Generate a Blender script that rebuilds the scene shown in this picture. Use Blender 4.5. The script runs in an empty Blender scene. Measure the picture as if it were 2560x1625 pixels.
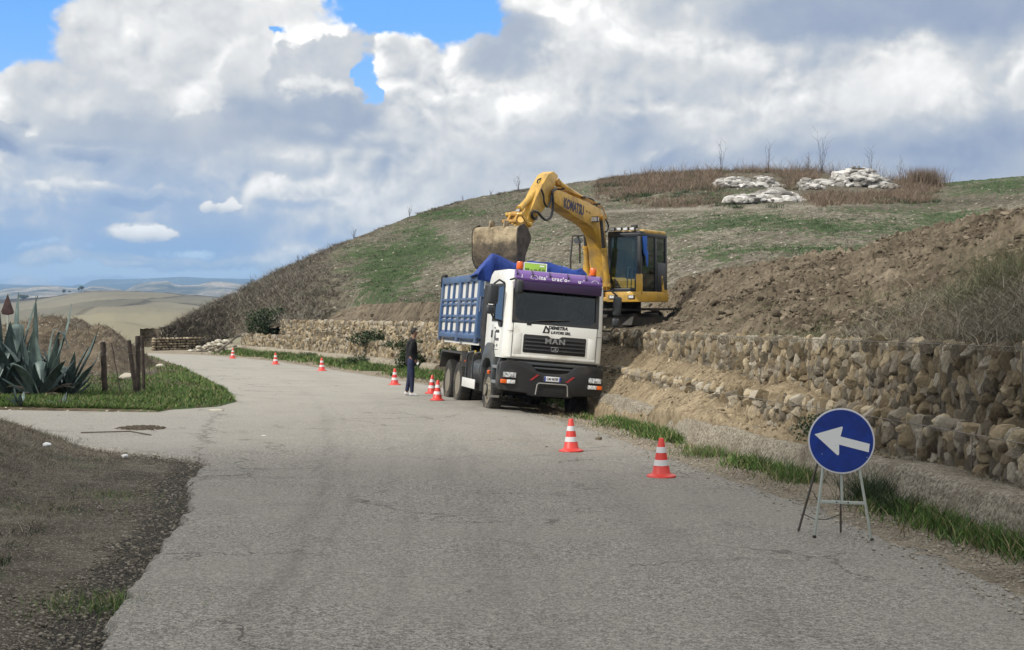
import bpy, math, random
import numpy as np
from mathutils import Vector, Matrix
random.seed(7)
rng = np.random.default_rng(11)
PI = math.pi
R = math.radians
scene = bpy.context.scene
C = scene.collection

# ------------------------------------------------------------------ camera
EYE = 1.95
FPX = 3600.0                      # focal length in photo pixels (2560 wide)
PITCH, ROLL = R(1.52), R(1.0)
cam_d = bpy.data.cameras.new("camera")
cam = bpy.data.objects.new("camera", cam_d)
C.objects.link(cam)
cam_d.sensor_width = 36.0
cam_d.lens = 36.0 * FPX / 2560.0
cam_d.clip_start = 0.1
cam_d.clip_end = 20000.0
_f = np.array([0, math.cos(PITCH), -math.sin(PITCH)])
_r0 = np.array([1.0, 0, 0]); _u0 = np.cross(_r0, _f)
_r = _r0 * math.cos(ROLL) + _u0 * math.sin(ROLL)
_u = -_r0 * math.sin(ROLL) + _u0 * math.cos(ROLL)
cam.matrix_world = Matrix(((_r[0], _u[0], -_f[0], 0), (_r[1], _u[1], -_f[1], 0), (_r[2], _u[2], -_f[2], EYE), (0, 0, 0, 1)))
scene.camera = cam

# ------------------------------------------------------------------ exposure
scene.view_settings.view_transform = 'Standard'
scene.view_settings.look = 'None'
scene.view_settings.exposure = 0.43
scene.view_settings.gamma = 1.0
scene.view_settings.use_curve_mapping = False

# ------------------------------------------------------------------ sun
SUN_EL = R(38)
SUN_H = np.array([-0.84, -0.54]); SUN_H /= np.linalg.norm(SUN_H)
SUN = Vector((SUN_H[0] * math.cos(SUN_EL), SUN_H[1] * math.cos(SUN_EL), math.sin(SUN_EL)))
sl = bpy.data.lights.new("sun", 'SUN'); sl.energy = 2.7; sl.angle = R(0.8); sl.color = (1.0, 0.94, 0.84)
so = bpy.data.objects.new("sun", sl); C.objects.link(so)
so.rotation_euler = SUN.to_track_quat('Z', 'Y').to_euler()
so.location = (-60, -40, 60)

# ------------------------------------------------------------------ node helper
class NT:
    def __init__(s, tree): s.t = tree; s.n = tree.nodes; s.l = tree.links
    def node(s, typ, **kw):
        n = s.n.new(typ)
        for k, v in kw.items(): setattr(n, k, v)
        return n
    def put(s, sock, v):
        if v is None: return
        if isinstance(v, bpy.types.NodeSocket): s.l.new(v, sock)
        elif isinstance(v, (tuple, list)) and len(v) == 3 and sock.type == 'RGBA': sock.default_value = (*v, 1)
        else: sock.default_value = v
    def m(s, op, a, b=None, c=None, clamp=False):
        n = s.node('ShaderNodeMath', operation=op, use_clamp=clamp)
        s.put(n.inputs[0], a); s.put(n.inputs[1], b); s.put(n.inputs[2], c)
        return n.outputs[0]
    def v(s, op, a, b=None, c=None):
        n = s.node('ShaderNodeVectorMath', operation=op)
        s.put(n.inputs[0], a); s.put(n.inputs[1], b)
        if c is not None: s.put(n.inputs[2], c)
        return n.outputs['Value'] if op in ('DOT_PRODUCT', 'LENGTH', 'DISTANCE') else n.outputs[0]
    def noise(s, vec, scale, detail=4, rough=0.55, dist=0.0, typ='FBM', col=False, dims='3D'):
        n = s.node('ShaderNodeTexNoise', noise_dimensions=dims); n.noise_type = typ
        s.put(n.inputs['Vector'], vec); s.put(n.inputs['Scale'], scale); s.put(n.inputs['Detail'], detail)
        s.put(n.inputs['Roughness'], rough); s.put(n.inputs['Distortion'], dist)
        return n.outputs['Color'] if col else n.outputs[0]
    def vor(s, vec, scale, feature='F1', out='Distance', rand=1.0):
        n = s.node('ShaderNodeTexVoronoi', feature=feature)
        s.put(n.inputs['Vector'], vec); s.put(n.inputs['Scale'], scale); s.put(n.inputs['Randomness'], rand)
        return n.outputs[out]
    def ramp(s, f, stops, interp='LINEAR'):
        n = s.node('ShaderNodeValToRGB'); cr = n.color_ramp; cr.interpolation = interp
        while len(cr.elements) < len(stops): cr.elements.new(0.5)
        for e, (p, c) in zip(cr.elements, stops):
            e.position = p
            e.color = (c, c, c, 1) if isinstance(c, (int, float)) else (*c, 1)
        s.put(n.inputs[0], f)
        return n.outputs[0]
    def mix(s, f, a, b, blend='MIX'):
        n = s.node('ShaderNodeMix', data_type='RGBA', blend_type=blend); n.clamp_factor = True
        s.put(n.inputs[0], f); s.put(n.inputs[6], a); s.put(n.inputs[7], b)
        return n.outputs[2]
    def sstep(s, x, a, b):
        n = s.node('ShaderNodeMapRange', interpolation_type='SMOOTHSTEP'); n.clamp = True
        s.put(n.inputs[0], x); s.put(n.inputs[1], a); s.put(n.inputs[2], b); n.inputs[3].default_value = 0; n.inputs[4].default_value = 1
        return n.outputs[0]
    def xyz(s, x, y, z):
        n = s.node('ShaderNodeCombineXYZ'); s.put(n.inputs[0], x); s.put(n.inputs[1], y); s.put(n.inputs[2], z); return n.outputs[0]
    def sep(s, v):
        n = s.node('ShaderNodeSeparateXYZ'); s.put(n.inputs[0], v); return n.outputs
# ------------------------------------------------------------------ sky (clouds by direction, at infinity)
world = bpy.data.worlds.new("World"); scene.world = world; world.use_nodes = True
W = NT(world.node_tree); W.n.clear()
tc = W.node('ShaderNodeTexCoord')
dirv = W.v('NORMALIZE', tc.outputs['Generated'])
dx, dy, dz = W.sep(dirv)
az = W.m('ARCTAN2', dx, dy)
el = W.m('ARCSINE', dz)
QX = W.m('MULTIPLY_ADD', az, 1 / 0.2953, 1.204)
QY = W.m('MULTIPLY', el, 1 / 0.2953)
Q = W.xyz(QX, QY, 0.0)
nish = W.node('ShaderNodeTexSky', sky_type='NISHITA'); nish.sun_disc = False
nish.sun_elevation = SUN_EL; nish.sun_rotation = math.atan2(SUN_H[0], SUN_H[1]); nish.air_density = 1.0; nish.dust_density = 0.6; nish.ozone_density = 2.5
# squash noise vertically near the horizon
QN = W.xyz(QX, W.m('MULTIPLY', QY, 1.15), 0.37)
w1 = W.noise(QN, 3.2, 4, 0.55, col=True)
warp = W.v('MULTIPLY', W.v('SUBTRACT', w1, (0.5, 0.5, 0.5)), (0.20, 0.11, 0.0))
w2 = W.noise(QN, 13.0, 5, 0.62, col=True)
warp2 = W.v('MULTIPLY', W.v('SUBTRACT', w2, (0.5, 0.5, 0.5)), (0.075, 0.055, 0.0))
QW = W.v('ADD', W.v('ADD', Q, warp), warp2)
def blobs(lst, coord, base):
    """sum of soft ellipses: (x_disp, y_disp, rx, ry, amp) measured as thousandths of the sky chart"""
    acc = base
    for (x, y, rx, ry, a) in lst:
        cx, cy = x / 1000.0, 0.674 - y / 1000.0 + (x - 1204) / 1000.0 * 0.0
        q = W.v('MULTIPLY_ADD', coord, (1000.0 / rx, 1000.0 / ry, 0), (-cx * 1000.0 / rx, -cy * 1000.0 / ry, 0))
        d = W.v('DOT_PRODUCT', q, q)
        acc = W.m('MULTIPLY_ADD', W.m('POWER', 0.37, d), a, acc)
    return acc
n_big = W.noise(QN, 2.6, 5, 0.6)
n_soft = W.noise(QN, 5.0, 4, 0.5)
def billow(vec, sc):
    a = W.noise(vec, sc * 0.7, 2, 0.5, col=True)
    vv = W.v('ADD', vec, W.v('MULTIPLY', W.v('SUBTRACT', a, (0.5, 0.5, 0.5)), (0.45 / sc, 0.45 / sc, 0.0)))
    n1 = W.noise(vv, sc, 0, 0.5); n2 = W.noise(vv, sc * 2.3, 0, 0.5); n3 = W.noise(vv, sc * 5.1, 1, 0.5); 
    o = None
    for n, k in ((n1, 0.85), (n2, 0.50), (n3, 0.27)):
        a_ = W.m('MULTIPLY_ADD', n, 2.4, -1.2); q = W.m('MULTIPLY', W.m('SQRT', W.m('MULTIPLY_ADD', a_, a_, 0.015)), k)
        o = q if o is None else W.m('ADD', o, q)
    return o                                   # 0 at creases, about 0.6 on heaps
b0 = billow(QN, 6.5)
b1 = billow(W.v('ADD', QN, (-0.016, 0.024, 0.0)), 6.5)
relief = W.m('SUBTRACT', b0, b1)
cover = blobs([(70, 50, 130, 130, -1.35), (210, -10, 120, 36, -1.0), (980, 30, 180, 70, -1.3), (870, 50, 60, 30, -0.8), (848, 200, 22, 46, -1.0), (655, 108, 30, 8, -0.55),
               (1090, 60, 60, 40, -0.5), (10, 180, 40, 50, -0.6), (2400, 55, 45, 20, -0.6),
               (60, 650, 300, 24, -0.55), (480, 655, 330, 18, -0.5), (420, 600, 90, 14, -0.35), (60, 480, 90, 25, -0.25), (150, 590, 120, 18, -0.3)],
              QW, W.m('ADD', W.m('MULTIPLY_ADD', n_big, 0.55, 0.35), W.m('MULTIPLY', b0, 0.50)))
cov = W.sstep(cover, 0.36, 0.60)
# the far deck: soft and grey blue
deck = blobs([(90, 230, 70, 60, 0.20), (290, 130, 260, 130, 0.20), (1480, 150, 300, 90, 0.26), (1330, 60, 90, 70, 0.30), (1190, 240, 120, 70, 0.30), (1640, 60, 60, 60, 0.12), (1560, 70, 60, 50, -0.16), (1330, 300, 200, 50, -0.12), (1800, 230, 260, 80, 0.10), (2090, 190, 75, 70, 0.40), (2395, 190, 55, 70, 0.36), (2230, 260, 160, 50, 0.12),
              (1950, 30, 360, 70, -0.24), (2300, 60, 200, 70, -0.20), (2330, 350, 330, 90, -0.26), (1750, 370, 330, 50, -0.10), (1400, 400, 300, 60, -0.08),
              (50, 385, 70, 25, -0.25), (250, 350, 200, 22, -0.12), (640, 500, 190, 50, 0.10), (180, 520, 130, 30, -0.05), (430, 570, 200, 30, -0.12), (720, 430, 260, 50, 0.20),
              (1000, 330, 300, 80, 0.10), (450, 620, 330, 14, 0.16), (60, 570, 80, 20, -0.1), (0, 430, 60, 30, 0.22), (1300, 60, 160, 60, 0.30), (1080, 90, 60, 50, 0.25), (640, 30, 200, 60, 0.1)],
             QW, W.m('MULTIPLY_ADD', n_big, 0.36, 0.37))
deck = W.m('ADD', deck, W.m('MULTIPLY', relief, W.m('MULTIPLY_ADD', W.sstep(deck, 0.45, 0.8), 0.40, 0.14)))
deck = W.m('ADD', deck, W.m('MULTIPLY', W.m('SUBTRACT', n_soft, 0.5), 0.50))
shade = deck
def layer(lst, body, rim, edge=(0.40, 0.50), rimw=0.5, rel=0.6, bk=0.34, grad=None, fx=None, fy=None):
    """a nearer cloud: a heap of ellipses with a frayed bright rim and its own body tone"""
    global shade
    f = blobs(lst, QW, W.m('MULTIPLY_ADD', b0, bk, -0.10))
    mask = W.sstep(f, *edge)
    inn = W.sstep(f, edge[0], edge[0] + rimw)
    tone = W.m('MULTIPLY_ADD', inn, body - rim, rim)
    if grad:                                    # (y_disp of the top, y of the bottom, drop)
        tone = W.m('ADD', tone, W.m('MULTIPLY', W.sstep(QY, 0.674 - grad[0] / 1000, 0.674 - grad[1] / 1000), -grad[2]))
    tone = W.m('ADD', tone, W.m('MULTIPLY', relief, W.m('MULTIPLY', W.m('SUBTRACT', 1.45, inn), rel * 0.62)))
    tone = W.m('ADD', tone, W.m('MULTIPLY', W.m('SUBTRACT', n_soft, 0.5), 0.34))
    if fx: mask = W.m('MULTIPLY', mask, W.sstep(QX, fx[1] / 1000, fx[0] / 1000))
    if fy: mask = W.m('MULTIPLY', mask, W.sstep(QY, 0.674 - fy[1] / 1000, 0.674 - fy[0] / 1000))
    shade = W.mix(mask, shade, tone)
layer([(1010, 230, 150, 130, 0.8), (930, 150, 60, 60, 0.7), (1140, 300, 160, 90, 0.5), (1000, 350, 180, 60, 0.3)], 0.64, 0.97, rimw=0.9, rel=1.3, grad=(160, 380, 0.20), edge=(0.34, 0.52), fx=(1040, 1240), fy=(220, 380))
layer([(1060, 265, 70, 50, 0.9), (1150, 250, 40, 30, 0.5)], 0.60, 0.88, rimw=0.5, rel=1.4, edge=(0.3, 0.6), fx=(1060, 1180), fy=(250, 330))
layer([(1230, 120, 130, 80, 0.9), (1130, 170, 90, 50, 0.4), (1170, 60, 60, 30, 0.4)], 0.42, 0.74, rimw=0.6, rel=0.3, edge=(0.3, 0.62))
layer([(300, 190, 270, 140, 0.9), (170, 120, 90, 80, 0.6), (520, 60, 300, 90, 0.8), (100, 260, 80, 80, 0.5), (760, 60, 90, 60, 0.4)], 0.70, 1.02, rimw=0.55, rel=1.0, grad=(120, 340, 0.20))
layer([(560, 200, 75, 70, 0.9), (620, 150, 40, 36, 0.6)], 0.72, 0.84, edge=(0.30, 0.62), rimw=0.4, rel=0.7, grad=(180, 300, 0.2))
layer([(690, 300, 210, 66, 1.0), (790, 270, 70, 44, 0.4)], 0.31, 0.48, edge=(0.05, 1.0), rimw=0.8, rel=0.2, fy=(345, 375))
layer([(330, 320, 260, 50, 0.9)], 0.44, 0.56, edge=(0.05, 1.2), rimw=0.9, rel=0.2, fy=(345, 370))
layer([(770, 225, 60, 16, 0.7), (690, 232, 30, 14, 0.6)], 0.84, 0.92, edge=(0.12, 0.85), rimw=0.5, rel=0.8)
layer([(1490, 170, 230, 80, 0.8), (1360, 60, 70, 60, 0.6), (1700, 200, 200, 70, 0.6), (1350, 260, 160, 50, 0.4)], 0.62, 0.86, edge=(0.15, 0.75), rimw=0.9, rel=0.9, grad=(130, 300, 0.14), fy=(240, 330))
layer([(2070, 205, 110, 62, 0.9), (2130, 160, 50, 40, 0.5), (1960, 250, 120, 40, 0.5)], 0.80, 0.88, edge=(0.15, 0.80), rimw=0.6, rel=0.7, grad=(190, 280, 0.16), fy=(240, 320))
layer([(2400, 190, 80, 80, 1.0), (2330, 250, 80, 40, 0.5)], 0.74, 0.90, edge=(0.25, 0.6), rimw=0.6, rel=0.6, grad=(180, 280, 0.2))
layer([(1990, 60, 300, 52, 0.9), (1780, 50, 90, 50, 0.4), (2300, 30, 160, 80, 0.5)], 0.27, 0.40, edge=(0.2, 0.9), rimw=0.3, rel=0.2)
layer([(620, 400, 190, 22, 0.8), (980, 420, 200, 22, 0.6), (700, 500, 150, 20, 0.6)], 0.56, 0.66, edge=(0.2, 0.9), rimw=0.6, rel=0.6, grad=(380, 520, 0.1))
layer([(150, 470, 130, 22, 0.7), (330, 470, 110, 20, 0.8), (60, 520, 110, 20, 0.5)], 0.60, 0.74, edge=(0.2, 0.7), rimw=0.6, rel=0.8, grad=(450, 530, 0.2))
layer([(300, 618, 240, 12, 0.8), (560, 600, 90, 12, 0.5)], 0.62, 0.66, edge=(0.2, 0.9), rimw=0.6, rel=0.3)
layer([(235, 385, 90, 24, 0.9)], 0.50, 0.62, edge=(0.35, 0.8), rimw=0.5, rel=0.5, grad=(370, 410, 0.2))
layer([(40, 392, 60, 22, 0.9)], 0.20, 0.26, edge=(0.35, 0.8), rimw=0.5, rel=0.2)
layer([(320, 480, 80, 16, 0.9), (180, 455, 90, 30, 0.5)], 0.58, 0.7, edge=(0.35, 0.7), rimw=0.5, rel=0.7, grad=(450, 500, 0.25))
layer([(325, 552, 78, 26, 1.0), (370, 540, 40, 20, 0.4)], 0.92, 0.80, edge=(0.30, 0.75), rimw=0.5, rel=0.7, grad=(545, 600, 0.35))
layer([(505, 502, 50, 16, 1.0), (545, 490, 22, 22, 0.7)], 0.88, 0.84, edge=(0.30, 0.62), rimw=0.5, rel=0.6, grad=(490, 530, 0.35))
shade = W.m('ADD', shade, W.m('MULTIPLY', W.sstep(QY, 0.74, 1.5), 0.55))      # deck brightened overhead, out of view, to lift the ambient light
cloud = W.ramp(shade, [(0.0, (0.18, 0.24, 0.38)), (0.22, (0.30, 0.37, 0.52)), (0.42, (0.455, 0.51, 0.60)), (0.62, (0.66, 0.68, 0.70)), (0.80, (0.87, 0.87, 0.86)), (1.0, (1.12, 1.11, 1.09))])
low = W.m('MULTIPLY_ADD', W.m('MULTIPLY', W.sstep(QY, 0.36, 0.12), W.sstep(QX, 1.15, 0.45)), 0.62, W.m('MULTIPLY', W.sstep(QY, 0.16, 0.02), 0.5), clamp=True)
cloud = W.mix(W.m('MULTIPLY', low, W.sstep(shade, 0.80, 0.45)), cloud, (0.27, 0.43, 0.70))
blue = W.mix(W.sstep(QY, 0.0, 0.65), (0.25, 0.42, 0.70), (0.030, 0.235, 0.68))
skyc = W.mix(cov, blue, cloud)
up = W.sstep(QY, 0.0, -0.06)
skyc = W.mix(up, skyc, (0.10, 0.10, 0.09))
# away from the charted part of the sky an even broken cloud deck
bg1 = W.node('ShaderNodeBackground'); W.put(bg1.inputs[0], nish.outputs[0]); bg1.inputs[1].default_value = 0.07
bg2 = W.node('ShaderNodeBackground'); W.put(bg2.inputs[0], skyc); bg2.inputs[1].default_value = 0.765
add = W.node('ShaderNodeAddShader'); wo = W.node('ShaderNodeOutputWorld')
covs = W.m('SUBTRACT', 1.0, cov)
W.put(bg1.inputs[1], W.m('MULTIPLY', covs, 0.05))
W.l.new(bg1.outputs[0], add.inputs[0]); W.l.new(bg2.outputs[0], add.inputs[1]); W.l.new(add.outputs[0], wo.inputs[0])
world.cycles.sampling_method = 'MANUAL'; world.cycles.sample_map_resolution = 512
# ------------------------------------------------------------------ materials
MATS = {}
def mat(name, col, rough=0.6, metal=0.0, var=0.0, vscale=3.0, bump=0.0, bscale=30.0, col2=None, coat=0.0, dirt=0.0, dirtcol=(0.16, 0.12, 0.08), dscale=1.2, spec=0.5, det=6):
    if name in MATS: return MATS[name]
    m = bpy.data.materials.new(name); m.use_nodes = True
    T = NT(m.node_tree); bs = T.n['Principled BSDF']
    geo = T.node('ShaderNodeTexCoord').outputs['Object']
    c = None
    if var or col2:
        f = T.noise(geo, vscale, det, 0.6)
        if col2 is None:
            a = tuple(x * (1 - var) for x in col); b = tuple(min(1, x * (1 + var)) for x in col)
        else: a, b = col, col2
        c = T.mix(T.sstep(f, 0.35, 0.65), a, b)
    if dirt:
        f = T.sstep(T.noise(geo, dscale, 8, 0.68), 0.62 - dirt * 0.35, 0.80 - dirt * 0.2)
        c = T.mix(T.m('MULTIPLY', f, min(1, dirt + 0.25)), c if c is not None else col, dirtcol)
        T.put(bs.inputs['Roughness'], T.m('MULTIPLY_ADD', f, 0.35, rough, clamp=True))
    else: bs.inputs['Roughness'].default_value = rough
    T.put(bs.inputs['Base Color'], c if c is not None else col)
    bs.inputs['Metallic'].default_value = metal
    bs.inputs['Specular IOR Level'].default_value = spec
    if coat: bs.inputs['Coat Weight'].default_value = coat; bs.inputs['Coat Roughness'].default_value = 0.08
    if bump:
        bn = T.node('ShaderNodeBump'); bn.inputs['Strength'].default_value = min(1, bump); bn.inputs['Distance'].default_value = 0.02 * max(1, bump)
        T.put(bn.inputs['Height'], T.noise(geo, bscale, 6, 0.65)); T.l.new(bn.outputs[0], bs.inputs['Normal'])
    MATS[name] = m
    return m
def newmat(name):
    m = bpy.data.materials.new(name); m.use_nodes = True
    T = NT(m.node_tree); MATS[name] = m
    return m, T, T.n['Principled BSDF']
def bump(T, bs, h, strength=0.6, dist=0.03):
    bn = T.node('ShaderNodeBump'); bn.inputs['Strength'].default_value = strength; bn.inputs['Distance'].default_value = dist
    T.put(bn.inputs['Height'], h); T.l.new(bn.outputs[0], bs.inputs['Normal'])
def glassmat(name, tint, rough=0.03, refl=0.9):
    m, T, bs = newmat(name)
    T.n.remove(bs); out = T.n['Material Output']
    tr = T.node('ShaderNodeBsdfTransparent'); T.put(tr.inputs[0], tint)
    gl = T.node('ShaderNodeBsdfGlossy'); gl.inputs['Roughness'].default_value = rough; T.put(gl.inputs[0], (0.9, 0.95, 1.0))
    fr = T.node('ShaderNodeFresnel'); fr.inputs[0].default_value = 1.45
    mx = T.node('ShaderNodeMixShader'); T.put(mx.inputs[0], T.m('MULTIPLY_ADD', fr.outputs[0], refl, 0.02, clamp=True))
    T.l.new(tr.outputs[0], mx.inputs[1]); T.l.new(gl.outputs[0], mx.inputs[2]); T.l.new(mx.outputs[0], out.inputs[0])
    return m

# ------------------------------------------------------------------ object helpers
def tag(o, label=None, cat=None, group=None, kind=None):
    if label: o['label'] = label
    if cat: o['category'] = cat
    if group: o['group'] = group
    if kind: o['kind'] = kind
    return o
def thing(name, label, cat, loc=(0, 0, 0), rz=0, group=None, mw=None):
    o = bpy.data.objects.new(name, None); C.objects.link(o)
    o.empty_display_size = 0.2
    if mw is not None: o.matrix_world = mw
    else: o.location = loc; o.rotation_euler = (0, 0, rz)
    return tag(o, label, cat, group, 'thing')
def copy_tree(o, parent=None):
    c = o.copy(); C.objects.link(c); c.parent = parent
    for ch in list(o.children): copy_tree(ch, c)
    return c
def np_mesh(name, V, F, m, parent=None, smooth=True, loop_attr=None, sharp=None):
    """V (n,3), F (k,3|4) int arrays -> one object"""
    me = bpy.data.meshes.new(name)
    V = np.asarray(V, dtype=np.float32); F = np.asarray(F, dtype=np.int32)
    n, k = F.shape
    me.vertices.add(len(V)); me.vertices.foreach_set('co', V.ravel())
    me.loops.add(n * k); me.loops.foreach_set('vertex_index', F.ravel())
    me.polygons.add(n); me.polygons.foreach_set('loop_start', np.arange(0, n * k, k, dtype=np.int32))
    me.polygons.foreach_set('loop_total', np.full(n, k, dtype=np.int32))
    me.polygons.foreach_set('use_smooth', np.full(n, smooth, dtype=bool))
    me.update(calc_edges=True); me.validate()
    for a, vals in (loop_attr or {}).items():
        at = me.attributes.new(a, 'FLOAT', 'POINT'); at.data.foreach_set('value', np.asarray(vals, dtype=np.float32))
    me.materials.append(m)
    o = bpy.data.objects.new(name, me); C.objects.link(o)
    if parent is not None: o.parent = parent
    return o
class MB:
    """collects shapes; build() links them as ONE mesh object"""
    def __init__(s): s.v = []; s.f = []
    def add(s, vs, fs):
        b = len(s.v); s.v += [tuple(map(float, p)) for p in vs]; s.f += [tuple(b + i for i in f) for f in fs]; return s
    def box(s, c, d, rot=None, taper=None):
        hx, hy, hz = d[0] / 2, d[1] / 2, d[2] / 2
        vs = [Vector((x * hx, y * hy, z * hz)) for z in (-1, 1) for y in (-1, 1) for x in (-1, 1)]
        if taper:
            for i in range(4, 8): vs[i].x *= taper[0]; vs[i].y *= taper[1]
        if rot is not None: vs = [rot @ p for p in vs]
        vs = [p + Vector(c) for p in vs]
        return s.add(vs, [(0, 2, 3, 1), (4, 5, 7, 6), (0, 1, 5, 4), (2, 6, 7, 3), (0, 4, 6, 2), (1, 3, 7, 5)])
    def span(s, x0, x1, y0, y1, z0, z1):
        return s.box(((x0 + x1) / 2, (y0 + y1) / 2, (z0 + z1) / 2), (abs(x1 - x0), abs(y1 - y0), abs(z1 - z0)))
    def prism(s, pts, a, b, plane='yz'):
        """polygon pts in a plane, from a to b along the third axis"""
        def P(p, t):
            if plane == 'yz': return (t, p[0], p[1])
            if plane == 'xz': return (p[0], t, p[1])
            return (p[0], p[1], t)
        n = len(pts)
        vs = [P(p, a) for p in pts] + [P(p, b) for p in pts]
        fs = [tuple(range(n)), tuple(range(2 * n - 1, n - 1, -1))] + [(i, (i + 1) % n, n + (i + 1) % n, n + i) for i in range(n)]
        return s.add(vs, fs)
    def tube(s, path, r, n=8, closed=False, cap=True):
        path = [Vector(p) for p in path]; k = len(path)
        rs = r if isinstance(r, (list, tuple)) else [r] * k
        rings = []; up = None
        for i, p in enumerate(path):
            a = path[(i - 1) % k] if (i > 0 or closed) else p; b = path[(i + 1) % k] if (i < k - 1 or closed) else p
            t = (b - a).normalized()
            if up is None: up = Vector((0, 0, 1)) if abs(t.z) < 0.9 else Vector((1, 0, 0))
            x = t.cross(up).normalized(); y = x.cross(t).normalized(); up = y
            rings.append([p + (x * math.cos(2 * PI * j / n) + y * math.sin(2 * PI * j / n)) * rs[i] for j in range(n)])
        vs = [q for rg in rings for q in rg]; fs = []
        m = k if closed else k - 1
        for i in range(m):
            for j in range(n):
                a = i * n + j; b = i * n + (j + 1) % n; c2 = ((i + 1) % k) * n + (j + 1) % n; d = ((i + 1) % k) * n + j
                fs.append((a, b, c2, d))
        if cap and not closed: fs += [tuple(range(n - 1, -1, -1)), tuple((k - 1) * n + j for j in range(n))]
        return s.add(vs, fs)
    def cyl(s, a, b, r0, r1=None, n=20):
        return s.tube([a, b], [r0, r0 if r1 is None else r1], n)
    def lathe(s, prof, c=(0, 0, 0), axis='z', n=32):
        """prof: (r, h) pairs"""
        vs = []
        for (r, h) in prof:
            for j in range(n):
                a = 2 * PI * j / n; u, w = r * math.cos(a), r * math.sin(a)
                p = (u, w, h) if axis == 'z' else ((h, u, w) if axis == 'x' else (u, h, w))
                vs.append((p[0] + c[0], p[1] + c[1], p[2] + c[2]))
        fs = []
        for i in range(len(prof) - 1):
            for j in range(n): fs.append((i * n + j, i * n + (j + 1) % n, (i + 1) * n + (j + 1) % n, (i + 1) * n + j))
        fs += [tuple(range(n - 1, -1, -1)), tuple((len(prof) - 1) * n + j for j in range(n))]
        return s.add(vs, fs)
    def build(s, name, m, parent=None, bevel=0.0, angle=35, seg=2, xf=None):
        me = bpy.data.meshes.new(name)
        me.from_pydata(s.v if xf is None else [tuple(xf @ Vector(p)) for p in s.v], [], s.f)
        import bmesh
        bm = bmesh.new(); bm.from_mesh(me)
        bmesh.ops.recalc_face_normals(bm, faces=bm.faces)
        if bevel:
            ed = [e for e in bm.edges if len(e.link_faces) == 2 and e.calc_face_angle(0) > R(30)]
            bmesh.ops.bevel(bm, geom=ed, offset=bevel, offset_type='OFFSET', segments=seg, profile=0.5, affect='EDGES', clamp_overlap=True)
        bm.to_mesh(me); bm.free()
        me.polygons.foreach_set('use_smooth', [True] * len(me.polygons))
        me.set_sharp_from_angle(angle=R(angle))
        me.materials.append(m)
        o = bpy.data.objects.new(name, me); C.objects.link(o)
        if parent is not None: o.parent = parent
        return o
def text_part(txt, m, parent, mw, size, depth=0.004, name='lettering', align='CENTER', sx=1.0, shear=0.0, bold=0.0, space=1.0):
    """lettering as real thin raised letters; mw maps x=right, y=up, z=out to the parent's space"""
    cu = bpy.data.curves.new('t', 'FONT'); cu.body = txt; cu.size = size; cu.extrude = depth / 2; cu.align_x = align; cu.align_y = 'CENTER'
    cu.shear = shear; cu.offset = bold; cu.resolution_u = 3; cu.space_character = space
    to = bpy.data.objects.new('t', cu); C.objects.link(to)
    dg = bpy.context.evaluated_depsgraph_get(); dg.update()
    me = bpy.data.meshes.new_from_object(to.evaluated_get(dg))
    bpy.data.objects.remove(to); bpy.data.curves.remove(cu)
    me.transform(mw @ Matrix.Diagonal((sx, 1, 1, 1))); me.name = name
    me.materials.clear(); me.materials.append(m)
    o = bpy.data.objects.new(name, me); C.objects.link(o); o.parent = parent
    return o
def frame(o, x, y):
    """matrix with origin o, x and y directions"""
    x = Vector(x).normalized(); y = Vector(y); z = x.cross(y).normalized(); y = z.cross(x).normalized()
    return Matrix(((x[0], y[0], z[0], o[0]), (x[1], y[1], z[1], o[1]), (x[2], y[2], z[2], o[2]), (0, 0, 0, 1)))

# ------------------------------------------------------------------ numpy noise
def _h(i, j, k, seed):
    n = (i * 374761393 + j * 668265263 + k * 2147483647 + seed * 1274126177) & 0xffffffff
    n = ((n ^ (n >> 13)) * 1274126177) & 0xffffffff
    n = ((n ^ (n >> 16)) * 2246822519) & 0xffffffff
    return (n ^ (n >> 15)).astype(np.float64) / 4294967295.0
def vnoise(x, y, z=0.0, seed=0):
    x, y, z = np.broadcast_arrays(np.asarray(x, float), y, z)
    xi, yi, zi = np.floor(x).astype(np.int64), np.floor(y).astype(np.int64), np.floor(z).astype(np.int64)
    fx, fy, fz = x - xi, y - yi, z - zi
    fx, fy, fz = fx * fx * (3 - 2 * fx), fy * fy * (3 - 2 * fy), fz * fz * (3 - 2 * fz)
    r = 0
    for dx_ in (0, 1):
        for dy_ in (0, 1):
            for dz_ in (0, 1):
                w = (fx if dx_ else 1 - fx) * (fy if dy_ else 1 - fy) * (fz if dz_ else 1 - fz)
                r = r + w * _h(xi + dx_, yi + dy_, zi + dz_, seed)
    return r * 2 - 1
def fbm(x, y, z=0.0, octv=4, gain=0.5, seed=0, lac=2.03):
    a, s, t = 1.0, 0.0, 0.0
    x, y, z = np.asarray(x, float), np.asarray(y, float), np.asarray(z, float)
    for i in range(octv):
        s = s + a * vnoise(x + 17.3 * i, y + 9.1 * i, z, seed + i); t += a; a *= gain; x = x * lac; y = y * lac; z = z * lac
    return s / t
def sst(x, a, b):
    t = np.clip((x - a) / (b - a), 0, 1); return t * t * (3 - 2 * t)
def grid_faces(nu, nv):
    i = np.arange(nu - 1)[:, None] * nv + np.arange(nv - 1)[None, :]
    return np.stack([i, i + nv, i + nv + 1, i + 1], -1).reshape(-1, 4)
def ico(sub):
    import bmesh
    bm = bmesh.new(); bmesh.ops.create_icosphere(bm, subdivisions=sub, radius=1.0)
    V = np.array([v.co[:] for v in bm.verts]); F = np.array([[v.index for v in f.verts] for f in bm.faces]); bm.free()
    return V, F
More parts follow.
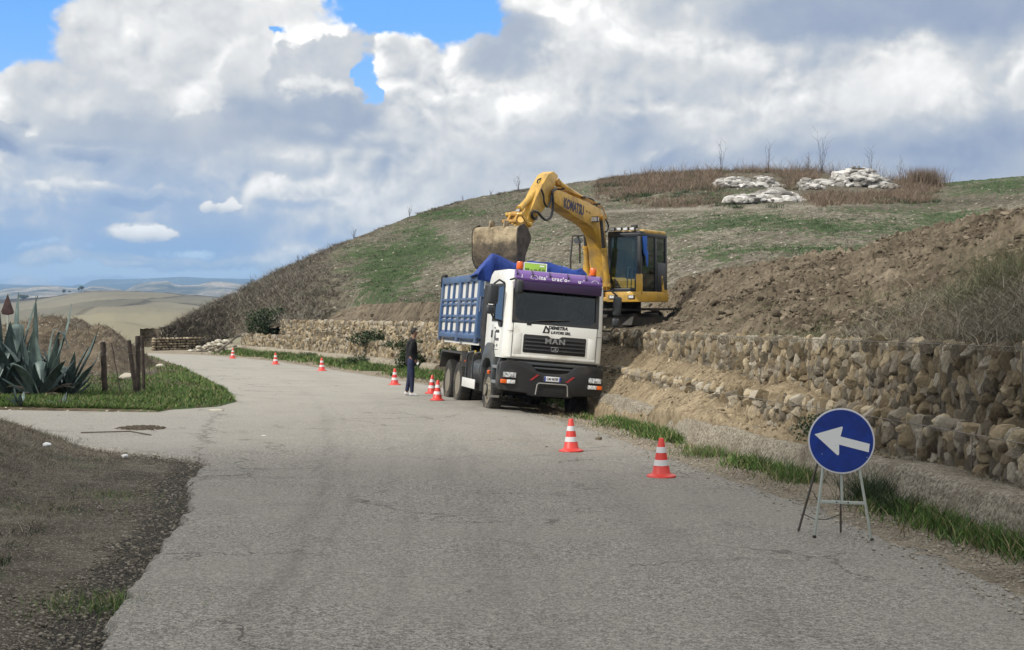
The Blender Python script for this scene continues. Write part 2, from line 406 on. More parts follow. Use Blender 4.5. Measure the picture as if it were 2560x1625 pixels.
def rocks(P, S, sub=2, seed=0, rough=0.28, freq=1.3, blocky=0.0, rot=True, cut=0):
    """P (n,3) centres, S (n,3) half sizes -> merged arrays of irregular stones, plus a random tone per vertex"""
    V, F = ico(sub); n = len(P); k = len(V)
    g = np.random.default_rng(seed)
    off = g.uniform(-50, 50, (n, 1, 3))
    U = V[None] * np.ones((n, 1, 1))
    if blocky: U = np.sign(U) * np.abs(U) ** (1 - blocky * 0.6)
    q = V[None] * freq + off
    d = 1 + rough * fbm(q[..., 0], q[..., 1], q[..., 2], 3, 0.5, seed)
    if cut:                                      # broken stone: cut by random planes
        nn = g.normal(0, 1, (n, cut, 3)); nn /= np.linalg.norm(nn, axis=2)[..., None]; hh = g.uniform(0.62, 0.95, (n, 1, cut))
        dots = np.einsum('kc,njc->nkj', V, nn); rr = np.where(dots > 0.05, hh / np.maximum(dots, 0.05), 9.0).min(2)
        d = np.minimum(rr, 1.25) * (1 + 0.25 * (d - 1)) * 1.08
    U = U * d[..., None]
    if rot:
        a = g.uniform(0, 2 * PI, (n, 3)); 
        U = U * S[:, None, :] if rot == 'flat' else U
        ca, sa = np.cos(a), np.sin(a)
        if rot != 'flat':
            y = U[..., 1] * ca[:, None, 0] - U[..., 2] * sa[:, None, 0]; z = U[..., 1] * sa[:, None, 0] + U[..., 2] * ca[:, None, 0]; U = np.stack([U[..., 0], y, z], -1)
        x = U[..., 0] * ca[:, None, 1] - U[..., 1] * sa[:, None, 1]; y = U[..., 0] * sa[:, None, 1] + U[..., 1] * ca[:, None, 1]; U = np.stack([x, y, U[..., 2]], -1)
        if rot != 'flat': U = U * S[:, None, :]
    else: U = U * S[:, None, :]
    W_ = U + P[:, None, :]
    FF = (F[None] + (np.arange(n) * k)[:, None, None]).reshape(-1, 3)
    tone = np.repeat(g.uniform(0, 1, n), k)
    return W_.reshape(-1, 3), FF, tone
def blades(P, H, Wd, lean, seed=0, seg=2, curve=0.35, dirn=None):
    """P (n,3) roots; H heights; thin tapering blades -> arrays (tone per vertex)"""
    g = np.random.default_rng(seed); n = len(P)
    th = g.uniform(0, 2 * PI, n) if dirn is None else dirn
    ln = lean * g.uniform(0.3, 1.0, n)
    ux, uy = np.cos(th), np.sin(th)
    fa = g.uniform(0, 2 * PI, n); wx, wy = np.cos(fa), np.sin(fa)
    vs = []
    for i in range(seg + 1):
        t = i / seg
        r = H * ln * (t * (1 - curve) + t * t * curve * 1.6); z = H * t * (1 - 0.25 * ln * t)
        c = P + np.stack([ux * r, uy * r, z], -1)
        if i < seg:
            w = Wd * (1 - 0.75 * t) * 0.5
            o = np.stack([wx * w, wy * w, np.zeros(n)], -1); vs += [c - o, c + o]
        else: vs.append(c)
    k = len(vs); V = np.stack(vs, 1).reshape(-1, 3); b = (np.arange(n) * k)[:, None]
    F = []
    for i in range(seg - 1): F += [b + np.array([[2 * i, 2 * i + 1, 2 * i + 3]]), b + np.array([[2 * i, 2 * i + 3, 2 * i + 2]])]
    F.append(b + np.array([[2 * seg - 2, 2 * seg - 1, 2 * seg]]))
    return V, np.concatenate(F), np.repeat(g.uniform(0, 1, n), k)
def join(parts):
    V, F, T_, b = [], [], [], 0
    for v, f, t in parts: V.append(v); F.append(f + b); T_.append(t); b += len(v)
    return np.concatenate(V), np.concatenate(F), np.concatenate(T_)

# ------------------------------------------------------------------ where things stand
SL = 0.0255
K = 2560 / 2408.0
def ray(px, py):
    px, py = px * K, py * K
    return _f + _r * (px - 1280) / FPX - _u * (py - 812.5) / FPX
def on_ground(px, py):
    d = ray(px, py); t = -EYE / (d[2] + SL * d[1]); return Vector((d[0] * t, d[1] * t, EYE + d[2] * t))
def at(px, py, Y):
    d = ray(px, py); t = Y / d[1]; return Vector((d[0] * t, Y, EYE + d[2] * t))
def elev(px, py):
    """tan of elevation and tan of azimuth"""
    d = ray(px, py); return d[2] / d[1], d[0] / d[1]
def base_z(x, y):
    x = np.asarray(x, float); y = np.asarray(y, float)
    z = -SL * np.minimum(y, 95) - 0.06 * np.clip(y - 95, 0, 300)
    # the shoulder sinks under the far wheels of the truck
    z = z - 0.075 * np.clip(x + 0.3, 0, 2.6) * np.exp(-((y - 33.5) / 4.5) ** 2)
    # the road drops out of sight at the far bend and the land falls to the left
    z = z - 0.05 * np.clip(-19.5 - x, 0, 200) * sst(y, 50, 70)
    return z
YC = np.array([-20, 5, 9, 12.7, 16.3, 18.4, 22.9, 29.9, 36, 42, 48, 51.7, 58.6, 64, 69.4, 75.9, 83.8, 88])
XC = np.array([5.4, 4.95, 4.8, 4.56, 4.15, 3.85, 2.95, 2.25, 1.45, 0.25, -1.5, -2.85, -5.25, -7.3, -9.3, -12.4, -16.3, -18.6])
def kerb_x(y): return np.interp(y, YC, XC)
def kerb_dir(y):
    dxy = (kerb_x(y + 0.8) - kerb_x(y - 0.8)) / 1.6; l = np.sqrt(1 + dxy ** 2)
    return dxy / l, 1 / l                      # tangent; the outward normal (into the bank) is (ty, -tx)
def bank(y, off):
    tx, ty = kerb_dir(y); return kerb_x(y) + ty * off, y - tx * off
# ------------------------------------------------------------------ surfaces
def m_asphalt():
    m, T, bs = newmat('asphalt')
    g = T.node('ShaderNodeTexCoord').outputs['Object']
    x, y, z = T.sep(g)
    sp = T.noise(g, 60, 3, 0.8); sp2 = T.noise(g, 24, 4, 0.75); big = T.noise(g, 0.35, 6, 0.62); mid = T.noise(g, 1.7, 6, 0.65)
    c = T.ramp(T.m('ADD', T.m('MULTIPLY', sp, 0.6), T.m('MULTIPLY', sp2, 0.4)), [(0.39, (0.062, 0.058, 0.051)), (0.48, (0.165, 0.156, 0.139)), (0.57, (0.38, 0.362, 0.325))])
    c = T.mix(T.m('MULTIPLY', T.sstep(big, 0.38, 0.66), 0.45), c, (0.25, 0.237, 0.21))
    c = T.mix(T.m('MULTIPLY', T.sstep(mid, 0.50, 0.75), 0.30), c, (0.105, 0.10, 0.092))
    # wheel tracks along the lane: worn darker rubbered bands
    lane = T.m('ADD', x, T.m('MULTIPLY', T.m('SUBTRACT', T.noise(T.v('MULTIPLY', g, (0.2, 0.2, 0.2)), 1.0, 2), 0.5), 0.8))
    lane = T.m('ADD', lane, T.m('MULTIPLY', T.m('POWER', T.m('MULTIPLY', y, 0.0128), 2.0), 17.0))
    st = None
    for x0, w, a in ((-1.42, 0.13, 0.55), (-1.12, 0.05, 0.35), (0.25, 0.26, 0.34), (0.62, 0.06, 0.25), (2.0, 0.22, 0.30), (-0.5, 0.07, 0.25), (2.9, 0.08, 0.2)):
        q = T.m('MULTIPLY', T.m('SUBTRACT', lane, x0), 1 / w); b = T.m('MULTIPLY', T.m('POWER', 0.4, T.m('MULTIPLY', q, q)), a)
        st = b if st is None else T.m('ADD', st, b)
    streak = T.noise(T.v('MULTIPLY', g, (5.0, 0.35, 1)), 1.0, 5, 0.6)
    st = T.m('MULTIPLY', st, T.sstep(streak, 0.30, 0.62))
    c = T.mix(T.m('MULTIPLY', st, 0.6), c, (0.075, 0.072, 0.066))
    # pale dust near the works and on the bend
    dust = T.m('MULTIPLY', T.sstep(y, 18, 40), T.m('MULTIPLY_ADD', T.noise(g, 0.6, 6, 0.7), 0.9, 0.12))
    c = T.mix(dust, c, (0.375, 0.358, 0.318))
    # hairline cracks
    w_ = T.v('ADD', g, T.v('MULTIPLY', T.noise(g, 1.1, 5, 0.7, col=True), (1.6, 1.6, 0)))
    cr = T.vor(T.v('MULTIPLY', w_, (0.55, 0.55, 0.55)), 1.0, 'DISTANCE_TO_EDGE')
    crk = T.m('MULTIPLY', T.sstep(cr, 0.009, 0.002), T.sstep(T.noise(g, 0.45, 3), 0.50, 0.60))
    c = T.mix(T.m('MULTIPLY', crk, 0.55), c, (0.05, 0.045, 0.04))
    wob = T.m('MULTIPLY', T.m('SUBTRACT', T.noise(g, 1.6, 7, 0.75), 0.5), 1.5)
    seam = T.m('ABSOLUTE', T.m('ADD', T.m('ADD', x, T.m('MULTIPLY_ADD', T.m('SUBTRACT', y, 20.5), 0.17, 4.5)), wob))
    sm = T.m('MULTIPLY', T.m('MULTIPLY', T.sstep(seam, 0.045, 0.012), T.sstep(y, 31, 29)), T.sstep(y, 18, 20))
    c = T.mix(T.m('MULTIPLY', sm, 0.8), c, (0.055, 0.05, 0.042))
    side = T.m('MULTIPLY', T.sstep(T.m('ADD', x, T.m('MULTIPLY_ADD', T.m('SUBTRACT', y, 20.5), 0.17, 4.5)), 0.3, -0.3), T.m('MULTIPLY', T.sstep(y, 31, 29), T.sstep(y, 18, 20)))
    c = T.mix(T.m('MULTIPLY', side, 0.22), c, (0.27, 0.27, 0.258))
    mud = T.m('MULTIPLY', T.sstep(T.noise(g, 0.9, 7, 0.72), 0.56, 0.70), T.m('MULTIPLY', T.sstep(y, 17, 24), T.sstep(T.m('ADD', x, T.m('MULTIPLY', y, 0.13)), 1.6, 4.0)))
    c = T.mix(T.m('MULTIPLY', mud, 0.7), c, (0.22, 0.175, 0.12))
    thin = T.m('MULTIPLY', T.sstep(T.noise(T.v('MULTIPLY', g, (0.8, 7.0, 1)), 1.0, 5, 0.7), 0.655, 0.70), T.sstep(y, 24, 36))
    c = T.mix(T.m('MULTIPLY', thin, 0.5), c, (0.12, 0.11, 0.09))
    T.put(bs.inputs['Base Color'], c); bs.inputs['Roughness'].default_value = 0.88; bs.inputs['Specular IOR Level'].default_value = 0.3
    bump(T, bs, T.m('ADD', T.m('MULTIPLY', sp, 0.7), T.m('MULTIPLY', crk, -1.5)), 0.9, 0.016)
    return m
def m_earth(name, cols, scale=1.0, pebble=0.0, pebcol=(0.45, 0.42, 0.36), green=0.0, greencol=(0.045, 0.085, 0.03), bs_=0.9, fine=40, gsc=0.35, gthr=(0.5, 0.6), psc=9.0, gmask=None, rand=True, bdist=0.05, edge=False):
    m, T, bs = newmat(name)
    g = T.node('ShaderNodeTexCoord').outputs['Object']
    a = T.noise(g, 0.5 * scale, 8, 0.68); b = T.noise(g, fine * 0.12 * scale, 7, 0.75)
    f = T.m('ADD', T.m('MULTIPLY', a, 0.45), T.m('MULTIPLY', b, 0.55))
    n = len(cols); c = T.ramp(f, [(0.36 + 0.28 * i / (n - 1), cc) for i, cc in enumerate(cols)])
    if pebble:
        vd = T.vor(g, psc); msk = T.m('MULTIPLY', T.sstep(vd, 0.34, 0.2), T.m('GREATER_THAN', T.noise(T.v('ADD', g, (31, 7, 5)), psc * 0.8, 2, 0.6), 0.62 - pebble * 0.12))
        c = T.mix(msk, c, pebcol)
    if edge:                                     # crumbs of broken asphalt beside the road
        ea = T.node('ShaderNodeAttribute'); ea.attribute_name = 'edge'
        em = T.sstep(T.m('ADD', ea.outputs['Fac'], T.m('MULTIPLY', T.m('SUBTRACT', T.noise(g, 2.5, 6, 0.75), 0.5), 0.9)), 0.42, 0.62)
        c = T.mix(T.m('MULTIPLY', em, 0.85), c, T.ramp(T.noise(g, 42, 3, 0.8), [(0.42, (0.016, 0.016, 0.015)), (0.52, (0.055, 0.052, 0.047)), (0.62, (0.17, 0.16, 0.14))]))
    if green:
        gm = T.sstep(T.m('ADD', T.noise(g, gsc, 6, 0.65), T.m('MULTIPLY', T.m('SUBTRACT', T.noise(g, 5, 4, 0.7), 0.5), 0.45)), *gthr)
        if gmask is not None: gm = T.m('MULTIPLY', gm, gmask(T, g))
        c = T.mix(T.m('MULTIPLY', gm, green), c, T.mix(T.noise(g, 4, 4, 0.7), tuple(v * 0.6 for v in greencol), tuple(v * 1.5 for v in greencol)))
    T.put(bs.inputs['Base Color'], c); bs.inputs['Roughness'].default_value = 0.95; bs.inputs['Specular IOR Level'].default_value = 0.15
    bump(T, bs, T.m('ADD', b, T.m('MULTIPLY', T.noise(g, fine * scale, 4, 0.7), 0.45)), bs_, bdist)
    return m
def m_toned(name, stops, rough=0.9, extra=None, bumpy=0.0, bsc=18, spec=0.2, trans=0.0):
    """colour from the per-piece tone attribute, with a little grain"""
    m, T, bs = newmat(name)
    g = T.node('ShaderNodeTexCoord').outputs['Object']
    at_ = T.node('ShaderNodeAttribute'); at_.attribute_name = 'tone'
    f = T.m('ADD', at_.outputs['Fac'], T.m('MULTIPLY', T.m('SUBTRACT', T.noise(g, bsc, 5, 0.7), 0.5), 0.55 if bumpy else 0.15))
    c = T.ramp(f, stops)
    if extra: c = extra(T, g, c)
    T.put(bs.inputs['Base Color'], c); bs.inputs['Roughness'].default_value = rough; bs.inputs['Specular IOR Level'].default_value = spec
    if bumpy: bump(T, bs, T.noise(g, bsc * 1.7, 6, 0.72), 0.8, bumpy)
    return m
M_ASPH = m_asphalt()
M_DIRT = m_earth('shoulder_dirt', [(0.035, 0.031, 0.024), (0.115, 0.101, 0.078), (0.25, 0.223, 0.175)], 2.2, pebble=1.3, pebcol=(0.42, 0.39, 0.33), psc=38, edge=True, fine=90, bdist=0.04, green=0.5, gthr=(0.58, 0.66))
M_GRAVEL = m_earth('gravel_edge', [(0.12, 0.10, 0.072), (0.24, 0.205, 0.155), (0.36, 0.315, 0.25)], 2, pebble=0.8, pebcol=(0.42, 0.39, 0.33), psc=30, fine=60, bdist=0.03, green=0.35, gthr=(0.6, 0.7))
M_SOIL = m_earth('dug_soil', [(0.030, 0.024, 0.017), (0.100, 0.081, 0.057), (0.175, 0.144, 0.104), (0.27, 0.228, 0.168)], 1.0, fine=26, bdist=0.08)
M_LAND = m_earth('land', [(0.055, 0.048, 0.034), (0.11, 0.095, 0.066), (0.17, 0.145, 0.10)], 1.0, green=0.7, gthr=(0.48, 0.6), fine=30)
# ------------------------------------------------------------------ ground sheet to the horizon
def ground_sheet():
    azs = np.concatenate([np.linspace(-180, -26, 40)[:-1], np.linspace(-26, 26, 180), np.linspace(26, 180, 40)[1:]])
    rs = np.concatenate([np.geomspace(0.5, 90, 150), np.geomspace(95, 14000, 64)])
    A, Rr = np.meshgrid(np.radians(azs), rs, indexing='ij')
    x, y = Rr * np.sin(A), Rr * np.cos(A)
    z = base_z(x, y)
    z = np.maximum(z, -60)
    f_ = sst(Rr, 110, 420); z = z * (1 - f_) + f_ * (-44.0) - 150 * sst(Rr, 450, 3000)
    near = 1 - sst(Rr, 60, 200)
    # below every road sheet, rough elsewhere
    z = z - 0.10 - 0.0 * near
    return np_mesh('ground', np.stack([x, y, z], -1).reshape(-1, 3), grid_faces(len(azs), len(rs)), M_LAND)
tag(ground_sheet(), kind='structure')

# ------------------------------------------------------------------ road: one sheet following its edges, the side road joined to it
LY = np.array([-10, 3, 8.4, 10.5, 14.5, 18.2, 19.6, 20.1, 20.7, 21.5, 22.0, 23.5, 25.3])
LX = np.array([-2.0, -2.05, -2.36, -2.7, -3.26, -3.85, -4.05, -4.4, -5.0, -6.1, -7.2, -8.3, -12.0])
LY2 = np.array([30.2, 31.6, 33.7, 38.6, 46.5, 57.5, 66, 72, 75.7])
LX2 = np.array([-7.2, -6.45, -6.4, -7.6, -9.95, -13.2, -16.1, -18.4, -20.0])
def road_edges(y):
    jag = 0.13 * fbm(y * 1.1, 3.3, 0, 4, 0.65, 5) + 0.05 * fbm(y * 6, 1.3, 0, 3, 0.7, 6)
    xl = np.interp(y, LY, LX) + jag * (1 + 1.5 * np.exp(-((y - 19.5) / 2.5) ** 2))
    xl = np.where(y > 25.3, -60.0, xl)
    xl = np.where(y > 29.3 + 0.0 * y, np.interp(y, LY2, LX2) + jag * 1.2, xl)
    xl = np.where((y > 29.3) & (y < 30.2), -8.2 + (y - 29.3) * 1.2, xl)
    xl = np.where(y > 75.9, -20.0 - (y - 75.9) * 14, xl)
    xr = np.interp(y, [-10, 5, 10.8, 14.9, 19, 26.8, 33, 38, 42, 48.5, 58.4, 66.7, 72.7, 77], [4.1, 4.0, 3.9, 3.5, 2.85, 1.62, 0.55, -0.6, -1.75, -3.9, -7.65, -10.9, -14.1, -17.0]) + 0.12 * fbm(y * 0.8, 8.1, 0, 4, 0.6, 9)
    return xl, xr
def road_sheet():
    ys = np.concatenate([np.arange(-8, 3, 0.5), np.arange(3, 32, 0.05), np.arange(32, 79, 0.2)])
    xl, xr = road_edges(ys)
    t = np.linspace(0, 1, 41)
    # keep the lane columns steady: side-road columns squeezed into the first quarter
    main = np.maximum(xl, np.interp(ys, [3, 8, 20, 30, 76], [-2.6, -2.9, -4.6, -6.6, -20.2]))
    X = np.concatenate([xl[:, None] + (main - xl)[:, None] * t[None, :11], main[:, None] + (xr - main)[:, None] * t[None, 1:]], 1)
    Y = ys[:, None] + 0 * X
    Z = base_z(X, Y) + 0.004
    Z = Z - 0.05 * sst(np.abs(X - 0), 0, 1) * 0
    V = np.stack([X, Y, Z], -1)
    # a thin crumbling edge down to the dirt
    e = V[:, :1].copy(); e[..., 2] -= 0.09; e[..., 0] -= 0.05
    e2 = V[:, -1:].copy(); e2[..., 2] -= 0.09
    V = np.concatenate([e, V, e2], 1)
    return np_mesh('road', V.reshape(-1, 3), grid_faces(V.shape[0], V.shape[1])[:, ::-1], M_ASPH)
tag(road_sheet(), kind='structure')
# ------------------------------------------------------------------ near-left dirt shoulder with its weedy bank
def bank_h(x, y):
    """height of the rough bank at the near left"""
    d = sst(-x - (0.166 * y + 2.45), 0.0, 1.7) * sst(y, 6, 10) * (1 - sst(y, 20.5, 23.6))
    return 0.58 * d * (0.8 + 0.3 * fbm(x * 0.5, y * 0.5, 0, 3, 0.5, 31))
def shoulder():
    ys = np.arange(2.0, 25.0, 0.07); t = np.linspace(0, 1, 150) ** 1.5
    xr = road_edges(ys)[0] + 0.35
    X = xr[:, None] - t[None] * 14.0; Y = ys[:, None] + 0 * X
    e = t[None] * 14
    Z = base_z(X, Y) - 0.055 - 0.03 * np.exp(-((e - 0.5) / 0.3) ** 2) + 0.035 * sst(e, 0.6, 2.0) + bank_h(X, Y)
    Z = Z + 0.018 * fbm(X * 2.5, Y * 2.5, 0, 4, 0.6, 4) + 0.010 * fbm(X * 14, Y * 14, 0, 2, 0.6, 8) + 0.05 * fbm(X * 0.6, Y * 0.6, 0, 3, 0.5, 3) * sst(e, 0.6, 1.5)
    Z = np.where(e < 0.40, np.minimum(Z, base_z(X, Y) - 0.03), Z)
    return np_mesh('shoulder', np.stack([X, Y, Z], -1).reshape(-1, 3), grid_faces(*X.shape), M_DIRT, loop_attr={'edge': (1 - sst(e + 0 * X, 0.45, 1.15)).ravel()})
tag(shoulder(), kind='structure')
# ------------------------------------------------------------------ gravel strip and verge at the foot of the wall
def verge():
    ys = np.concatenate([np.arange(-8, 8, 0.4), np.arange(8, 40, 0.08), np.arange(40, 86, 0.25)])
    xr = road_edges(ys)[1] - 0.18; xk = kerb_x(ys) + 0.25
    xr = np.where(ys > 76, xr - (ys - 76) * 2.0, xr)
    t = np.linspace(0, 1, 44)
    X = xr[:, None] + (xk - xr)[:, None] * t[None]; Y = ys[:, None] + 0 * X
    Z = base_z(X, Y) + 0.012 * fbm(X * 6, Y * 6, 0, 4, 0.6, 12) + 0.006 + 0.05 * sst(t, 0.45, 0.9)[None] * (0.6 + 0.7 * fbm(X, Y, 0, 3, 0.5, 13)) - 0.02 * np.exp(-(t / 0.04) ** 2)[None]
    return np_mesh('verge', np.stack([X, Y, Z], -1).reshape(-1, 3), grid_faces(*X.shape), M_GRAVEL)
tag(verge(), kind='structure')
# ------------------------------------------------------------------ the corner of land between the two roads, falling away behind the fence
M_CORNER = m_earth('rough_field', [(0.035, 0.027, 0.019), (0.080, 0.063, 0.044), (0.135, 0.108, 0.076), (0.20, 0.163, 0.118)], 1.0, pebble=0.3, green=0.85, greencol=(0.05, 0.10, 0.028), gthr=(0.50, 0.60), fine=26, gsc=0.25, gmask=lambda T, g: T.sstep(T.sep(g)[1], 50, 38))
def corner_z(x, y):
    z = base_z(x, y) + 0.05
    # how far inside the corner, measured from the two road edges
    xl = np.interp(y, LY2, LX2); ins = np.minimum(xl - x, (y - 29.4) * 1.0)
    z = z + 0.10 * sst(ins, 0.1, 1.2) - 0.085 * (1 - sst(ins, -0.1, 0.15))
    drop = sst(ins, 3.2, 9.0)
    z = z - 1.1 * drop * sst(y, 33.5, 42)
    z = z - 0.5 * sst(y, 42, 54) * sst(ins, 0.9, 3.0)
    z = z + 0.30 * np.exp(-(((x + 10.0) / 1.5) ** 2 + ((y - 37.5) / 2.0) ** 2))      # sandy hump behind the posts
    z = z + 0.10 * fbm(x * 0.5, y * 0.5, 0, 5, 0.55, 21) * sst(ins, 0.3, 3) + 0.02 * fbm(x * 3, y * 3, 0, 3, 0.6, 22)
    # spoil ridges on the far side
    # spoil ridges on the far side: (chart px, chart y of the top, distance, half widths)
    rid = np.full_like(z, -99.0)
    for (px, yy, d, sx, sy) in ((95, 732, 62, 1.5, 2.3), (130, 727, 58, 1.5, 2.2), (172, 733, 61, 1.1, 2.2), (203, 752, 57, 1.0, 2.0), (234, 748, 55, 0.9, 1.8), (258, 774, 53, 0.8, 1.6), (50, 745, 60, 2.2, 2.3), (10, 752, 58, 2.4, 2.4), (-60, 745, 60, 3, 3)):
        e_, a_ = elev(px, yy); x0 = a_ * d; top = EYE + e_ * d - 0.28
        r2 = np.sqrt(((x - x0) / sx) ** 2 + ((y - d) / sy) ** 2 + 0.03) - 0.17
        rid = np.maximum(rid, top - r2 * 0.75)
    m_ = sst(rid - z, 0.0, 0.3)
    z = np.maximum(z, rid) + m_ * (0.15 * fbm(x * 1.2, y * 1.2, 0, 5, 0.65, 41) + 0.10 * np.abs(fbm(x * 3.5, y * 3.5, 0, 3, 0.65, 43)))
    return z
def corner():
    azs = np.linspace(-24, -4.5, 420); rs = np.concatenate([np.arange(28.8, 48, 0.09), np.arange(48, 76, 0.22)])
    A, Rr = np.meshgrid(np.radians(azs), rs, indexing='ij'); x = np.tan(A) * Rr; y = Rr
    return np_mesh('corner_field', np.stack([x, y, corner_z(x, y)], -1).reshape(-1, 3), grid_faces(*x.shape), M_CORNER)
tag(corner(), kind='structure')
# ------------------------------------------------------------------ hill behind the wall
def chart_y(x, y, z):
    d = np.stack([x, y, z - EYE], -1); q = d @ _f
    return (812.5 - FPX * (d @ _u) / q) / K
def green_map(px, py):
    """where the sparse crop grows on the slope"""
    G_ = [(930, 640, 70, 60, .9), (1010, 560, 50, 40, .7), (880, 700, 40, 30, .7), (1050, 505, 90, 14, .7), (960, 545, 60, 14, .6), (1300, 480, 90, 12, .3), (1720, 520, 170, 22, .9), (2000, 530, 200, 24, .8), (1880, 585, 160, 14, .8), (1690, 600, 40, 22, .6), (2330, 440, 120, 22, .9), (2250, 510, 120, 16, .6), (1480, 420, 60, 10, .3)]
    v = 0 * px
    for a, b, w, h, k in G_: v = v + k * np.exp(-((px - a) / w) ** 2 - ((py - b) / h) ** 2)
    return np.clip(v, 0, 1.2)
def lane_map(px, py):
    return np.exp(-((py - np.interp(px, [1380, 1500, 1700, 2200], [500, 494, 489, 476])) / 3.5) ** 2) * sst(px, 1380, 1440) * (1 - sst(px, 1900, 2200))
def hill_gm(T, g):
    x, y, z = T.sep(g)
    return T.sstep(T.m('ADD', x, T.m('MULTIPLY', y, 0.11)), 0.0, 3.0)
def m_hill():
    m, T, bs = newmat('hillside')
    g = T.node('ShaderNodeTexCoord').outputs['Object']; x, y, z = T.sep(g)
    u = T.m('DIVIDE', x, y)                       # bearing, real land strips run out along it
    b = T.noise(g, 2.6, 8, 0.82); a = T.noise(g, 0.12, 5, 0.6)
    c = T.ramp(T.m('ADD', T.m('MULTIPLY', a, 0.35), T.m('MULTIPLY', b, 0.65)), [(0.40, (0.040, 0.037, 0.026)), (0.48, (0.118, 0.108, 0.080)), (0.56, (0.185, 0.170, 0.133)), (0.66, (0.31, 0.29, 0.238))])
    # stony pale ground in the middle
    stony = T.m('MULTIPLY', T.sstep(T.m('ADD', x, T.m('MULTIPLY', T.noise(g, 0.08, 4), 8.0)), -3.0, 4.0), T.sstep(y, 96, 80))
    c = T.mix(T.m('MULTIPLY', stony, 0.5), c, T.ramp(b, [(0.40, (0.075, 0.065, 0.048)), (0.5, (0.235, 0.213, 0.170)), (0.60, (0.42, 0.39, 0.32))]))
    vd = T.vor(g, 2.4); peb = T.m('MULTIPLY', T.sstep(vd, 0.30, 0.16), T.m('GREATER_THAN', T.noise(g, 3.1, 2, 0.6), 0.56))
    c = T.mix(T.m('MULTIPLY', peb, 0.85), c, (0.50, 0.48, 0.41))
    # sparse green crop in drill rows and patches
    gr = T.noise(T.v('MULTIPLY', g, (0.10, 0.07, 0.1)), 1.0, 6, 0.62); gf = T.noise(g, 1.6, 5, 0.72)
    row = T.m('SINE', T.m('ADD', T.m('MULTIPLY', y, 3.0), T.m('MULTIPLY', T.noise(g, 0.12, 3), 16)))
    gm = T.m('ADD', T.m('ADD', gr, T.m('MULTIPLY', T.m('SUBTRACT', gf, 0.5), 0.95)), T.m('MULTIPLY', row, 0.035))
    ga = T.node('ShaderNodeAttribute'); ga.attribute_name = 'green'
    gm = T.sstep(T.m('MULTIPLY_ADD', ga.outputs['Fac'], 0.24, T.m('SUBTRACT', gm, 0.10)), 0.47, 0.57)
    c = T.mix(T.m('MULTIPLY', gm, 0.78), c, T.mix(T.sstep(gf, 0.3, 0.7), (0.022, 0.048, 0.018), (0.070, 0.125, 0.042)))
    la = T.node('ShaderNodeAttribute'); la.attribute_name = 'lane'; c = T.mix(T.m('MULTIPLY', la.outputs['Fac'], 0.8), c, (0.30, 0.275, 0.23))
    # brown dry weeds up on the top and on the left slope
    top = T.m('MULTIPLY', T.m('MULTIPLY', T.sstep(z, 11.2, 12.2), T.sstep(u, 0.035, 0.075)), T.sstep(u, 0.285, 0.268))
    weed = T.m('MAXIMUM', T.m('MULTIPLY', T.sstep(u, -0.105, -0.150), 0.85), T.m('MULTIPLY', top, 0.7))
    c = T.mix(weed, c, T.ramp(b, [(0.38, (0.04, 0.033, 0.025)), (0.5, (0.13, 0.108, 0.08)), (0.62, (0.24, 0.205, 0.155))]))
    T.put(bs.inputs['Base Color'], c); bs.inputs['Roughness'].default_value = 0.95; bs.inputs['Specular IOR Level'].default_value = 0.1
    bump(T, bs, T.m('ADD', b, T.m('MULTIPLY', peb, 0.5)), 1.0, 0.16)
    return m
SPX = np.array([700, 760, 800, 860, 930, 1030, 1150, 1250, 1380, 1440, 1500, 1560, 1600, 1700, 1800, 1900, 1960, 2000, 2100, 2150, 2200, 2250, 2300, 2350, 2408, 2550, 2800, 3300])
SPY = np.array([762, 757, 733, 716, 713, 712, 722, 728, 742, 742, 732, 700, 657, 641, 617, 606, 598, 591, 560, 552, 540, 527, 515, 498, 487, 450, 400, 330])
SR = np.array([84, 82, 82, 80, 72, 64, 56, 52, 50, 49, 48, 47, 45, 41, 38, 36, 35, 34, 32.5, 32, 31, 30, 29.5, 29, 28, 26, 23, 18])
HPX = np.array([330, 400, 470, 560, 630, 700, 800, 870, 960, 1100, 1200, 1290, 1400, 1540, 1700, 1900, 2190, 2300, 2408, 2600, 3000, 3600])
HPY = np.array([776, 768, 735, 690, 650, 618, 572, 545, 508, 466, 449, 437, 422, 407, 402, 404, 432, 422, 413, 395, 370, 350])
HR = np.array([88, 89, 92, 97, 102, 106, 112, 116, 122, 128, 132, 135, 138, 141, 142, 141, 138, 134, 130, 120, 105, 90])
def wall_r(taz):
    """forward distance at which a bearing meets the top of the wall"""
    yy = np.linspace(4, 88, 1500); X, Y = bank(yy, 1.35); b = X / Y
    return np.interp(taz, b[::-1], Y[::-1])
def wall_top(y): return -SL * y + 1.72
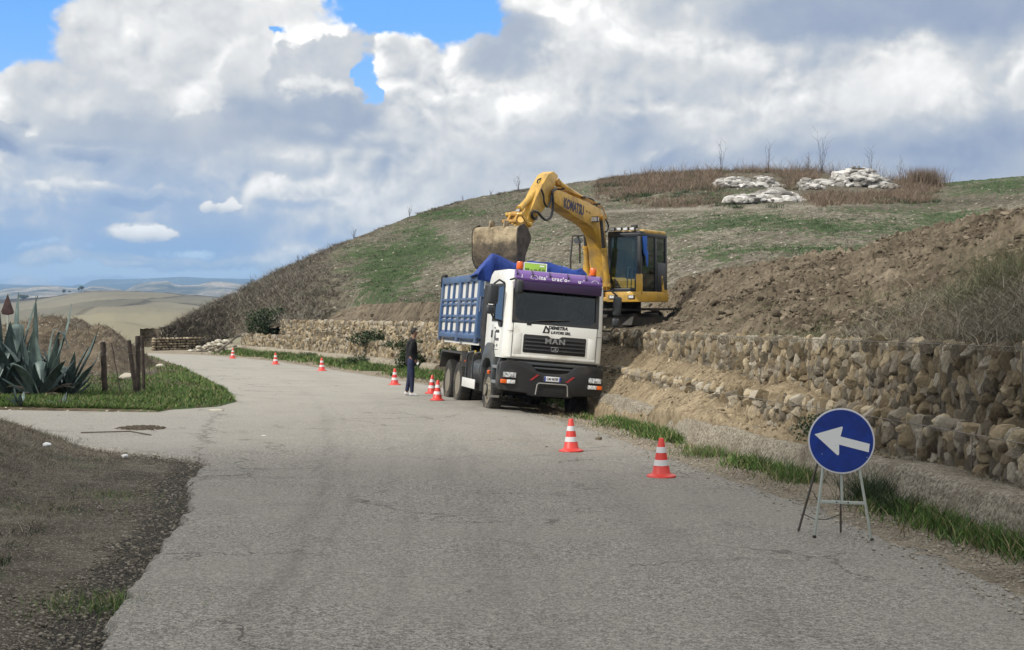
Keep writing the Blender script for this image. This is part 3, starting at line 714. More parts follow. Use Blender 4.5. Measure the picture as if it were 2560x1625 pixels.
def hill_pt(px, t):
    """px column (chart units) and t 0..1 from wall to crest, beyond 1 the back slope"""
    taz = np.array([elev(p, 700)[1] for p in np.ravel(px)]).reshape(np.shape(px))
    r0 = wall_r(taz); z0 = wall_top(r0)
    z0 = z0 - 1.5 * (1 - sst(px, 430, 690))
    r1 = np.interp(px, HPX, HR)
    e = np.array([elev(p, np.interp(p, HPX, HPY))[0] for p in np.ravel(px)]).reshape(np.shape(px))
    z1 = EYE + r1 * e
    r = r0 + (r1 - r0) * t
    # on the terrace the first metres stay flat
    w = sst(px, 700, 1000)
    f1 = t; f2 = np.where(t < 1, (t ** 1.25), 1)
    f = f1 * (1 - w) + f2 * w
    lo = np.minimum(f, 1)
    z = z0 + (z1 - z0) * (lo + 0.10 * np.sin(PI * np.clip(lo, 0, 1)) * (1 - w))
    z = z - np.clip(t - 1, 0, 9) * (r1 - r0) * 0.22 - 0.02
    sr = np.interp(px, SPX, SR); low = (1 - sst(r, sr - 2.5, sr + 1.5)) * sst(px, 715, 770)
    z = z * (1 - low) + np.minimum(z, z0 - 0.45) * low
    return taz * r, r, z
def hill():
    px = np.linspace(330, 3600, 760); px = px[(px < 2700) | (np.arange(760) % 3 == 0)]
    t = np.concatenate([np.linspace(0, 1, 420) ** 1.15, np.linspace(1.02, 2.2, 14)])
    A, Tt = np.meshgrid(px, t, indexing='ij')
    tz = np.array([elev(p, 700)[1] for p in px]); 
    x, y, z = hill_pt(A, Tt)
    n = fbm(x * 1.1, y * 1.1, 0, 4, 0.62, 51); n2 = fbm(x * 0.16, y * 0.16, 0, 3, 0.5, 52); n3 = fbm(x * 3.3, y * 3.3, 0, 2, 0.6, 54)
    z = z + 0.11 * n + 0.08 * n3 + 0.35 * n2 * np.sin(PI * np.clip(Tt, 0, 1))
    z = np.where(Tt < 0.02, z - 0.1, z)
    cy = chart_y(x, y, z)
    o = np_mesh('hill', np.stack([x, y, z], -1).reshape(-1, 3), grid_faces(*x.shape), m_hill(), loop_attr={'green': green_map(A, cy).ravel(), 'lane': lane_map(A, cy).ravel()})
    tag(o, kind='structure')
hill()
# ------------------------------------------------------------------ dug soil heaped on the terrace
def heap_pt(px, t):
    taz = np.array([elev(p, 700)[1] for p in np.ravel(px)]).reshape(np.shape(px))
    r0 = wall_r(taz); z0 = wall_top(r0) + 0.06
    r1 = np.interp(px, SPX, SR); r1 = np.maximum(r1, r0 + 3)
    e = np.array([elev(p, np.interp(p, SPX, SPY))[0] for p in np.ravel(px)]).reshape(np.shape(px))
    z1 = EYE + r1 * e
    r = r0 + (r1 - r0) * t
    flat = sst(px, 700, 760) * (1 - sst(px, 1545, 1680))
    f = np.clip(t, 0, 1)
    fs = f ** 0.92                                    # right: even steep face
    ff = sst(f, 0.70, 1.0)
    z = z0 + (z1 - z0) * (fs * (1 - flat) + ff * flat)
    z = z - np.clip(t - 1, 0, 5) * (r1 - r0) * (0.45)
    return taz * r, r, z
def heap_noise(x, y):
    a = fbm(x * 0.9, y * 0.9, 0, 5, 0.62, 61); b = np.abs(fbm(x * 2.4, y * 2.4, 0, 4, 0.6, 62)); c = fbm(x * 6.5, y * 6.5, 0, 3, 0.65, 63)
    return 0.16 * a + 0.20 * b + 0.10 * c
def heap():
    px = np.concatenate([np.linspace(705, 1540, 330), np.linspace(1542, 2500, 820), np.linspace(2506, 3300, 90)])
    t = np.concatenate([np.linspace(0, 1, 300), np.linspace(1.01, 1.9, 30)])
    A, Tt = np.meshgrid(px, t, indexing='ij')
    x, y, z = heap_pt(A, Tt)
    k = 0.35 + 0.65 * sst(A, 1480, 1700)
    z = z + heap_noise(x, y) * k * sst(Tt, 0.0, 0.08) * 1.15
    z = z - 0.3 * (1 - sst(A, 705, 760))
    o = np_mesh('soil_bank', np.stack([x, y, z], -1).reshape(-1, 3), grid_faces(*x.shape), M_SOIL)
    tag(o, kind='structure')
heap()
# ------------------------------------------------------------------ gabion walls: wire baskets of stone, each wall a thing
def stone_extra(T, g, c):
    ta = T.node('ShaderNodeAttribute'); ta.attribute_name = 'tone'; gs = T.sstep(T.m('SINE', T.m('MULTIPLY', ta.outputs['Fac'], 47.0)), -0.1, 0.6)
    c = T.mix(T.m('MULTIPLY', gs, 0.55), c, T.ramp(ta.outputs['Fac'], [(0, (0.13, 0.122, 0.105)), (1, (0.36, 0.345, 0.31))]))
    st = T.sstep(T.noise(g, 2.2, 7, 0.7), 0.50, 0.72)
    c = T.mix(T.m('MULTIPLY', st, 0.55), c, (0.13, 0.095, 0.055))
    l = T.sstep(T.noise(T.v('MULTIPLY', g, (9, 9, 30)), 1.0, 5, 0.7), 0.55, 0.7)
    return T.mix(T.m('MULTIPLY', l, 0.35), c, (0.07, 0.06, 0.045))
M_STONE = m_toned('gabion_stone', [(0.0, (0.105, 0.083, 0.052)), (0.35, (0.215, 0.170, 0.107)), (0.7, (0.33, 0.268, 0.175)), (1.0, (0.47, 0.40, 0.285))], extra=stone_extra, bumpy=0.03, bsc=14)
M_CORE = mat('wall_core_earth', (0.05, 0.04, 0.028), 0.95, var=0.4, vscale=8, bump=0.8, bscale=20, spec=0.1)
M_WIRE = mat('galvanised_wire', (0.16, 0.15, 0.135), 0.6, metal=0.5)
def wall_strip(y0, y1, off0, off1, z0, z1, step=0.5):
    ys = np.arange(y0, y1 + 0.01, step); V = []
    for y in ys:
        a = bank(y, off0); b = bank(y, off1); bz = -SL * y
        V += [(a[0], a[1], bz + z0), (a[0], a[1], bz + z1), (b[0], b[1], bz + z1), (b[0], b[1], bz + z0)]
    n = len(ys); F = []
    for i in range(n - 1):
        for j in range(4): F.append((i * 4 + j, i * 4 + (j + 1) % 4, i * 4 + 4 + (j + 1) % 4, i * 4 + 4 + j))
    m = MB(); m.add(V, F + [(0, 1, 2, 3), ((n - 1) * 4 + 3, (n - 1) * 4 + 2, (n - 1) * 4 + 1, (n - 1) * 4)]); return m
def gabion(label, y0, y1, off, z0, z1, sz, sub, seed, tall=1.0, wire=True, depth=0.9, group='gabion walls of caged stone'):
    t = thing('gabion_wall', label, 'gabion wall', (*[float(v) for v in bank((y0 + y1) / 2, off)], -SL * (y0 + y1) / 2 + z0), 0, group); t['kind'] = 'thing'
    inv = Matrix.Translation(-t.location)
    wall_strip(y0, y1, off + 0.10, off + depth, z0 - 0.2, z1 - 0.02).build('earth_core', M_CORE, t, xf=inv)
    g = np.random.default_rng(seed); P, S = [], []
    zc = z0
    while zc < z1 - 0.02:
        hh = sz * tall * g.uniform(0.75, 1.25); s = y0 - g.uniform(0, sz)
        while s < y1:
            w = sz * g.choice((0.6, 0.8, 1.0, 1.3, 1.6)); ty = kerb_dir(s)[1]
            hs = hh * g.uniform(0.8, 1.25)
            x, y = bank(s + w * ty / 2, off + 0.06 + g.uniform(-0.02, 0.03))
            P.append((x, y, -SL * s + zc + hh / 2 + g.uniform(-0.25, 0.25) * hh)); S.append((w * 0.56, min(w, sz) * 0.56, hs * 0.62)); s += w * ty * 0.93
        zc += hh * 0.86
    # a top layer lying in the lid of the basket
    s = y0
    while s < y1:
        w = sz * g.uniform(0.7, 1.4)
        for k in range(2):
            x, y = bank(s, off + 0.18 + k * sz * 0.9 + g.uniform(-0.05, 0.05)); P.append((x, y, -SL * s + z1 - 0.03 + g.uniform(-0.04, 0.03))); S.append((w * 0.55, w * 0.55, sz * 0.4))
        s += w * 0.9
    P, S = np.array(P), np.array(S)
    S[:, 0] *= 0.85; S[:, 1] *= 0.85
    near = P[:, 1] < (25 if sub > 1 else -1)
    if near.any():
        V, F, tn = join([rocks(P[near], S[near] * 1.06, 3, seed, 0.50, 1.9, 0.55, rot=True, cut=13), rocks(P[~near], S[~near] * 1.06, 2, seed + 1, 0.62, 1.5, 0.5, rot=True, cut=12)])
    else: V, F, tn = rocks(P, S * 1.06, 2, seed, 0.62, 1.5, 0.5, rot=True, cut=11)
    np_mesh('stone_fill', V - np.array(t.location), F, M_STONE, t, loop_attr={'tone': tn}, smooth=False)
    if wire:
        m = MB(); st = 0.11; h = z1 - z0
        s = y0 - h
        W_ = []
        while s < y1:
            for sg in (1, -1):
                a, b = (s, s + h) if sg > 0 else (s + h, s)
                n = 4; pts = []
                for q in range(n + 1):
                    f = q / n; yy = a + (b - a) * f
                    if yy < y0 or yy > y1: pts = pts if len(pts) > 1 else []; continue
                    x, y = bank(yy, off - 0.06); pts.append((x, y, -SL * yy + z0 + h * f))
                if len(pts) > 1: W_.append(pts)
            s += st
        for pts in W_: m.tube(pts, 0.0012, 3, cap=False)
        for zz in (z0 + 0.02, z1 + 0.01):
            ys = np.arange(y0, y1, 0.5); m.tube([(*bank(v, off - 0.07), -SL * v + zz) for v in ys], 0.005, 4)
        for yy in np.arange(y0, y1, 2.0): m.tube([(*bank(yy, off - 0.07), -SL * yy + z0), (*bank(yy, off - 0.07), -SL * yy + z1)], 0.005, 4)
        m.build('wire_basket', M_WIRE, t, xf=inv)
    return t
gabion('tall upper tier of caged ochre stones between the arrow sign and the truck', 7.0, 44.6, 1.15, 0.74, 1.78, 0.135, 2, 101, tall=1.05)
gabion('low stone tier just above the concrete footing behind the round arrow sign', 7.0, 43.5, 0.62, 0.36, 0.86, 0.15, 2, 102, tall=0.9)
gabion('upper stone tier with a clean square end on the far side of the truck', 45.0, 78.6, 1.15, 0.80, 1.86, 0.145, 1, 103, wire=False)
gabion('low stone tier under the far square-ended tier, leading to the bend', 45.0, 83.6, 0.50, 0.30, 0.92, 0.15, 1, 104, wire=False)
# the old wall across the bend
M_OLD = m_toned('old_rubble_stone', [(0.0, (0.14, 0.11, 0.075)), (0.5, (0.27, 0.22, 0.15)), (1.0, (0.42, 0.36, 0.27))], bumpy=0.03)
def old_wall():
    a, b = at(362, 830, 86), at(500, 830, 89)
    t = thing('stone_wall', 'old overgrown brown stone wall standing across the far bend of the road', 'wall', a); t['kind'] = 'thing'
    g = np.random.default_rng(5); P, S = [], []
    d = b - a; L = math.hypot(d.x, d.y)
    for r in range(8):
        s = 0
        while s < L:
            w = g.uniform(0.15, 0.4); f = s / L; P.append((d.x * f, d.y * f + g.uniform(-.05, .05), -0.25 + r * 0.155)); S.append((w * 0.5, 0.15, 0.09)); s += w * 0.85
    V, F, tn = rocks(np.array(P), np.array(S), 1, 5, 0.3); np_mesh('stonework', V, F, M_OLD, t, loop_attr={'tone': tn})
    m = MB(); m.add([(0, .12, -.5), (d.x, d.y + .12, -.5), (d.x, d.y + .12, 0.85), (0, .12, 0.85), (0, .6, -.5), (d.x, d.y + .6, -.5), (d.x, d.y + .6, 0.85), (0, .6, 0.85)], [(0, 1, 2, 3), (4, 7, 6, 5), (0, 3, 7, 4), (1, 5, 6, 2), (3, 2, 6, 7), (0, 4, 5, 1)])
    m.build('earth_core', M_CORE, t)
old_wall()
# ------------------------------------------------------------------ concrete footings
def m_conc():
    m, T, bs = newmat('pitted_concrete'); g = T.node('ShaderNodeTexCoord').outputs['Object']
    a = T.noise(g, 24, 5, 0.85); b = T.noise(g, 1.3, 7, 0.72)
    c = T.ramp(a, [(0.39, (0.11, 0.094, 0.070)), (0.48, (0.31, 0.272, 0.208)), (0.57, (0.52, 0.47, 0.375))])
    c = T.mix(T.m('MULTIPLY', T.sstep(b, 0.48, 0.62), 0.55), c, (0.17, 0.135, 0.09))
    T.put(bs.inputs['Base Color'], c); bs.inputs['Roughness'].default_value = 0.92; bump(T, bs, T.m('ADD', a, T.m('MULTIPLY', T.noise(g, 9, 5, 0.7), 0.7)), 1.0, 0.06); return m
M_CONC = m_conc()
def footing(label, y0, y1, h=0.42, seed=0):
    ys = np.arange(y0, y1, 0.06 if y0 < 40 else 0.15); prof = [(0.04, -0.15), (0.0, 0.0), (0.02, 0.12), (0.05, 0.24), (0.09, 0.33), (0.12, 0.39), (0.18, 0.42), (0.30, 0.43), (0.45, 0.43), (0.65, 0.42), (0.66, 0.1)]
    pr = np.array([(np.interp(q, np.linspace(0, 1, len(prof)), [p[0] for p in prof]), np.interp(q, np.linspace(0, 1, len(prof)), [p[1] for p in prof])) for q in np.linspace(0, 1, 34)])
    Y, O = np.meshgrid(ys, pr[:, 0], indexing='ij'); Zp = np.broadcast_to(pr[:, 1], Y.shape)
    n = fbm(Y * 3, Zp * 8, seed, 4, 0.6, 70); n2 = fbm(Y * 0.5, 0 * Y, seed, 3, 0.5, 71)
    off = O + 0.045 * n; x, y = bank(Y, off); z = base_z(x, y) * 0 - SL * Y + Zp * (h / 0.42) * (1 + 0.12 * n2) + 0.012 * fbm(Y * 9, O * 20, 0, 3, 0.6, 72)
    V = np.stack([x, y, z], -1).reshape(-1, 3); c = V.mean(0); c[2] = V[:, 2].min()
    nn = len(pr); F = grid_faces(len(ys), nn)
    o = np_mesh('concrete_footing', V - c, F, M_CONC); o.location = c
    tag(o, label, 'footing', 'concrete footings along the walls', 'thing')
    # close both ends
    import bmesh
    bm = bmesh.new(); bm.from_mesh(o.data); bm.verts.ensure_lookup_table()
    for k in (0, (len(ys) - 1) * nn): 
        try: bm.faces.new([bm.verts[k + j] for j in range(nn)])
        except Exception: pass
    bmesh.ops.recalc_face_normals(bm, faces=bm.faces); bm.to_mesh(o.data); bm.free()
footing('long pitted concrete footing running behind the arrow sign, soil spilled over it near the truck', 6.5, 43.0, 0.44, 1)
footing('short broken block of pale concrete footing just left of the person', 46.3, 50.4, 0.42, 2)
footing('small stub of concrete footing between two weed clumps', 51.6, 53.6, 0.42, 3)
footing('long pale concrete footing along the far road edge behind three cones', 55.0, 87.0, 0.40, 4)
# ------------------------------------------------------------------ soil spilled over the wall beside the truck
def slump():
    ys = np.arange(15.5, 44.5, 0.07); t = np.linspace(0, 1, 90)
    Y, Tt = np.meshgrid(ys, t, indexing='ij')
    top = np.interp(Y, [15.5, 17, 19, 22, 26, 30, 34, 38, 44.5], [0.40, 0.62, 0.95, 1.12, 1.26, 1.42, 1.60, 1.62, 0.7])
    foot = np.interp(Y, [15.5, 18, 22, 26, 31, 36, 41, 44.5], [0.30, 0.22, 0.12, 0.0, -0.10, -0.12, 0.05, 0.3])
    off = foot + (1.30 - foot) * Tt
    edge = 0.45 * (1 - sst(Y, 24, 30) * (1 - sst(Y, 34, 42))) + 0.0
    z = edge + (top - edge) * Tt ** 0.9 - 0.35 * (1 - sst(Tt, 0, 0.05))
    n = fbm(Y * 1.0, off * 2, 0, 5, 0.62, 81)
    z = z + 0.13 * n + 0.07 * np.abs(fbm(Y * 4, off * 4, 0, 3, 0.6, 82)) - 0.30 * sst(np.abs(Y - 30), 11, 15)
    # bare patch where the lower stones look out
    z = z - 0.38 * np.exp(-(((Y - 20.8) / 2.2) ** 2)) * np.exp(-((off - 0.50) / 0.16) ** 2)
    x, y = bank(Y, off)
    o = np_mesh('spilled_soil', np.stack([x, y, z - SL * Y], -1).reshape(-1, 3), grid_faces(*x.shape), M_SPILL); tag(o, kind='structure')
M_SPILL = m_earth('spilled_soil', [(0.09, 0.068, 0.042), (0.20, 0.158, 0.10), (0.31, 0.25, 0.165), (0.40, 0.335, 0.23)], 1.4, fine=34, bdist=0.05, pebble=0.4, psc=14, pebcol=(0.42, 0.36, 0.26))
slump()
# loose clods over the dug soil
M_CLOD = m_toned('soil_clods', [(0.0, (0.045, 0.036, 0.025)), (0.5, (0.125, 0.101, 0.072)), (1.0, (0.26, 0.217, 0.162))], bumpy=0.04, bsc=10)
def clods():
    g = np.random.default_rng(3); n = 17000
    px = np.concatenate([g.uniform(1540, 2480, int(n * .8)), g.uniform(720, 1540, int(n * .2))]); t = g.uniform(0.02, 1.0, n) 
    x, y, z = heap_pt(px, t); k = 0.35 + 0.65 * sst(px, 1480, 1700)
    z = z + heap_noise(x, y) * k * sst(t, 0.0, 0.08) * 1.15
    s = 0.016 + 0.034 * g.random(n) ** 3 + 0.06 * (g.random(n) > 0.985)
    keep = (fbm(x * 0.8, y * 0.8, 0, 4, 0.6, 90) * 1.6 + g.uniform(-0.35, 0.4, n)) > 0.05
    P = np.stack([x, y, z + s * 0.2], -1)[keep]; s = s[keep]
    S = np.stack([s, s * g.uniform(0.6, 1, len(s)), s * g.uniform(0.5, 0.9, len(s))], -1)
    big = s > 0.07
    A = rocks(P[big], S[big], 2, 7, 0.55, 1.9, 0.3, cut=10); B = rocks(P[~big], S[~big], 2, 8, 0.5, 1.7, 0.2, cut=9)
    V, F, tn = join([A, B]); tag(np_mesh('soil_clods', V, F, M_CLOD, loop_attr={'tone': tn}, smooth=False), kind='stuff')
clods()
def slump_clods():
    g = np.random.default_rng(4); n = 5200; y = g.uniform(16, 42, n); q = g.random(n); off = 0.0 + 1.25 * q
    top = np.interp(y, [15.5, 17, 19, 22, 26, 30, 34, 38, 44.5], [0.40, 0.62, 0.95, 1.12, 1.26, 1.42, 1.60, 1.62, 0.7]); foot = np.interp(y, [15.5, 18, 22, 26, 31, 36, 41, 44.5], [0.30, 0.22, 0.12, 0.0, -0.10, -0.12, 0.05, 0.3])
    t = (off - foot) / (1.30 - foot); edge = 0.45 * (1 - sst(y, 24, 30) * (1 - sst(y, 34, 42))); z = edge + (top - edge) * np.clip(t, 0, 1) ** 0.9 + 0.13 * fbm(y, off * 2, 0, 5, 0.62, 81) + 0.07 * np.abs(fbm(y * 4, off * 4, 0, 3, 0.6, 82)) - 0.38 * np.exp(-(((y - 20.8) / 2.2) ** 2)) * np.exp(-((off - 0.50) / 0.16) ** 2)
    k = (t > 0.04) & (fbm(y * 1.5, off * 3, 0, 3, 0.6, 83) + g.uniform(-.2, .3, n) > 0); x, yy = bank(y, off); s = 0.012 + 0.03 * g.random(n) ** 4
    P = np.stack([x, yy, z - SL * y], -1)[k]; s = s[k]; V, F, tn = rocks(P, np.stack([s, s * 0.8, s * 0.7], -1), 1, 16, 0.5, 1.7, 0.3); tag(np_mesh('spilled_clods', V, F, M_SPCLOD, loop_attr={'tone': tn}), kind='stuff')
M_SPCLOD = m_toned('spilled_clod', [(0.0, (0.10, 0.078, 0.048)), (0.5, (0.22, 0.175, 0.115)), (1.0, (0.36, 0.30, 0.21))])
slump_clods()
# pale stones on the field
M_PALE = m_toned('pale_field_stone', [(0.0, (0.25, 0.22, 0.17)), (0.5, (0.42, 0.39, 0.32)), (1.0, (0.60, 0.57, 0.50))], bumpy=0.02)
def field_stones():
    g = np.random.default_rng(9); n = 5200
    px = g.uniform(760, 2480, n); t = g.random(n) ** 1.3
    x, y, z = hill_pt(px, t)
    dens = sst(px, 900, 1250) * (1 - sst(px, 1500, 2000)) * 0.9 + 0.18
    keep = g.random(n) < dens
    z = z + 0.35 * fbm(x * 0.16, y * 0.16, 0, 3, 0.5, 52) * np.sin(PI * np.clip(t, 0, 1)) + 0.03
    s = 0.02 + 0.07 * g.random(n) ** 6
    P = np.stack([x, y, z], -1)[keep]; s = s[keep]; S = np.stack([s, s, s * 0.7], -1)
    V, F, tn = rocks(P, S, 1, 11, 0.5); tag(np_mesh('field_pebbles', V, F, M_PALE, loop_attr={'tone': tn}), kind='stuff')
field_stones()
# gravel grains along the road edges
def grit():
    g = np.random.default_rng(13); n = 12000
    y = 6 + 26 * g.random(n) ** 1.6; xr = road_edges(y)[1]; x = xr + g.normal(0.22, 0.28, n)
    n2 = 34000; y2 = 5 + 17 * g.random(n2) ** 1.3; xl = road_edges(y2)[0]; x2 = xl - 0.02 - np.abs(g.normal(0, 1.6, n2))
    z = base_z(x, y) + 0.012; z2 = base_z(x2, y2) - 0.05 + bank_h(x2, y2)
    s = 0.005 + 0.016 * g.random(n + n2) ** 5
    P = np.concatenate([np.stack([x, y, z], -1), np.stack([x2, y2, z2], -1)]); S = np.stack([s, s, s * 0.6], -1)
    V, F, tn = rocks(P, S, 1, 15, 0.3); tn = np.where(np.arange(len(tn)) < n * (len(tn) // (n + n2)), 0.45 + 0.55 * tn, 0.75 * tn ** 1.6); tag(np_mesh('gravel', V, F, M_PALE if False else m_toned('grit', [(0.0, (0.11, 0.098, 0.078)), (0.6, (0.22, 0.20, 0.165)), (1.0, (0.42, 0.39, 0.33))]), loop_attr={'tone': tn}), kind='stuff')
grit()
# ------------------------------------------------------------------ grass, weeds and shrubs
def leafmat(name, stops, trans=0.25, rough=0.6):
    m, T, bs = newmat(name)
    at_ = T.node('ShaderNodeAttribute'); at_.attribute_name = 'tone'
    T.put(bs.inputs['Base Color'], T.ramp(at_.outputs['Fac'], stops)); bs.inputs['Roughness'].default_value = rough; bs.inputs['Specular IOR Level'].default_value = 0.25
    return m
M_GRASS = leafmat('green_grass', [(0, (0.024, 0.056, 0.013)), (0.5, (0.066, 0.130, 0.027)), (0.80, (0.125, 0.20, 0.045)), (0.9, (0.20, 0.175, 0.085)), (1, (0.30, 0.25, 0.15))])
M_DRY = leafmat('dry_grass', [(0, (0.10, 0.08, 0.05)), (0.6, (0.22, 0.18, 0.115)), (1, (0.34, 0.29, 0.20))])
M_SCRUB = leafmat('grey_scrub', [(0, (0.06, 0.052, 0.042)), (0.5, (0.165, 0.145, 0.118)), (0.85, (0.28, 0.25, 0.205)), (1, (0.085, 0.105, 0.05))])
M_REED = leafmat('russet_reed', [(0, (0.075, 0.052, 0.038)), (0.5, (0.175, 0.128, 0.092)), (1, (0.30, 0.235, 0.17))])
M_WEED = leafmat('dark_weed', [(0, (0.014, 0.026, 0.012)), (0.6, (0.034, 0.058, 0.022)), (1, (0.075, 0.105, 0.042))])
M_OLIVE = leafmat('olive_scrub', [(0, (0.05, 0.06, 0.03)), (0.6, (0.12, 0.135, 0.07)), (1, (0.22, 0.21, 0.12))])
def grass(name, m, P, H, W_, lean, seed, seg=2, curve=0.35):
    V, F, tn = blades(P, H, W_, lean, seed, seg, curve)
    return np_mesh(name, V, F, m, loop_attr={'tone': tn})
def verge_grass():
    g = np.random.default_rng(21); parts = []
    n = 44000
    y = 9 + 75 * g.random(n) ** 1.25
    xr = road_edges(y)[1]; xk = kerb_x(y)
    t = 1 - np.abs(g.normal(0, 0.33, n)); x = xk - (xk - xr) * (1 - t)
    d = fbm(x * 0.9, y * 0.35, 0, 4, 0.55, 91) + 0.30 * sst(t, 0.2, 0.8) + 0.25 * sst(y, 35, 48) + 0.22 * np.exp(-((y - 25) / 5.0) ** 2) - 0.05
    keep = (t > 0.12) & (d + g.uniform(-0.22, 0.22, n) > 0.24) & (x > xr + 0.12)
    x, y, t = x[keep], y[keep], t[keep]; n = len(x)
    hh = (0.07 + 0.13 * g.random(n)) * (0.6 + 0.7 * sst(t, 0.3, 0.9)) * (0.8 + 0.5 * fbm(x * 2, y * 2, 0, 2, 0.5, 92) + 0.15)
    hh = hh * (1 + 0.5 * sst(y, 38, 50))
    parts = grass('verge_grass', M_GRASS, np.stack([x, y, base_z(x, y) + 0.02], -1), hh, 0.006 + 0.0006 * y, 0.9, 22)
    tag(parts, kind='stuff')
def verge_stalks():
    g = np.random.default_rng(121); n = 7000; y = 9 + 70 * g.random(n) ** 1.2; xk = kerb_x(y); xr = road_edges(y)[1]; t = g.random(n) ** 0.7; x = xr + (xk - xr) * t; k = fbm(x * 1.3, y * 0.6, 0, 4, 0.6, 122) + g.uniform(-.3, .3, n) > 0.0
    o = grass('verge_straw', M_DRY, np.stack([x, y, base_z(x, y) + 0.02], -1)[k], 0.03 + 0.16 * g.random(k.sum()) ** 2, 0.004 + 0.0004 * y[k], 1.4, 123, 2, 0.6); tag(o, kind='stuff')
verge_grass(); verge_stalks()
def island_grass():
    g = np.random.default_rng(23); n = 150000
    y = 29.6 + 44 * g.random(n) ** 1.7; az = g.uniform(-0.40, -0.10, n); x = az * y
    xl = np.interp(y, LY2, LX2); ins = np.minimum(xl - x, (y - 29.5))
    d = 1.0 - 0.115 * np.maximum(ins - 1.6, 0) + 0.55 * fbm(x * 0.6, y * 0.35, 0, 4, 0.6, 94) - 0.5 * sst(-x, 9.5, 12) * sst(y, 31, 33.5)
    d = d - 0.9 * sst(y, 35, 44) * sst(ins, 1.3, 2.4)
    keep = (ins > 0.05) & (d + g.uniform(-0.25, 0.25, n) > 0.55)
    x, y = x[keep], y[keep]; n = len(x)
    o = grass('corner_grass', M_GRASS, np.stack([x, y, corner_z(x, y) - 0.01], -1), (0.05 + 0.09 * g.random(n)) * (1 + 0.5 * fbm(x, y, 0, 3, 0.5, 95)), 0.014 + 0.0004 * y, 0.9, 24, 1)
    tag(o, kind='stuff')
    # dead stalks and brush behind the posts
    n = 42000; y = g.uniform(34.5, 68, n); x = g.uniform(-0.40, -0.245, n) * y
    xl = np.interp(y, LY2, LX2); keep = (xl - x > 1.2) & (fbm(x * 0.4, y * 0.3, 0, 4, 0.6, 96) + g.uniform(-.3, .3, n) > -0.02) & ~((np.abs(x + 10.0) < 1.4) & (y < 41))
    x, y = x[keep], y[keep]; n = len(x)
    o = grass('field_brush', M_SCRUB, np.stack([x, y, corner_z(x, y) - 0.02], -1), 0.08 + 0.26 * g.random(n) ** 2, 0.02, 1.4, 25, 2); tag(o, kind='stuff')
island_grass()
def bank_weeds():
    g = np.random.default_rng(26); n = 72000
    y = g.uniform(8.0, 22.8, n); x = -(0.166 * y + 2.45) - g.uniform(-0.4, 4.0, n)
    h0 = bank_h(x, y); keep = (h0 + g.uniform(-0.15, 0.30, n) + 0.35 * fbm(x * 1.5, y, 0, 4, 0.6, 97) > 0.18) & (road_edges(y)[0] - x > 0.6)
    x, y, h0 = x[keep], y[keep], h0[keep]; n = len(x); z = base_z(x, y) - 0.03 + h0
    gr = fbm(x * 0.9, y * 0.7, 0, 4, 0.6, 98) + g.uniform(-0.2, 0.2, n) > 0.18
    P = np.stack([x, y, z], -1)
    o = grass('bank_dry_grass', M_DRYDARK, P[~gr], 0.03 + 0.12 * g.random((~gr).sum()) ** 1.6, 0.006, 1.9, 27, 2, 0.6); tag(o, kind='stuff')
    o = grass('bank_green_weeds', M_WEED, P[gr], 0.03 + 0.08 * g.random(gr.sum()), 0.010, 1.2, 28, 2, 0.5); tag(o, kind='stuff')
    # straw and tufts on the bare dirt
    n = 5200; y = 5.5 + 15 * g.random(n); x = road_edges(y)[0] - g.uniform(0.2, 4.0, n)
    keep = fbm(x * 1.4, y * 1.0, 0, 3, 0.6, 99) + g.uniform(-.1, .1, n) > 0.20
    x, y = x[keep], y[keep]; n = len(x)
    o = grass('dirt_straw', M_DRYDARK, np.stack([x, y, base_z(x, y) - 0.045 + bank_h(x, y)], -1), 0.02 + 0.07 * g.random(n), 0.006, 2.4, 29, 2, 0.7); tag(o, kind='stuff')
    for (px, py, r, k, s) in ((265, 1408, 0.22, 700, 1), (225, 1160, 0.22, 350, 2), (60, 1035, 0.5, 500, 3), (40, 1190, 0.35, 500, 4)):
        c = on_ground(px, py); q = g.normal(0, 1, (k, 2)) * (r * 1.3, r); xx = c.x + q[:, 0]; yy = c.y + q[:, 1]
        o = grass('grass_tuft', M_GRASS if s != 3 else M_WEED, np.stack([xx, yy, base_z(xx, yy) - 0.05 + bank_h(xx, yy)], -1), 0.04 + 0.07 * g.random(k), 0.007, 1.0, 30 + s, 2)
        tag(o, {1: 'small green tuft at the broken asphalt edge near the bottom of the dirt', 2: 'small flat green tuft in the upper part of the bare dirt', 3: 'green weeds on the crest of the near bank beside the side road', 4: 'dark green clump low on the near bank at the picture edge'}[s], 'grass tuft', kind='stuff')
M_DRYDARK = leafmat('weathered_straw', [(0, (0.05, 0.043, 0.032)), (0.6, (0.15, 0.13, 0.095)), (1, (0.31, 0.27, 0.20))])
bank_weeds()
def hill_surface(px, t):
    x, y, z = hill_pt(px, t)
    return x, y, z + 0.35 * fbm(x * 0.16, y * 0.16, 0, 3, 0.5, 52) * np.sin(PI * np.clip(t, 0, 1))
def bush_cloud(x, y, z, k, h, w, wid, seed, seg=1, spread=0.5, lean=0.9, curve=0.3):
    """k thin twigs fanning from each root"""
    g = np.random.default_rng(seed); n = len(x)
    X = np.repeat(x, k) + g.normal(0, 1, n * k) * np.repeat(w, k) * spread; Y = np.repeat(y, k) + g.normal(0, 1, n * k) * np.repeat(w, k) * spread
    Z = np.repeat(z, k) - 0.03; H = np.repeat(h, k) * g.uniform(0.35, 1.0, n * k)
    return blades(np.stack([X, Y, Z], -1), H, wid, lean, seed + 1, seg, curve)
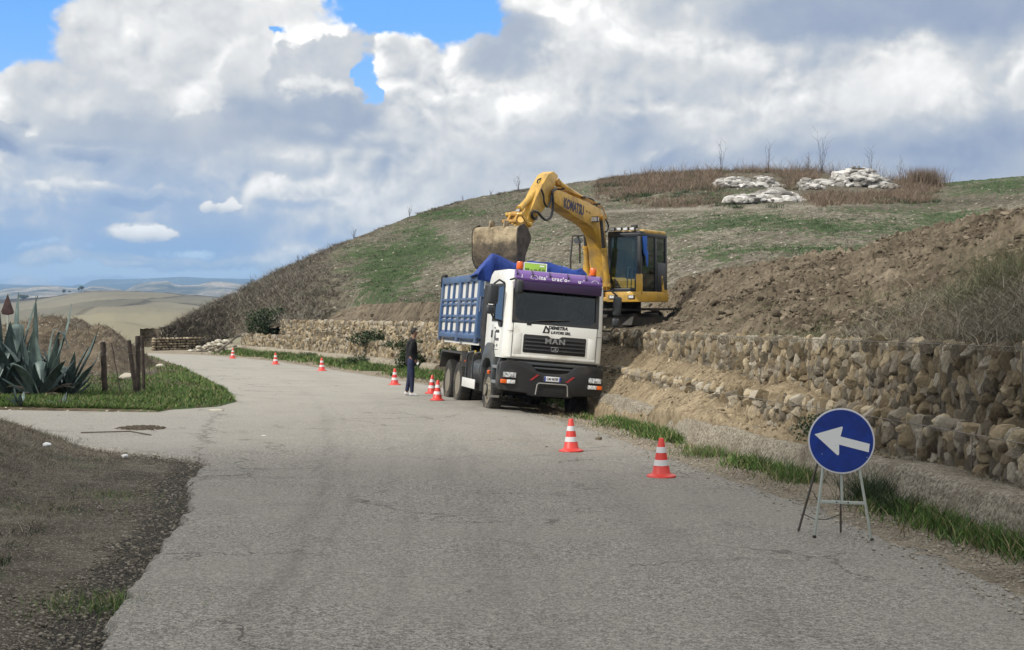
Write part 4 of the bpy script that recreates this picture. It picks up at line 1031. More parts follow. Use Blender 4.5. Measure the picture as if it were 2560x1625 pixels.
def hill_scrub():
    g = np.random.default_rng(41)
    n = 5200; px = g.uniform(385, 900, n); t = g.random(n) ** 0.85
    lim = np.interp(t, [0, 0.25, 0.5, 0.75, 1.0], [760, 800, 740, 700, 860])
    keep = (px < lim + g.normal(0, 40, n))
    # along the crest as well
    n2 = 1100; px2 = g.uniform(830, 1420, n2); t2 = 1 - np.abs(g.normal(0, 0.012, n2)); k2 = fbm(px2 * 0.02, 0 * px2, 0, 3, 0.6, 102) + g.uniform(-.3, .3, n2) > 0.15
    px = np.concatenate([px[keep], px2[k2]]); t = np.concatenate([t[keep], np.clip(t2[k2], 0, 1)])
    x, y, z = hill_surface(px, t); n = len(x)
    h = 0.18 + 0.42 * g.random(n) ** 1.8; h = h * (1 - 0.5 * (px > 830)) * (0.6 + 0.4 * sst(px, 380, 480))
    V, F, tn = bush_cloud(x, y, z, 34, h, h * 0.9, 0.03, 43, 2, 0.6, 1.6, 0.6)
    tag(np_mesh('hillside_scrub', V, F, M_SCRUB, loop_attr={'tone': tn}), kind='stuff')
hill_scrub()
def field_tufts():
    g = np.random.default_rng(110); n = 42000; px = g.uniform(640, 2480, n); t = g.random(n) ** 1.15 * 0.97
    x, y, z = hill_surface(px, t)
    f = 0.5 * fbm(x * 0.3, y * 0.12, 0, 4, 0.6, 111) - 0.10 + 0.42 * green_map(px, chart_y(x, y, z))
    gr = f + g.uniform(-.22, .22, n) > 0.16
    dy = (~gr) & (g.random(n) < 0.36)
    for nm, k, m, h, w, sd in (('field_grass', gr, M_CROP, 0.16, 0.030, 112), ('field_dry_tufts', dy, M_SCRUB, 0.14, 0.024, 113)):
        q = int(k.sum()); hh = h * (0.4 + 1.1 * g.random(q) ** 1.5); V, F, tn = bush_cloud(x[k], y[k], z[k] + 0.02, 11, hh, hh * 1.1, w, sd, 1, 0.8, 1.3)
        tag(np_mesh(nm, V, F, m, loop_attr={'tone': tn}), kind='stuff')
M_CROP = leafmat('field_crop', [(0, (0.020, 0.046, 0.016)), (0.6, (0.045, 0.098, 0.030)), (1, (0.095, 0.155, 0.055))])
field_tufts()
def hill_at(px, py):
    t = np.linspace(0.3, 1.0, 400); x, y, z = hill_surface(np.full(400, float(px)), t); tz = (z - EYE) / y; e = elev(px, py)[0]
    i = int(np.argmax(tz >= e)) if (tz >= e).any() else 399; return float(x[i]), float(y[i]), float(z[i]), float(t[i])
ROCKS = [(1762, 420, 150, 42), (1805, 458, 175, 34), (2010, 412, 200, 58), (1905, 432, 50, 30)]
def belt(n, g, lo=490, hi=404, p0=1400, p1=2200, bias=1.0):
    """points of the crest strip, lying between two chart heights; none right in front of the white rocks"""
    cols = np.linspace(p0, p1, 33); tl = np.array([hill_at(c, np.interp(c, [1400, 1560, 1800, 2200], [470, lo, lo, lo - 14]))[3] for c in cols])
    px = g.uniform(p0, p1, n); t0 = np.interp(px, cols, tl); f = g.random(n) ** bias; t = t0 + (1.0 - t0) * f
    x, y, z = hill_surface(px, t)
    d = np.stack([x, y, z - EYE], -1); q = d @ _f; pyc = (812.5 - FPX * (d @ _u) / q) / K
    ok = np.ones(n, bool)
    for (a, b_, w, h) in ROCKS: ok &= ~((np.abs(px - a) < w * 0.5) & (pyc > b_ - h * 0.3) & (pyc < b_ + h * 0.5 + 13))
    return px[ok], t[ok], x[ok], y[ok], z[ok], pyc[ok]
def ridge_reeds():
    g = np.random.default_rng(45)
    px, t, x, y, z, pyc = belt(4200, g); n = len(px)
    patch = fbm(x * 0.25, y * 0.12, 0, 4, 0.6, 103)
    h = (0.30 + 0.6 * g.random(n) ** 1.5) * np.interp(px, [1400, 1550, 1700, 2050, 2150, 2205], [0.6, 0.9, 1.0, 1.1, 1.4, 0.8]) * (1 + 0.8 * patch)
    h = h * np.interp(pyc, [400, 425, 490], [1.6, 1.0, 0.7]); k = (patch + g.uniform(-.3, .3, n) > -0.28 - 0.2 * (px > 1900)); x, y, z, h = x[k], y[k], z[k], h[k]
    V, F, tn = bush_cloud(x, y, z, 40, h, h * 0.9, 0.03, 46)
    tag(np_mesh('ridge_brush', V, F, M_REED, loop_attr={'tone': tn}), kind='stuff')
    px, t, x, y, z, pyc = belt(1500, g); n = len(px); k = fbm(x * 0.2, y * 0.1, 0, 4, 0.6, 104) + g.uniform(-.2, .2, n) > 0.05; x, y, z = x[k], y[k], z[k]
    h = 0.15 + 0.35 * g.random(len(x)); V, F, tn = bush_cloud(x, y, z, 50, h, h * 1.6, 0.05, 47); tag(np_mesh('ridge_greenery', V, F, M_WEED, loop_attr={'tone': tn}), kind='stuff')
    # thin stalks against the sky
    n = 620; px = g.uniform(1420, 2195, n); t = 1 - np.abs(g.normal(0, 0.01, n)); x, y, z = hill_surface(px, t); h = (0.6 + 1.9 * g.random(n) ** 3) * np.interp(px, [1420, 1600, 1900, 2195], [0.4, 0.8, 1.1, 1.0])
    V, F, tn = bush_cloud(x, y, z, 5, h, h * 0.5, 0.034, 48, 2); tag(np_mesh('skyline_stalks', V, F, M_REED, loop_attr={'tone': tn}), kind='stuff')
ridge_reeds()
def twig_plant(name, label, cat, x, y, z, h, n, seed, m, spread=0.35, r=0.012, group=None, lean=0.0):
    g = random.Random(seed); t = thing(name, label, cat, (x, y, z), 0, group)
    mb = MB()
    for i in range(n):
        a = g.uniform(0, 2 * PI); L = h * g.uniform(0.6, 1.0); sx = math.cos(a) * spread * h * g.uniform(0.2, 1) + lean * h; sy = math.sin(a) * spread * h * 0.5
        p = [Vector((sx * (q / 5) ** 1.3 + g.uniform(-.02, .02) * h, sy * (q / 5), L * q / 5)) for q in range(6)]
        mb.tube(p, [r * (1 - 0.15 * q) for q in range(6)], 4)
        for b in range(2, 6):
            if g.random() < 0.75:
                d = Vector((g.uniform(-1, 1), g.uniform(-.5, .5), g.uniform(0.4, 1))).normalized() * L * g.uniform(0.12, 0.28)
                mb.tube([p[b], p[b] + d * 0.5, p[b] + d + Vector((0, 0, 0.03 * h))], [r * 0.6, r * 0.45, r * 0.3], 3)
    mb.build('stems', m, t)
    return t
M_TWIG = mat('bare_twig', (0.07, 0.055, 0.042), 0.9, var=0.3, vscale=2)
def ridge_plants():
    H1 = 'bare stalks standing up from the crest'
    def pt(px, t): 
        x, y, z = hill_surface(np.array([float(px)]), np.array([float(t)])); return float(x[0]), float(y[0]), float(z[0])
    L = [(1215, 0.995, 1.5, 7, 'bare shrub on the skyline just left of the digger arm'), (1262, 0.995, 0.9, 4, 'small bare shrub on the skyline touching the digger arm'), (1150, 1.0, 0.55, 5, 'low round dark shrub on the crest, next left of the bare shrubs by the arm'),
         (1085, 1.0, 0.5, 4, 'little dark bush on the crest halfway down to the scrub slope'), (960, 1.0, 1.0, 6, 'thin feathery plant where the crest drops to the scrub slope'), (830, 1.0, 0.9, 6, 'bushy twigs at the top of the grey scrub slope'),
         (1545, 0.99, 1.0, 3, 'thin forked twig at the left end of the skyline brush'), (1690, 0.98, 3.2, 4, 'tall straight bare stalks left of the white rocks on the skyline'), (1800, 0.98, 2.9, 4, 'forked bare stalks above the left white rocks'),
         (1893, 0.98, 2.6, 4, 'feathery stalk between the two white outcrops'), (1925, 0.98, 4.1, 6, 'tallest bare stalks on the skyline between the two white outcrops'), (2040, 0.97, 3.0, 4, 'crossed bare stalks above the right white outcrop'),
         (2110, 0.97, 2.2, 5, 'bushy bare stalks behind the right edge of the white outcrop'), (700, 1.0, 0.7, 5, 'thin weed standing above the middle of the scrub slope crest'), (590, 1.0, 0.8, 4, 'lone small weed near the foot of the scrub slope crest')]
    for i, (px, t, h, n, lab) in enumerate(L):
        x, y, z = pt(px, t)
        twig_plant('bare_shrub', lab, 'shrub', x, y, z - 0.05, h, n, 60 + i, M_TWIG, 0.40 if h < 2 else 0.16, 0.014 + 0.006 * (h > 1.6), 'bare shrubs along the skyline')
    # the big russet reed clump closing the brush at the right
    x, y, z = pt(2165, 0.93); t = thing('reed_clump', 'tall russet reed clump ending the skyline brush at its right edge', 'reeds', (x, y, z))
    g = np.random.default_rng(50); n = 1600; P = np.stack([g.normal(0, 0.85, n), g.normal(0, 0.6, n), np.zeros(n) - 0.1], -1)
    V, F, tn = blades(P, 1.2 + 1.1 * g.random(n), 0.035, 0.5, 51, 2, 0.4); np_mesh('leaves', V, F, M_REED, t, loop_attr={'tone': tn})
ridge_plants()
# white rock outcrops on the crest
M_WHITE = m_toned('white_limestone', [(0, (0.17, 0.16, 0.145)), (0.5, (0.36, 0.35, 0.33)), (1, (0.60, 0.59, 0.57))], bumpy=0.06, bsc=3)
def outcrop(label, px, py, wpx, hpx, dist, seed):
    g = np.random.default_rng(seed); dist = hill_at(px, py + hpx * 0.45)[1]; c = at(px, py, dist); W_ = wpx * K * dist / FPX; H_ = hpx * K * dist / FPX
    t = thing('rock_outcrop', label, 'rock', (c.x, c.y, c.z - H_ * 0.5), 0, 'white rock outcrops on the crest'); n = int(70 + 330 * wpx / 200)
    u = g.uniform(-1, 1, n); prof = (1 - np.abs(u) ** 2.2) * (0.72 + 0.25 * np.sin(u * 4 + seed)); v = g.random(n)
    P = np.stack([u * W_ / 2, -0.9 + 1.9 * v + g.normal(0, .1, n), v * prof * H_], -1)
    s = 0.09 + 0.30 * g.random(n) ** 2.4; S = np.stack([s * 1.7, s, s * 0.62], -1)
    V, F, tn = rocks(P, S, 2, seed, 0.6, 1.8, 0.4, rot='flat', cut=11); np_mesh('stones', V, F, M_WHITE, t, loop_attr={'tone': tn}, smooth=False)
    m = MB(); N = 24
    top = [(-W_ / 2 + W_ * i / N, max(0.02, (1 - abs(-1 + 2 * i / N) ** 2.2) * (0.72 + 0.25 * math.sin((-1 + 2 * i / N) * 4 + seed)) * H_ * 0.9)) for i in range(N + 1)]
    m.add([(x, -0.9, -0.8) for x, z in top] + [(x, 0.9, z) for x, z in top] + [(x, 2.2, z * 0.6) for x, z in top] + [(x, 3.2, -0.8) for x, z in top], [(r * (N + 1) + i, r * (N + 1) + i + 1, (r + 1) * (N + 1) + i + 1, (r + 1) * (N + 1) + i) for r in range(3) for i in range(N)])
    m.build('bedrock', M_SOIL, t)
outcrop('upper left mass of white rock among the brush on the crest', 1762, 420, 150, 42, 131, 5)
outcrop('lower long bank of white rock in front of the left mass', 1805, 458, 175, 34, 127, 6)
outcrop('largest rounded white rock hump at the right of the crest brush', 2010, 412, 200, 58, 129, 7)
outcrop('small pale rock knot between the two white humps', 1905, 432, 50, 30, 130, 8)
# brush on the near terrace at the right
def terrace_brush():
    g = np.random.default_rng(55)
    n = 360; px = 2010 + 560 * g.random(n) ** 0.8; t = g.uniform(0.01, 0.30, n) * np.interp(px, [2010, 2200, 2600], [0.25, 0.9, 1.1])
    x, y, z = heap_pt(px, t); h = (0.14 + 0.34 * g.random(n)) * np.interp(px, [2010, 2250, 2600], [0.5, 1.1, 1.4])
    V, F, tn = bush_cloud(x, y, z, 46, h, h * 1.1, 0.006, 56, 3, 0.5, 2.2, 0.8); tag(np_mesh('terrace_dry_brush', V, F, M_SCRUB2, loop_attr={'tone': tn}), kind='stuff')
    n = 200; px = g.uniform(1620, 2560, n); t = g.uniform(0.0, 0.35, n); x, y, z = heap_pt(px, t); h = 0.05 + 0.12 * g.random(n)
    V, F, tn = bush_cloud(x, y, z + 0.03, 40, h, h * 2, 0.008, 57, 2); tag(np_mesh('terrace_grass', V, F, M_OLIVE, loop_attr={'tone': tn}), kind='stuff')
    for i, (px, t_, hh, lab) in enumerate([(2395, 0.26, 0.95, 'tall olive green broom bush at the right edge on top of the soil bank foot'), (2330, 0.20, 0.50, 'lower olive broom bush just left of the tall one on the terrace')]):
        x, y, z = heap_pt(np.array([float(px)]), np.array([t_])); t = thing('broom_bush', lab, 'bush', (float(x[0]), float(y[0]), float(z[0]) - 0.05))
        k = 1500; P = np.stack([g.normal(0, 0.32, k), g.normal(0, 0.3, k), np.zeros(k)], -1)
        V, F, tn = blades(P, hh * (0.35 + 0.7 * g.random(k)), 0.005, 1.15, 58 + i, 2, 0.2); np_mesh('stems', V, F, M_OLIVE, t, loop_attr={'tone': tn})
M_SCRUB2 = leafmat('pale_dead_brush', [(0, (0.08, 0.072, 0.050)), (0.5, (0.20, 0.182, 0.135)), (1, (0.40, 0.37, 0.29))])
terrace_brush()
# dead vegetation trailing over the ledges of the near wall
def ledge_growth():
    g = np.random.default_rng(61)
    n = 9000; y = g.uniform(8, 20.5, n); off = g.uniform(0.35, 1.05, n); x, yy = bank(y, off); z = -SL * y + np.where(off > 0.62, 0.86, 0.44)
    keep = fbm(y * 1.1, off * 3, 0, 3, 0.6, 62) + g.uniform(-.25, .25, n) > 0.0
    P = np.stack([x, yy, z], -1)[keep]; n = len(P)
    o = grass('ledge_straw', M_SCRUB2, P, 0.03 + 0.14 * g.random(n) ** 1.4, 0.006, 2.0, 63, 2, 0.8); tag(o, kind='stuff')
    n = 4200; y = g.uniform(8, 30, n); off = g.uniform(1.0, 1.35, n); x, yy = bank(y, off)
    o = grass('wall_top_straw', M_SCRUB2, np.stack([x, yy, -SL * y + 1.74], -1), 0.03 + 0.10 * g.random(n), 0.006, 1.8, 64, 2, 0.6); tag(o, kind='stuff')
ledge_growth()
# bits of dry growth and roots caught in the wire of the near wall
def face_straw():
    g = np.random.default_rng(66); n = 9000; y = g.uniform(9, 30, n); zz = g.uniform(0.74, 1.75, n); x, yy = bank(y, 1.06 + g.normal(0, 0.03, n)); k = fbm(y * 1.2, zz * 2.5, 0, 4, 0.6, 67) + g.uniform(-.2, .2, n) > 0.12
    o = grass('wall_straw', M_DRYDARK, np.stack([x, yy, -SL * y + zz], -1)[k], 0.03 + 0.10 * g.random(k.sum()) ** 1.5, 0.004, 2.6, 68, 3, 0.9); tag(o, kind='stuff')
face_straw()
# leafy clumps
def leaf_clump(name, label, cat, c, w, h, dpt, n, m, seed, leaf=0.05, group=None, hang=0.0):
    g = np.random.default_rng(seed); t = thing(name, label, cat, c, 0, group)
    u = g.normal(0, 1, (n, 3)); u /= np.linalg.norm(u, axis=1)[:, None]; r = g.random(n) ** 0.4
    P = u * r[:, None] * (1 + 0.35 * fbm(u[:, 0] * 2, u[:, 1] * 2, u[:, 2] * 2, 3, 0.6, seed)[:, None]) * (w / 2, dpt / 2, h / 2) + (0, 0, h * 0.45)
    P[:, 2] = np.maximum(P[:, 2], 0.0)
    a = g.normal(0, 1, (n, 3)); a /= np.linalg.norm(a, axis=1)[:, None]; b = np.cross(a, g.normal(0, 1, (n, 3))); b /= np.linalg.norm(b, axis=1)[:, None]
    s = leaf * g.uniform(0.5, 1.1, n)[:, None]
    V = np.stack([P - a * s, P - b * s * 0.5, P + a * s, P + b * s * 0.5], 1).reshape(-1, 3); F = np.arange(n * 4).reshape(-1, 4)
    np_mesh('leaves', V, F, m, t, loop_attr={'tone': np.repeat(np.clip(g.normal(0.45, 0.25, n), 0, 1), 4)}, smooth=False)
    mb = MB(); gg = random.Random(seed)
    for i in range(7):
        e = Vector((gg.uniform(-.4, .4) * w, gg.uniform(-.4, .4) * dpt, gg.uniform(0.5, 0.85) * h)); mb.tube([(0, 0, -0.05), tuple(e * 0.5 + Vector((0, 0, 0.05 * h))), tuple(e)], [0.012, 0.008, 0.004], 4)
    mb.build('stems', M_TWIG, t)
    return t
def wallpt(y, off, z): 
    x, yy = bank(y, off); return (float(x), float(yy), -SL * y + z)
CG = 'green clumps growing out of the wall'
# 
leaf_clump('wall_weed', 'dark leafy weed spilling over the ledge behind the round arrow sign, left of it', 'weed', wallpt(18.7, 0.35, 0.42), 0.85, 0.48, 0.5, 1300, M_WEED, 71, 0.028, CG)
leaf_clump('wall_weed', 'leafy mound on the ledge at the square end of the far upper tier', 'weed', wallpt(62.5, 0.8, 0.82), 2.2, 0.75, 1.0, 1500, M_WEED, 72, 0.07, CG)
leaf_clump('wall_weed', 'upright leafy clump hanging down over the footing left of the person', 'weed', wallpt(54.4, -0.05, 0.0), 1.1, 1.05, 0.8, 1300, M_WEED, 73, 0.07, CG)
leaf_clump('wall_weed', 'broad leafy clump on the ledge just left of the person', 'weed', wallpt(50.6, 0.5, 0.55), 1.3, 0.6, 0.8, 1000, M_WEED, 74, 0.06, CG)
leaf_clump('wall_weed', 'leafy creeper between the person and the truck tyres', 'weed', wallpt(46.0, 0.2, 0.45), 1.6, 0.95, 0.9, 1500, M_WEED, 75, 0.06, CG)
leaf_clump('wall_weed', 'long low creeper on the ledge between the far cones and the person', 'weed', wallpt(57.0, 0.75, 0.85), 2.6, 0.4, 0.9, 1000, M_WEED, 76, 0.06, CG)
leaf_clump('verge_bush', 'low dark bush in the grass behind the third cone from the bend', 'bush', (float(kerb_x(61)) - 0.25, 61, -SL * 61), 1.5, 0.5, 0.7, 800, M_WEED, 77, 0.06)
leaf_clump('verge_bush', 'low dark bush in the grass beside the second cone from the bend', 'bush', (float(kerb_x(70)) - 0.25, 70, -SL * 70), 1.2, 0.4, 0.7, 500, M_WEED, 78, 0.06)
leaf_clump('hillside_bush', 'dark green bramble bush at the foot of the scrub slope beside the square wall end', 'bush', tuple(at(640, 795, 82)), 3.4, 1.9, 1.5, 3000, M_WEED, 79, 0.09)
# spiky tufts at the foot of the wall
def spiky(label, y, off, h, n, r, seed, m=None):
    x, yy = bank(y, off); t = thing('grass_tussock', label, 'tussock', (float(x), float(yy), float(base_z(x, yy)) + 0.02), 0, 'grass tussocks against the footing')
    g = np.random.default_rng(seed); P = np.stack([g.normal(0, r, n), g.normal(0, r, n), np.zeros(n)], -1)
    V, F, tn = blades(P, h * (0.45 + 0.55 * g.random(n)), 0.009, 0.75, seed, 4, 0.6); np_mesh('leaves', V, F, m or M_WEED, t, loop_attr={'tone': tn})
spiky('big spiky dark green tussock right behind the arrow sign stand', 15.9, -0.20, 0.46, 620, 0.13, 81)
spiky('second spiky tussock just right of the arrow sign legs against the footing', 15.1, -0.16, 0.30, 420, 0.12, 82)
spiky('bushy tussock in the verge between the second near cone and the arrow sign', 18.2, -0.22, 0.24, 520, 0.20, 83, M_GRASS)
spiky('rounded tussock in the verge to the right of the near cones', 21.6, -0.22, 0.22, 520, 0.24, 84, M_GRASS)
spiky('dark tussock at the far right edge against the footing', 10.9, -0.25, 0.26, 420, 0.14, 85)
# ------------------------------------------------------------------ tipper truck (local frame: -y is its front, +x the picture's right, z up, origin under the front axle)
WHITE = mat('white_paint', (0.72, 0.72, 0.68), 0.36, coat=0.4, dirt=0.40, dirtcol=(0.40, 0.355, 0.28), dscale=1.1)
BLACKP = mat('black_plastic', (0.020, 0.021, 0.023), 0.5, dirt=0.35, dirtcol=(0.085, 0.075, 0.06), dscale=1.5, bump=0.15, bscale=60)
GREYP = mat('grey_plastic', (0.055, 0.064, 0.072), 0.45, dirt=0.4, dirtcol=(0.13, 0.12, 0.10), dscale=1.6)
CHASS = mat('chassis_black', (0.012, 0.012, 0.012), 0.7, dirt=0.4, dirtcol=(0.05, 0.042, 0.032))
RUBBER = mat('tyre_rubber', (0.022, 0.021, 0.020), 0.85, dirt=0.55, dirtcol=(0.12, 0.105, 0.08), dscale=3, bump=0.2, bscale=40)
RIM = mat('dusty_rim', (0.20, 0.18, 0.14), 0.6, metal=0.1, dirt=0.4, dirtcol=(0.16, 0.12, 0.08), dscale=4)
BLUEP = mat('blue_body_paint', (0.040, 0.090, 0.205), 0.42, dirt=0.5, dirtcol=(0.13, 0.145, 0.17), dscale=1.8, coat=0.2)
BULK = mat('pale_panel', (0.62, 0.62, 0.60), 0.5, dirt=0.35, dirtcol=(0.36, 0.31, 0.24), dscale=2.2)
TARP = mat('blue_tarp', (0.010, 0.045, 0.27), 0.55, var=0.25, vscale=2, bump=0.5, bscale=14)
PURPLE = mat('purple_visor', (0.155, 0.075, 0.30), 0.3, coat=0.4, dirt=0.2, dirtcol=(0.2, 0.17, 0.2))
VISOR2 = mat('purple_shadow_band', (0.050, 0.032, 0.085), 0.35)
STEEL = mat('bare_steel', (0.42, 0.42, 0.40), 0.4, metal=0.6, dirt=0.3)
LETTERW = mat('white_lettering', (0.78, 0.78, 0.80), 0.5)
LETTERB = mat('black_lettering', (0.012, 0.012, 0.014), 0.5)
CHROME = mat('dull_chrome', (0.42, 0.43, 0.45), 0.35, metal=0.85)
RED = mat('red_reflector', (0.35, 0.025, 0.03), 0.4)
ORANGE = mat('amber_lens', (0.75, 0.13, 0.012), 0.25, coat=0.5)
LAMPW = mat('lamp_glass', (0.62, 0.63, 0.63), 0.15, coat=1.0, var=0.35, vscale=30)
LAMPL = mat('headlamp_lens', (0.16, 0.17, 0.18), 0.12, coat=1.0, col2=(0.75, 0.77, 0.78), vscale=16)
LAMPD = mat('lamp_reflector', (0.25, 0.26, 0.27), 0.15, metal=0.8, var=0.5, vscale=22)
GLASS = glassmat('windscreen_glass', (0.46, 0.53, 0.54), 0.02, 0.55)
GLASSD = glassmat('dark_side_glass', (0.42, 0.48, 0.52), 0.03)
DARKIN = mat('cab_interior', (0.05, 0.055, 0.062), 0.8, var=0.4, vscale=4)
SEAT = mat('seat_cloth', (0.13, 0.135, 0.145), 0.9, var=0.3, vscale=8)
MIRB = mat('mirror_shell', (0.030, 0.034, 0.038), 0.45, dirt=0.2)

TP = at(1142, 972, 33.0)
TROT = Matrix.Rotation(R(13.3), 4, 'Z') @ Matrix.Rotation(R(-1.2), 4, 'X') @ Matrix.Rotation(R(4.0), 4, 'Y')
_o = Vector(TP) - TROT @ Vector((-1.12, 0, 0))
TM = Matrix.Translation(_o) @ TROT @ Matrix.Diagonal((1, 1, 1.02, 1))
truck = thing('dump_truck', 'white and blue tipper truck with purple visor, parked with cones at its rear wheels', 'truck', mw=TM)

def cab_shell():
    CR = 0.20
    xs = [-1.14 + CR] + list(np.linspace(-0.90, 0.90, 25)) + [1.14 - CR]
    def foot(yf, yb, hw, cr):
        P = []
        for x in np.linspace(-(hw - cr), hw - cr, 27): P.append((x, yf))
        for a in np.linspace(0, PI / 2, 7)[1:-1]: P.append((hw - cr + cr * math.sin(a), yf + cr - cr * math.cos(a)))
        for y in np.linspace(yf + cr, yb, 24): P.append((hw, y))
        for x in np.linspace(hw - 0.05, -hw + 0.05, 9): P.append((x, yb))
        for y in np.linspace(yb, yf + cr, 24): P.append((-hw, y))
        for a in np.linspace(PI / 2, 0, 7)[1:-1]: P.append((-(hw - cr) - cr * math.sin(a), yf + cr - cr * math.cos(a)))
        return P
    Z = [1.30, 1.33, 1.50, 1.70, 1.85, 1.90, 2.0, 2.10, 2.13, 2.2, 2.3, 2.4, 2.5, 2.6, 2.7, 2.8, 2.86, 2.90, 2.98, 3.06, 3.14, 3.19, 3.225, 3.24]
    V = []
    for z in Z:
        yf = -1.40 if z < 1.86 else (-1.40 + (z - 1.86) * 0.165)
        if z < 1.33: yf += 0.03
        hw = 1.14 - 0.0 * z; cr = CR; yb = 0.58
        if z > 2.9: k = (z - 2.9) / 0.34; yf += 0.10 * k + 0.30 * max(0, k - 0.6) ** 1.2; hw -= 0.055 * k * k + 0.10 * max(0, k - 0.75); yb -= 0.05 * k
        V += [(x, y, z) for x, y in foot(yf, yb, hw, cr)]
    n = len(V) // len(Z); F = []
    for i in range(len(Z) - 1):
        for j in range(n):
            a = [i * n + j, i * n + (j + 1) % n, (i + 1) * n + (j + 1) % n, (i + 1) * n + j]
            c = [sum(V[q][k] for q in a) / 4 for k in range(3)]
            front = c[1] < -1.0 and abs(c[0]) < 0.965; side = abs(c[0]) > 1.10 and -1.02 < c[1] < -0.06
            if front and 2.135 < c[2] < 2.89: continue
            if side and (2.0 if c[1] < -0.6 else 2.10) < c[2] < 2.86: continue
            F.append(a)
    top = len(Z) - 1
    F.append([top * n + j for j in range(n)]); F.append([j for j in range(n)][::-1])
    m = MB(); m.add(V, F); return m
cab = cab_shell().build('cab', WHITE, truck, angle=30)
# glass
def quad_sheet(pts, th, nrm):
    m = MB(); n = Vector(nrm).normalized() * th
    m.add([tuple(Vector(p)) for p in pts] + [tuple(Vector(p) + n) for p in pts], [(0, 1, 2, 3), (7, 6, 5, 4), (0, 4, 5, 1), (1, 5, 6, 2), (2, 6, 7, 3), (3, 7, 4, 0)]); return m
yg = lambda z: -1.40 + (z - 1.86) * 0.165
quad_sheet([(-0.985, yg(2.12) + 0.025, 2.12), (0.985, yg(2.12) + 0.025, 2.12), (0.985, yg(2.90) + 0.025, 2.90), (-0.985, yg(2.90) + 0.025, 2.90)], 0.006, (0, 1, 0)).build('windscreen', GLASS, truck)
fr = MB()   # black gasket round the screen, with rounded lower corners
for sx in (-1, 1):
    fr.prism([(sx * 1.0, 2.10), (sx * 0.945, 2.10), (sx * 0.925, 2.16), (sx * 0.925, 2.90), (sx * 1.0, 2.90)], 0, 0.012, 'xz')
    fr.prism([(sx * 0.95, 2.10), (sx * 0.80, 2.10), (sx * 0.80, 2.145), (sx * 0.86, 2.16), (sx * 0.93, 2.23)], -0.001, 0.011, 'xz')
fr.prism([(-1.0, 2.075), (1.0, 2.075), (1.0, 2.135), (-1.0, 2.135)], 0.001, 0.013, 'xz')
for i, p in enumerate(fr.v): fr.v[i] = (p[0], yg(p[2]) - 0.014 + p[1], p[2])
fr.build('screen_gasket', BLACKP, truck)
for sx, nm in ((-1, 'side_window'), (1, 'side_window')):
    quad_sheet([(sx * 1.125, -1.02, 2.0), (sx * 1.125, -0.06, 2.06), (sx * 1.125, -0.06, 2.88), (sx * 1.125, -1.02, 2.88)], 0.005, (-sx, 0, 0)).build(nm, GLASSD, truck)
# doors: seams, frame and handle
for sx in (-1, 1):
    d = MB(); X0, X1 = (sx * 1.1405, sx * 1.147)
    d.prism([(-0.98, 1.36), (-0.05, 1.36), (-0.02, 2.02), (-0.62, 2.02), (-0.66, 1.96), (-1.0, 1.92)], X0, X1)
    door = d.build('door', WHITE, truck, bevel=0.006)
    q = MB()
    q.prism([(-1.05, 1.96), (-0.98, 1.96), (-0.70, 2.00), (-0.62, 2.08), (0.0, 2.08), (0.0, 2.12), (-0.64, 2.12), (-0.74, 2.04), (-1.05, 2.0)], sx * 1.142, sx * 1.152)
    q.prism([(-1.06, 1.98), (-1.0, 1.98), (-0.98, 2.86), (-1.06, 2.86)], sx * 1.142, sx * 1.152)
    q.prism([(-0.07, 2.1), (0.0, 2.1), (0.0, 2.90), (-0.07, 2.90)], sx * 1.142, sx * 1.152)
    q.prism([(-1.06, 2.86), (0.0, 2.86), (0.0, 2.92), (-1.06, 2.92)], sx * 1.142, sx * 1.154)
    q.build('window_frame', BLACKP, door)
    h = MB(); h.box((sx * 1.16, -0.16, 1.80), (0.03, 0.07, 0.17)); h.build('door_handle', BLACKP, door, bevel=0.012)
    st = MB(); st.box((sx * 1.15, -0.95, 2.03), (0.05, 0.28, 0.13)); st.build('mirror_foot', BLACKP, door, bevel=0.02)
    st = MB(); st.span(sx * 1.141, sx * 1.146, -0.95, -0.35, 1.40, 1.43); st.build('reflective_strip', STEEL, door)
if True:
    door = [c for c in truck.children if c.name.startswith('door')][0]
    MD = lambda y, z: frame((-1.149, y, z), (0, -1, 0), (0, 0, 1))
    text_part('DEMETRA', LETTERB, door, MD(-0.68, 1.86), 0.085, bold=0.004); text_part('LAVORI', LETTERB, door, MD(-0.70, 1.68), 0.085, bold=0.003); text_part('SRL', LETTERB, door, MD(-0.72, 1.55), 0.07, bold=0.003)
    
    for y0, y1, z in ((-0.50, -0.42, 1.93), (-0.40, -0.33, 1.935)):
        q = MB(); q.span(-1.148, -1.151, y0, y1, z - 0.012, z + 0.012); q.build('small_print', LETTERB, door)
    for k in range(7):
        q = MB(); q.span(-1.148, -1.151, -0.84 + k * 0.068, -0.84 + k * 0.068 + 0.045, 1.448 + 0.003 * (k % 2), 1.466); q.build('small_print', mat('grey_print', (0.16, 0.16, 0.16), 0.6), door)
    lg = MB(); lg.prism([(-0.36, 1.50), (-0.42, 1.87), (-0.46, 1.87), (-0.56, 1.67), (-0.50, 1.65), (-0.455, 1.77), (-0.43, 1.56), (-0.52, 1.56), (-0.50, 1.50)], -1.148, -1.151); lg.build('door_logo', LETTERB, door)
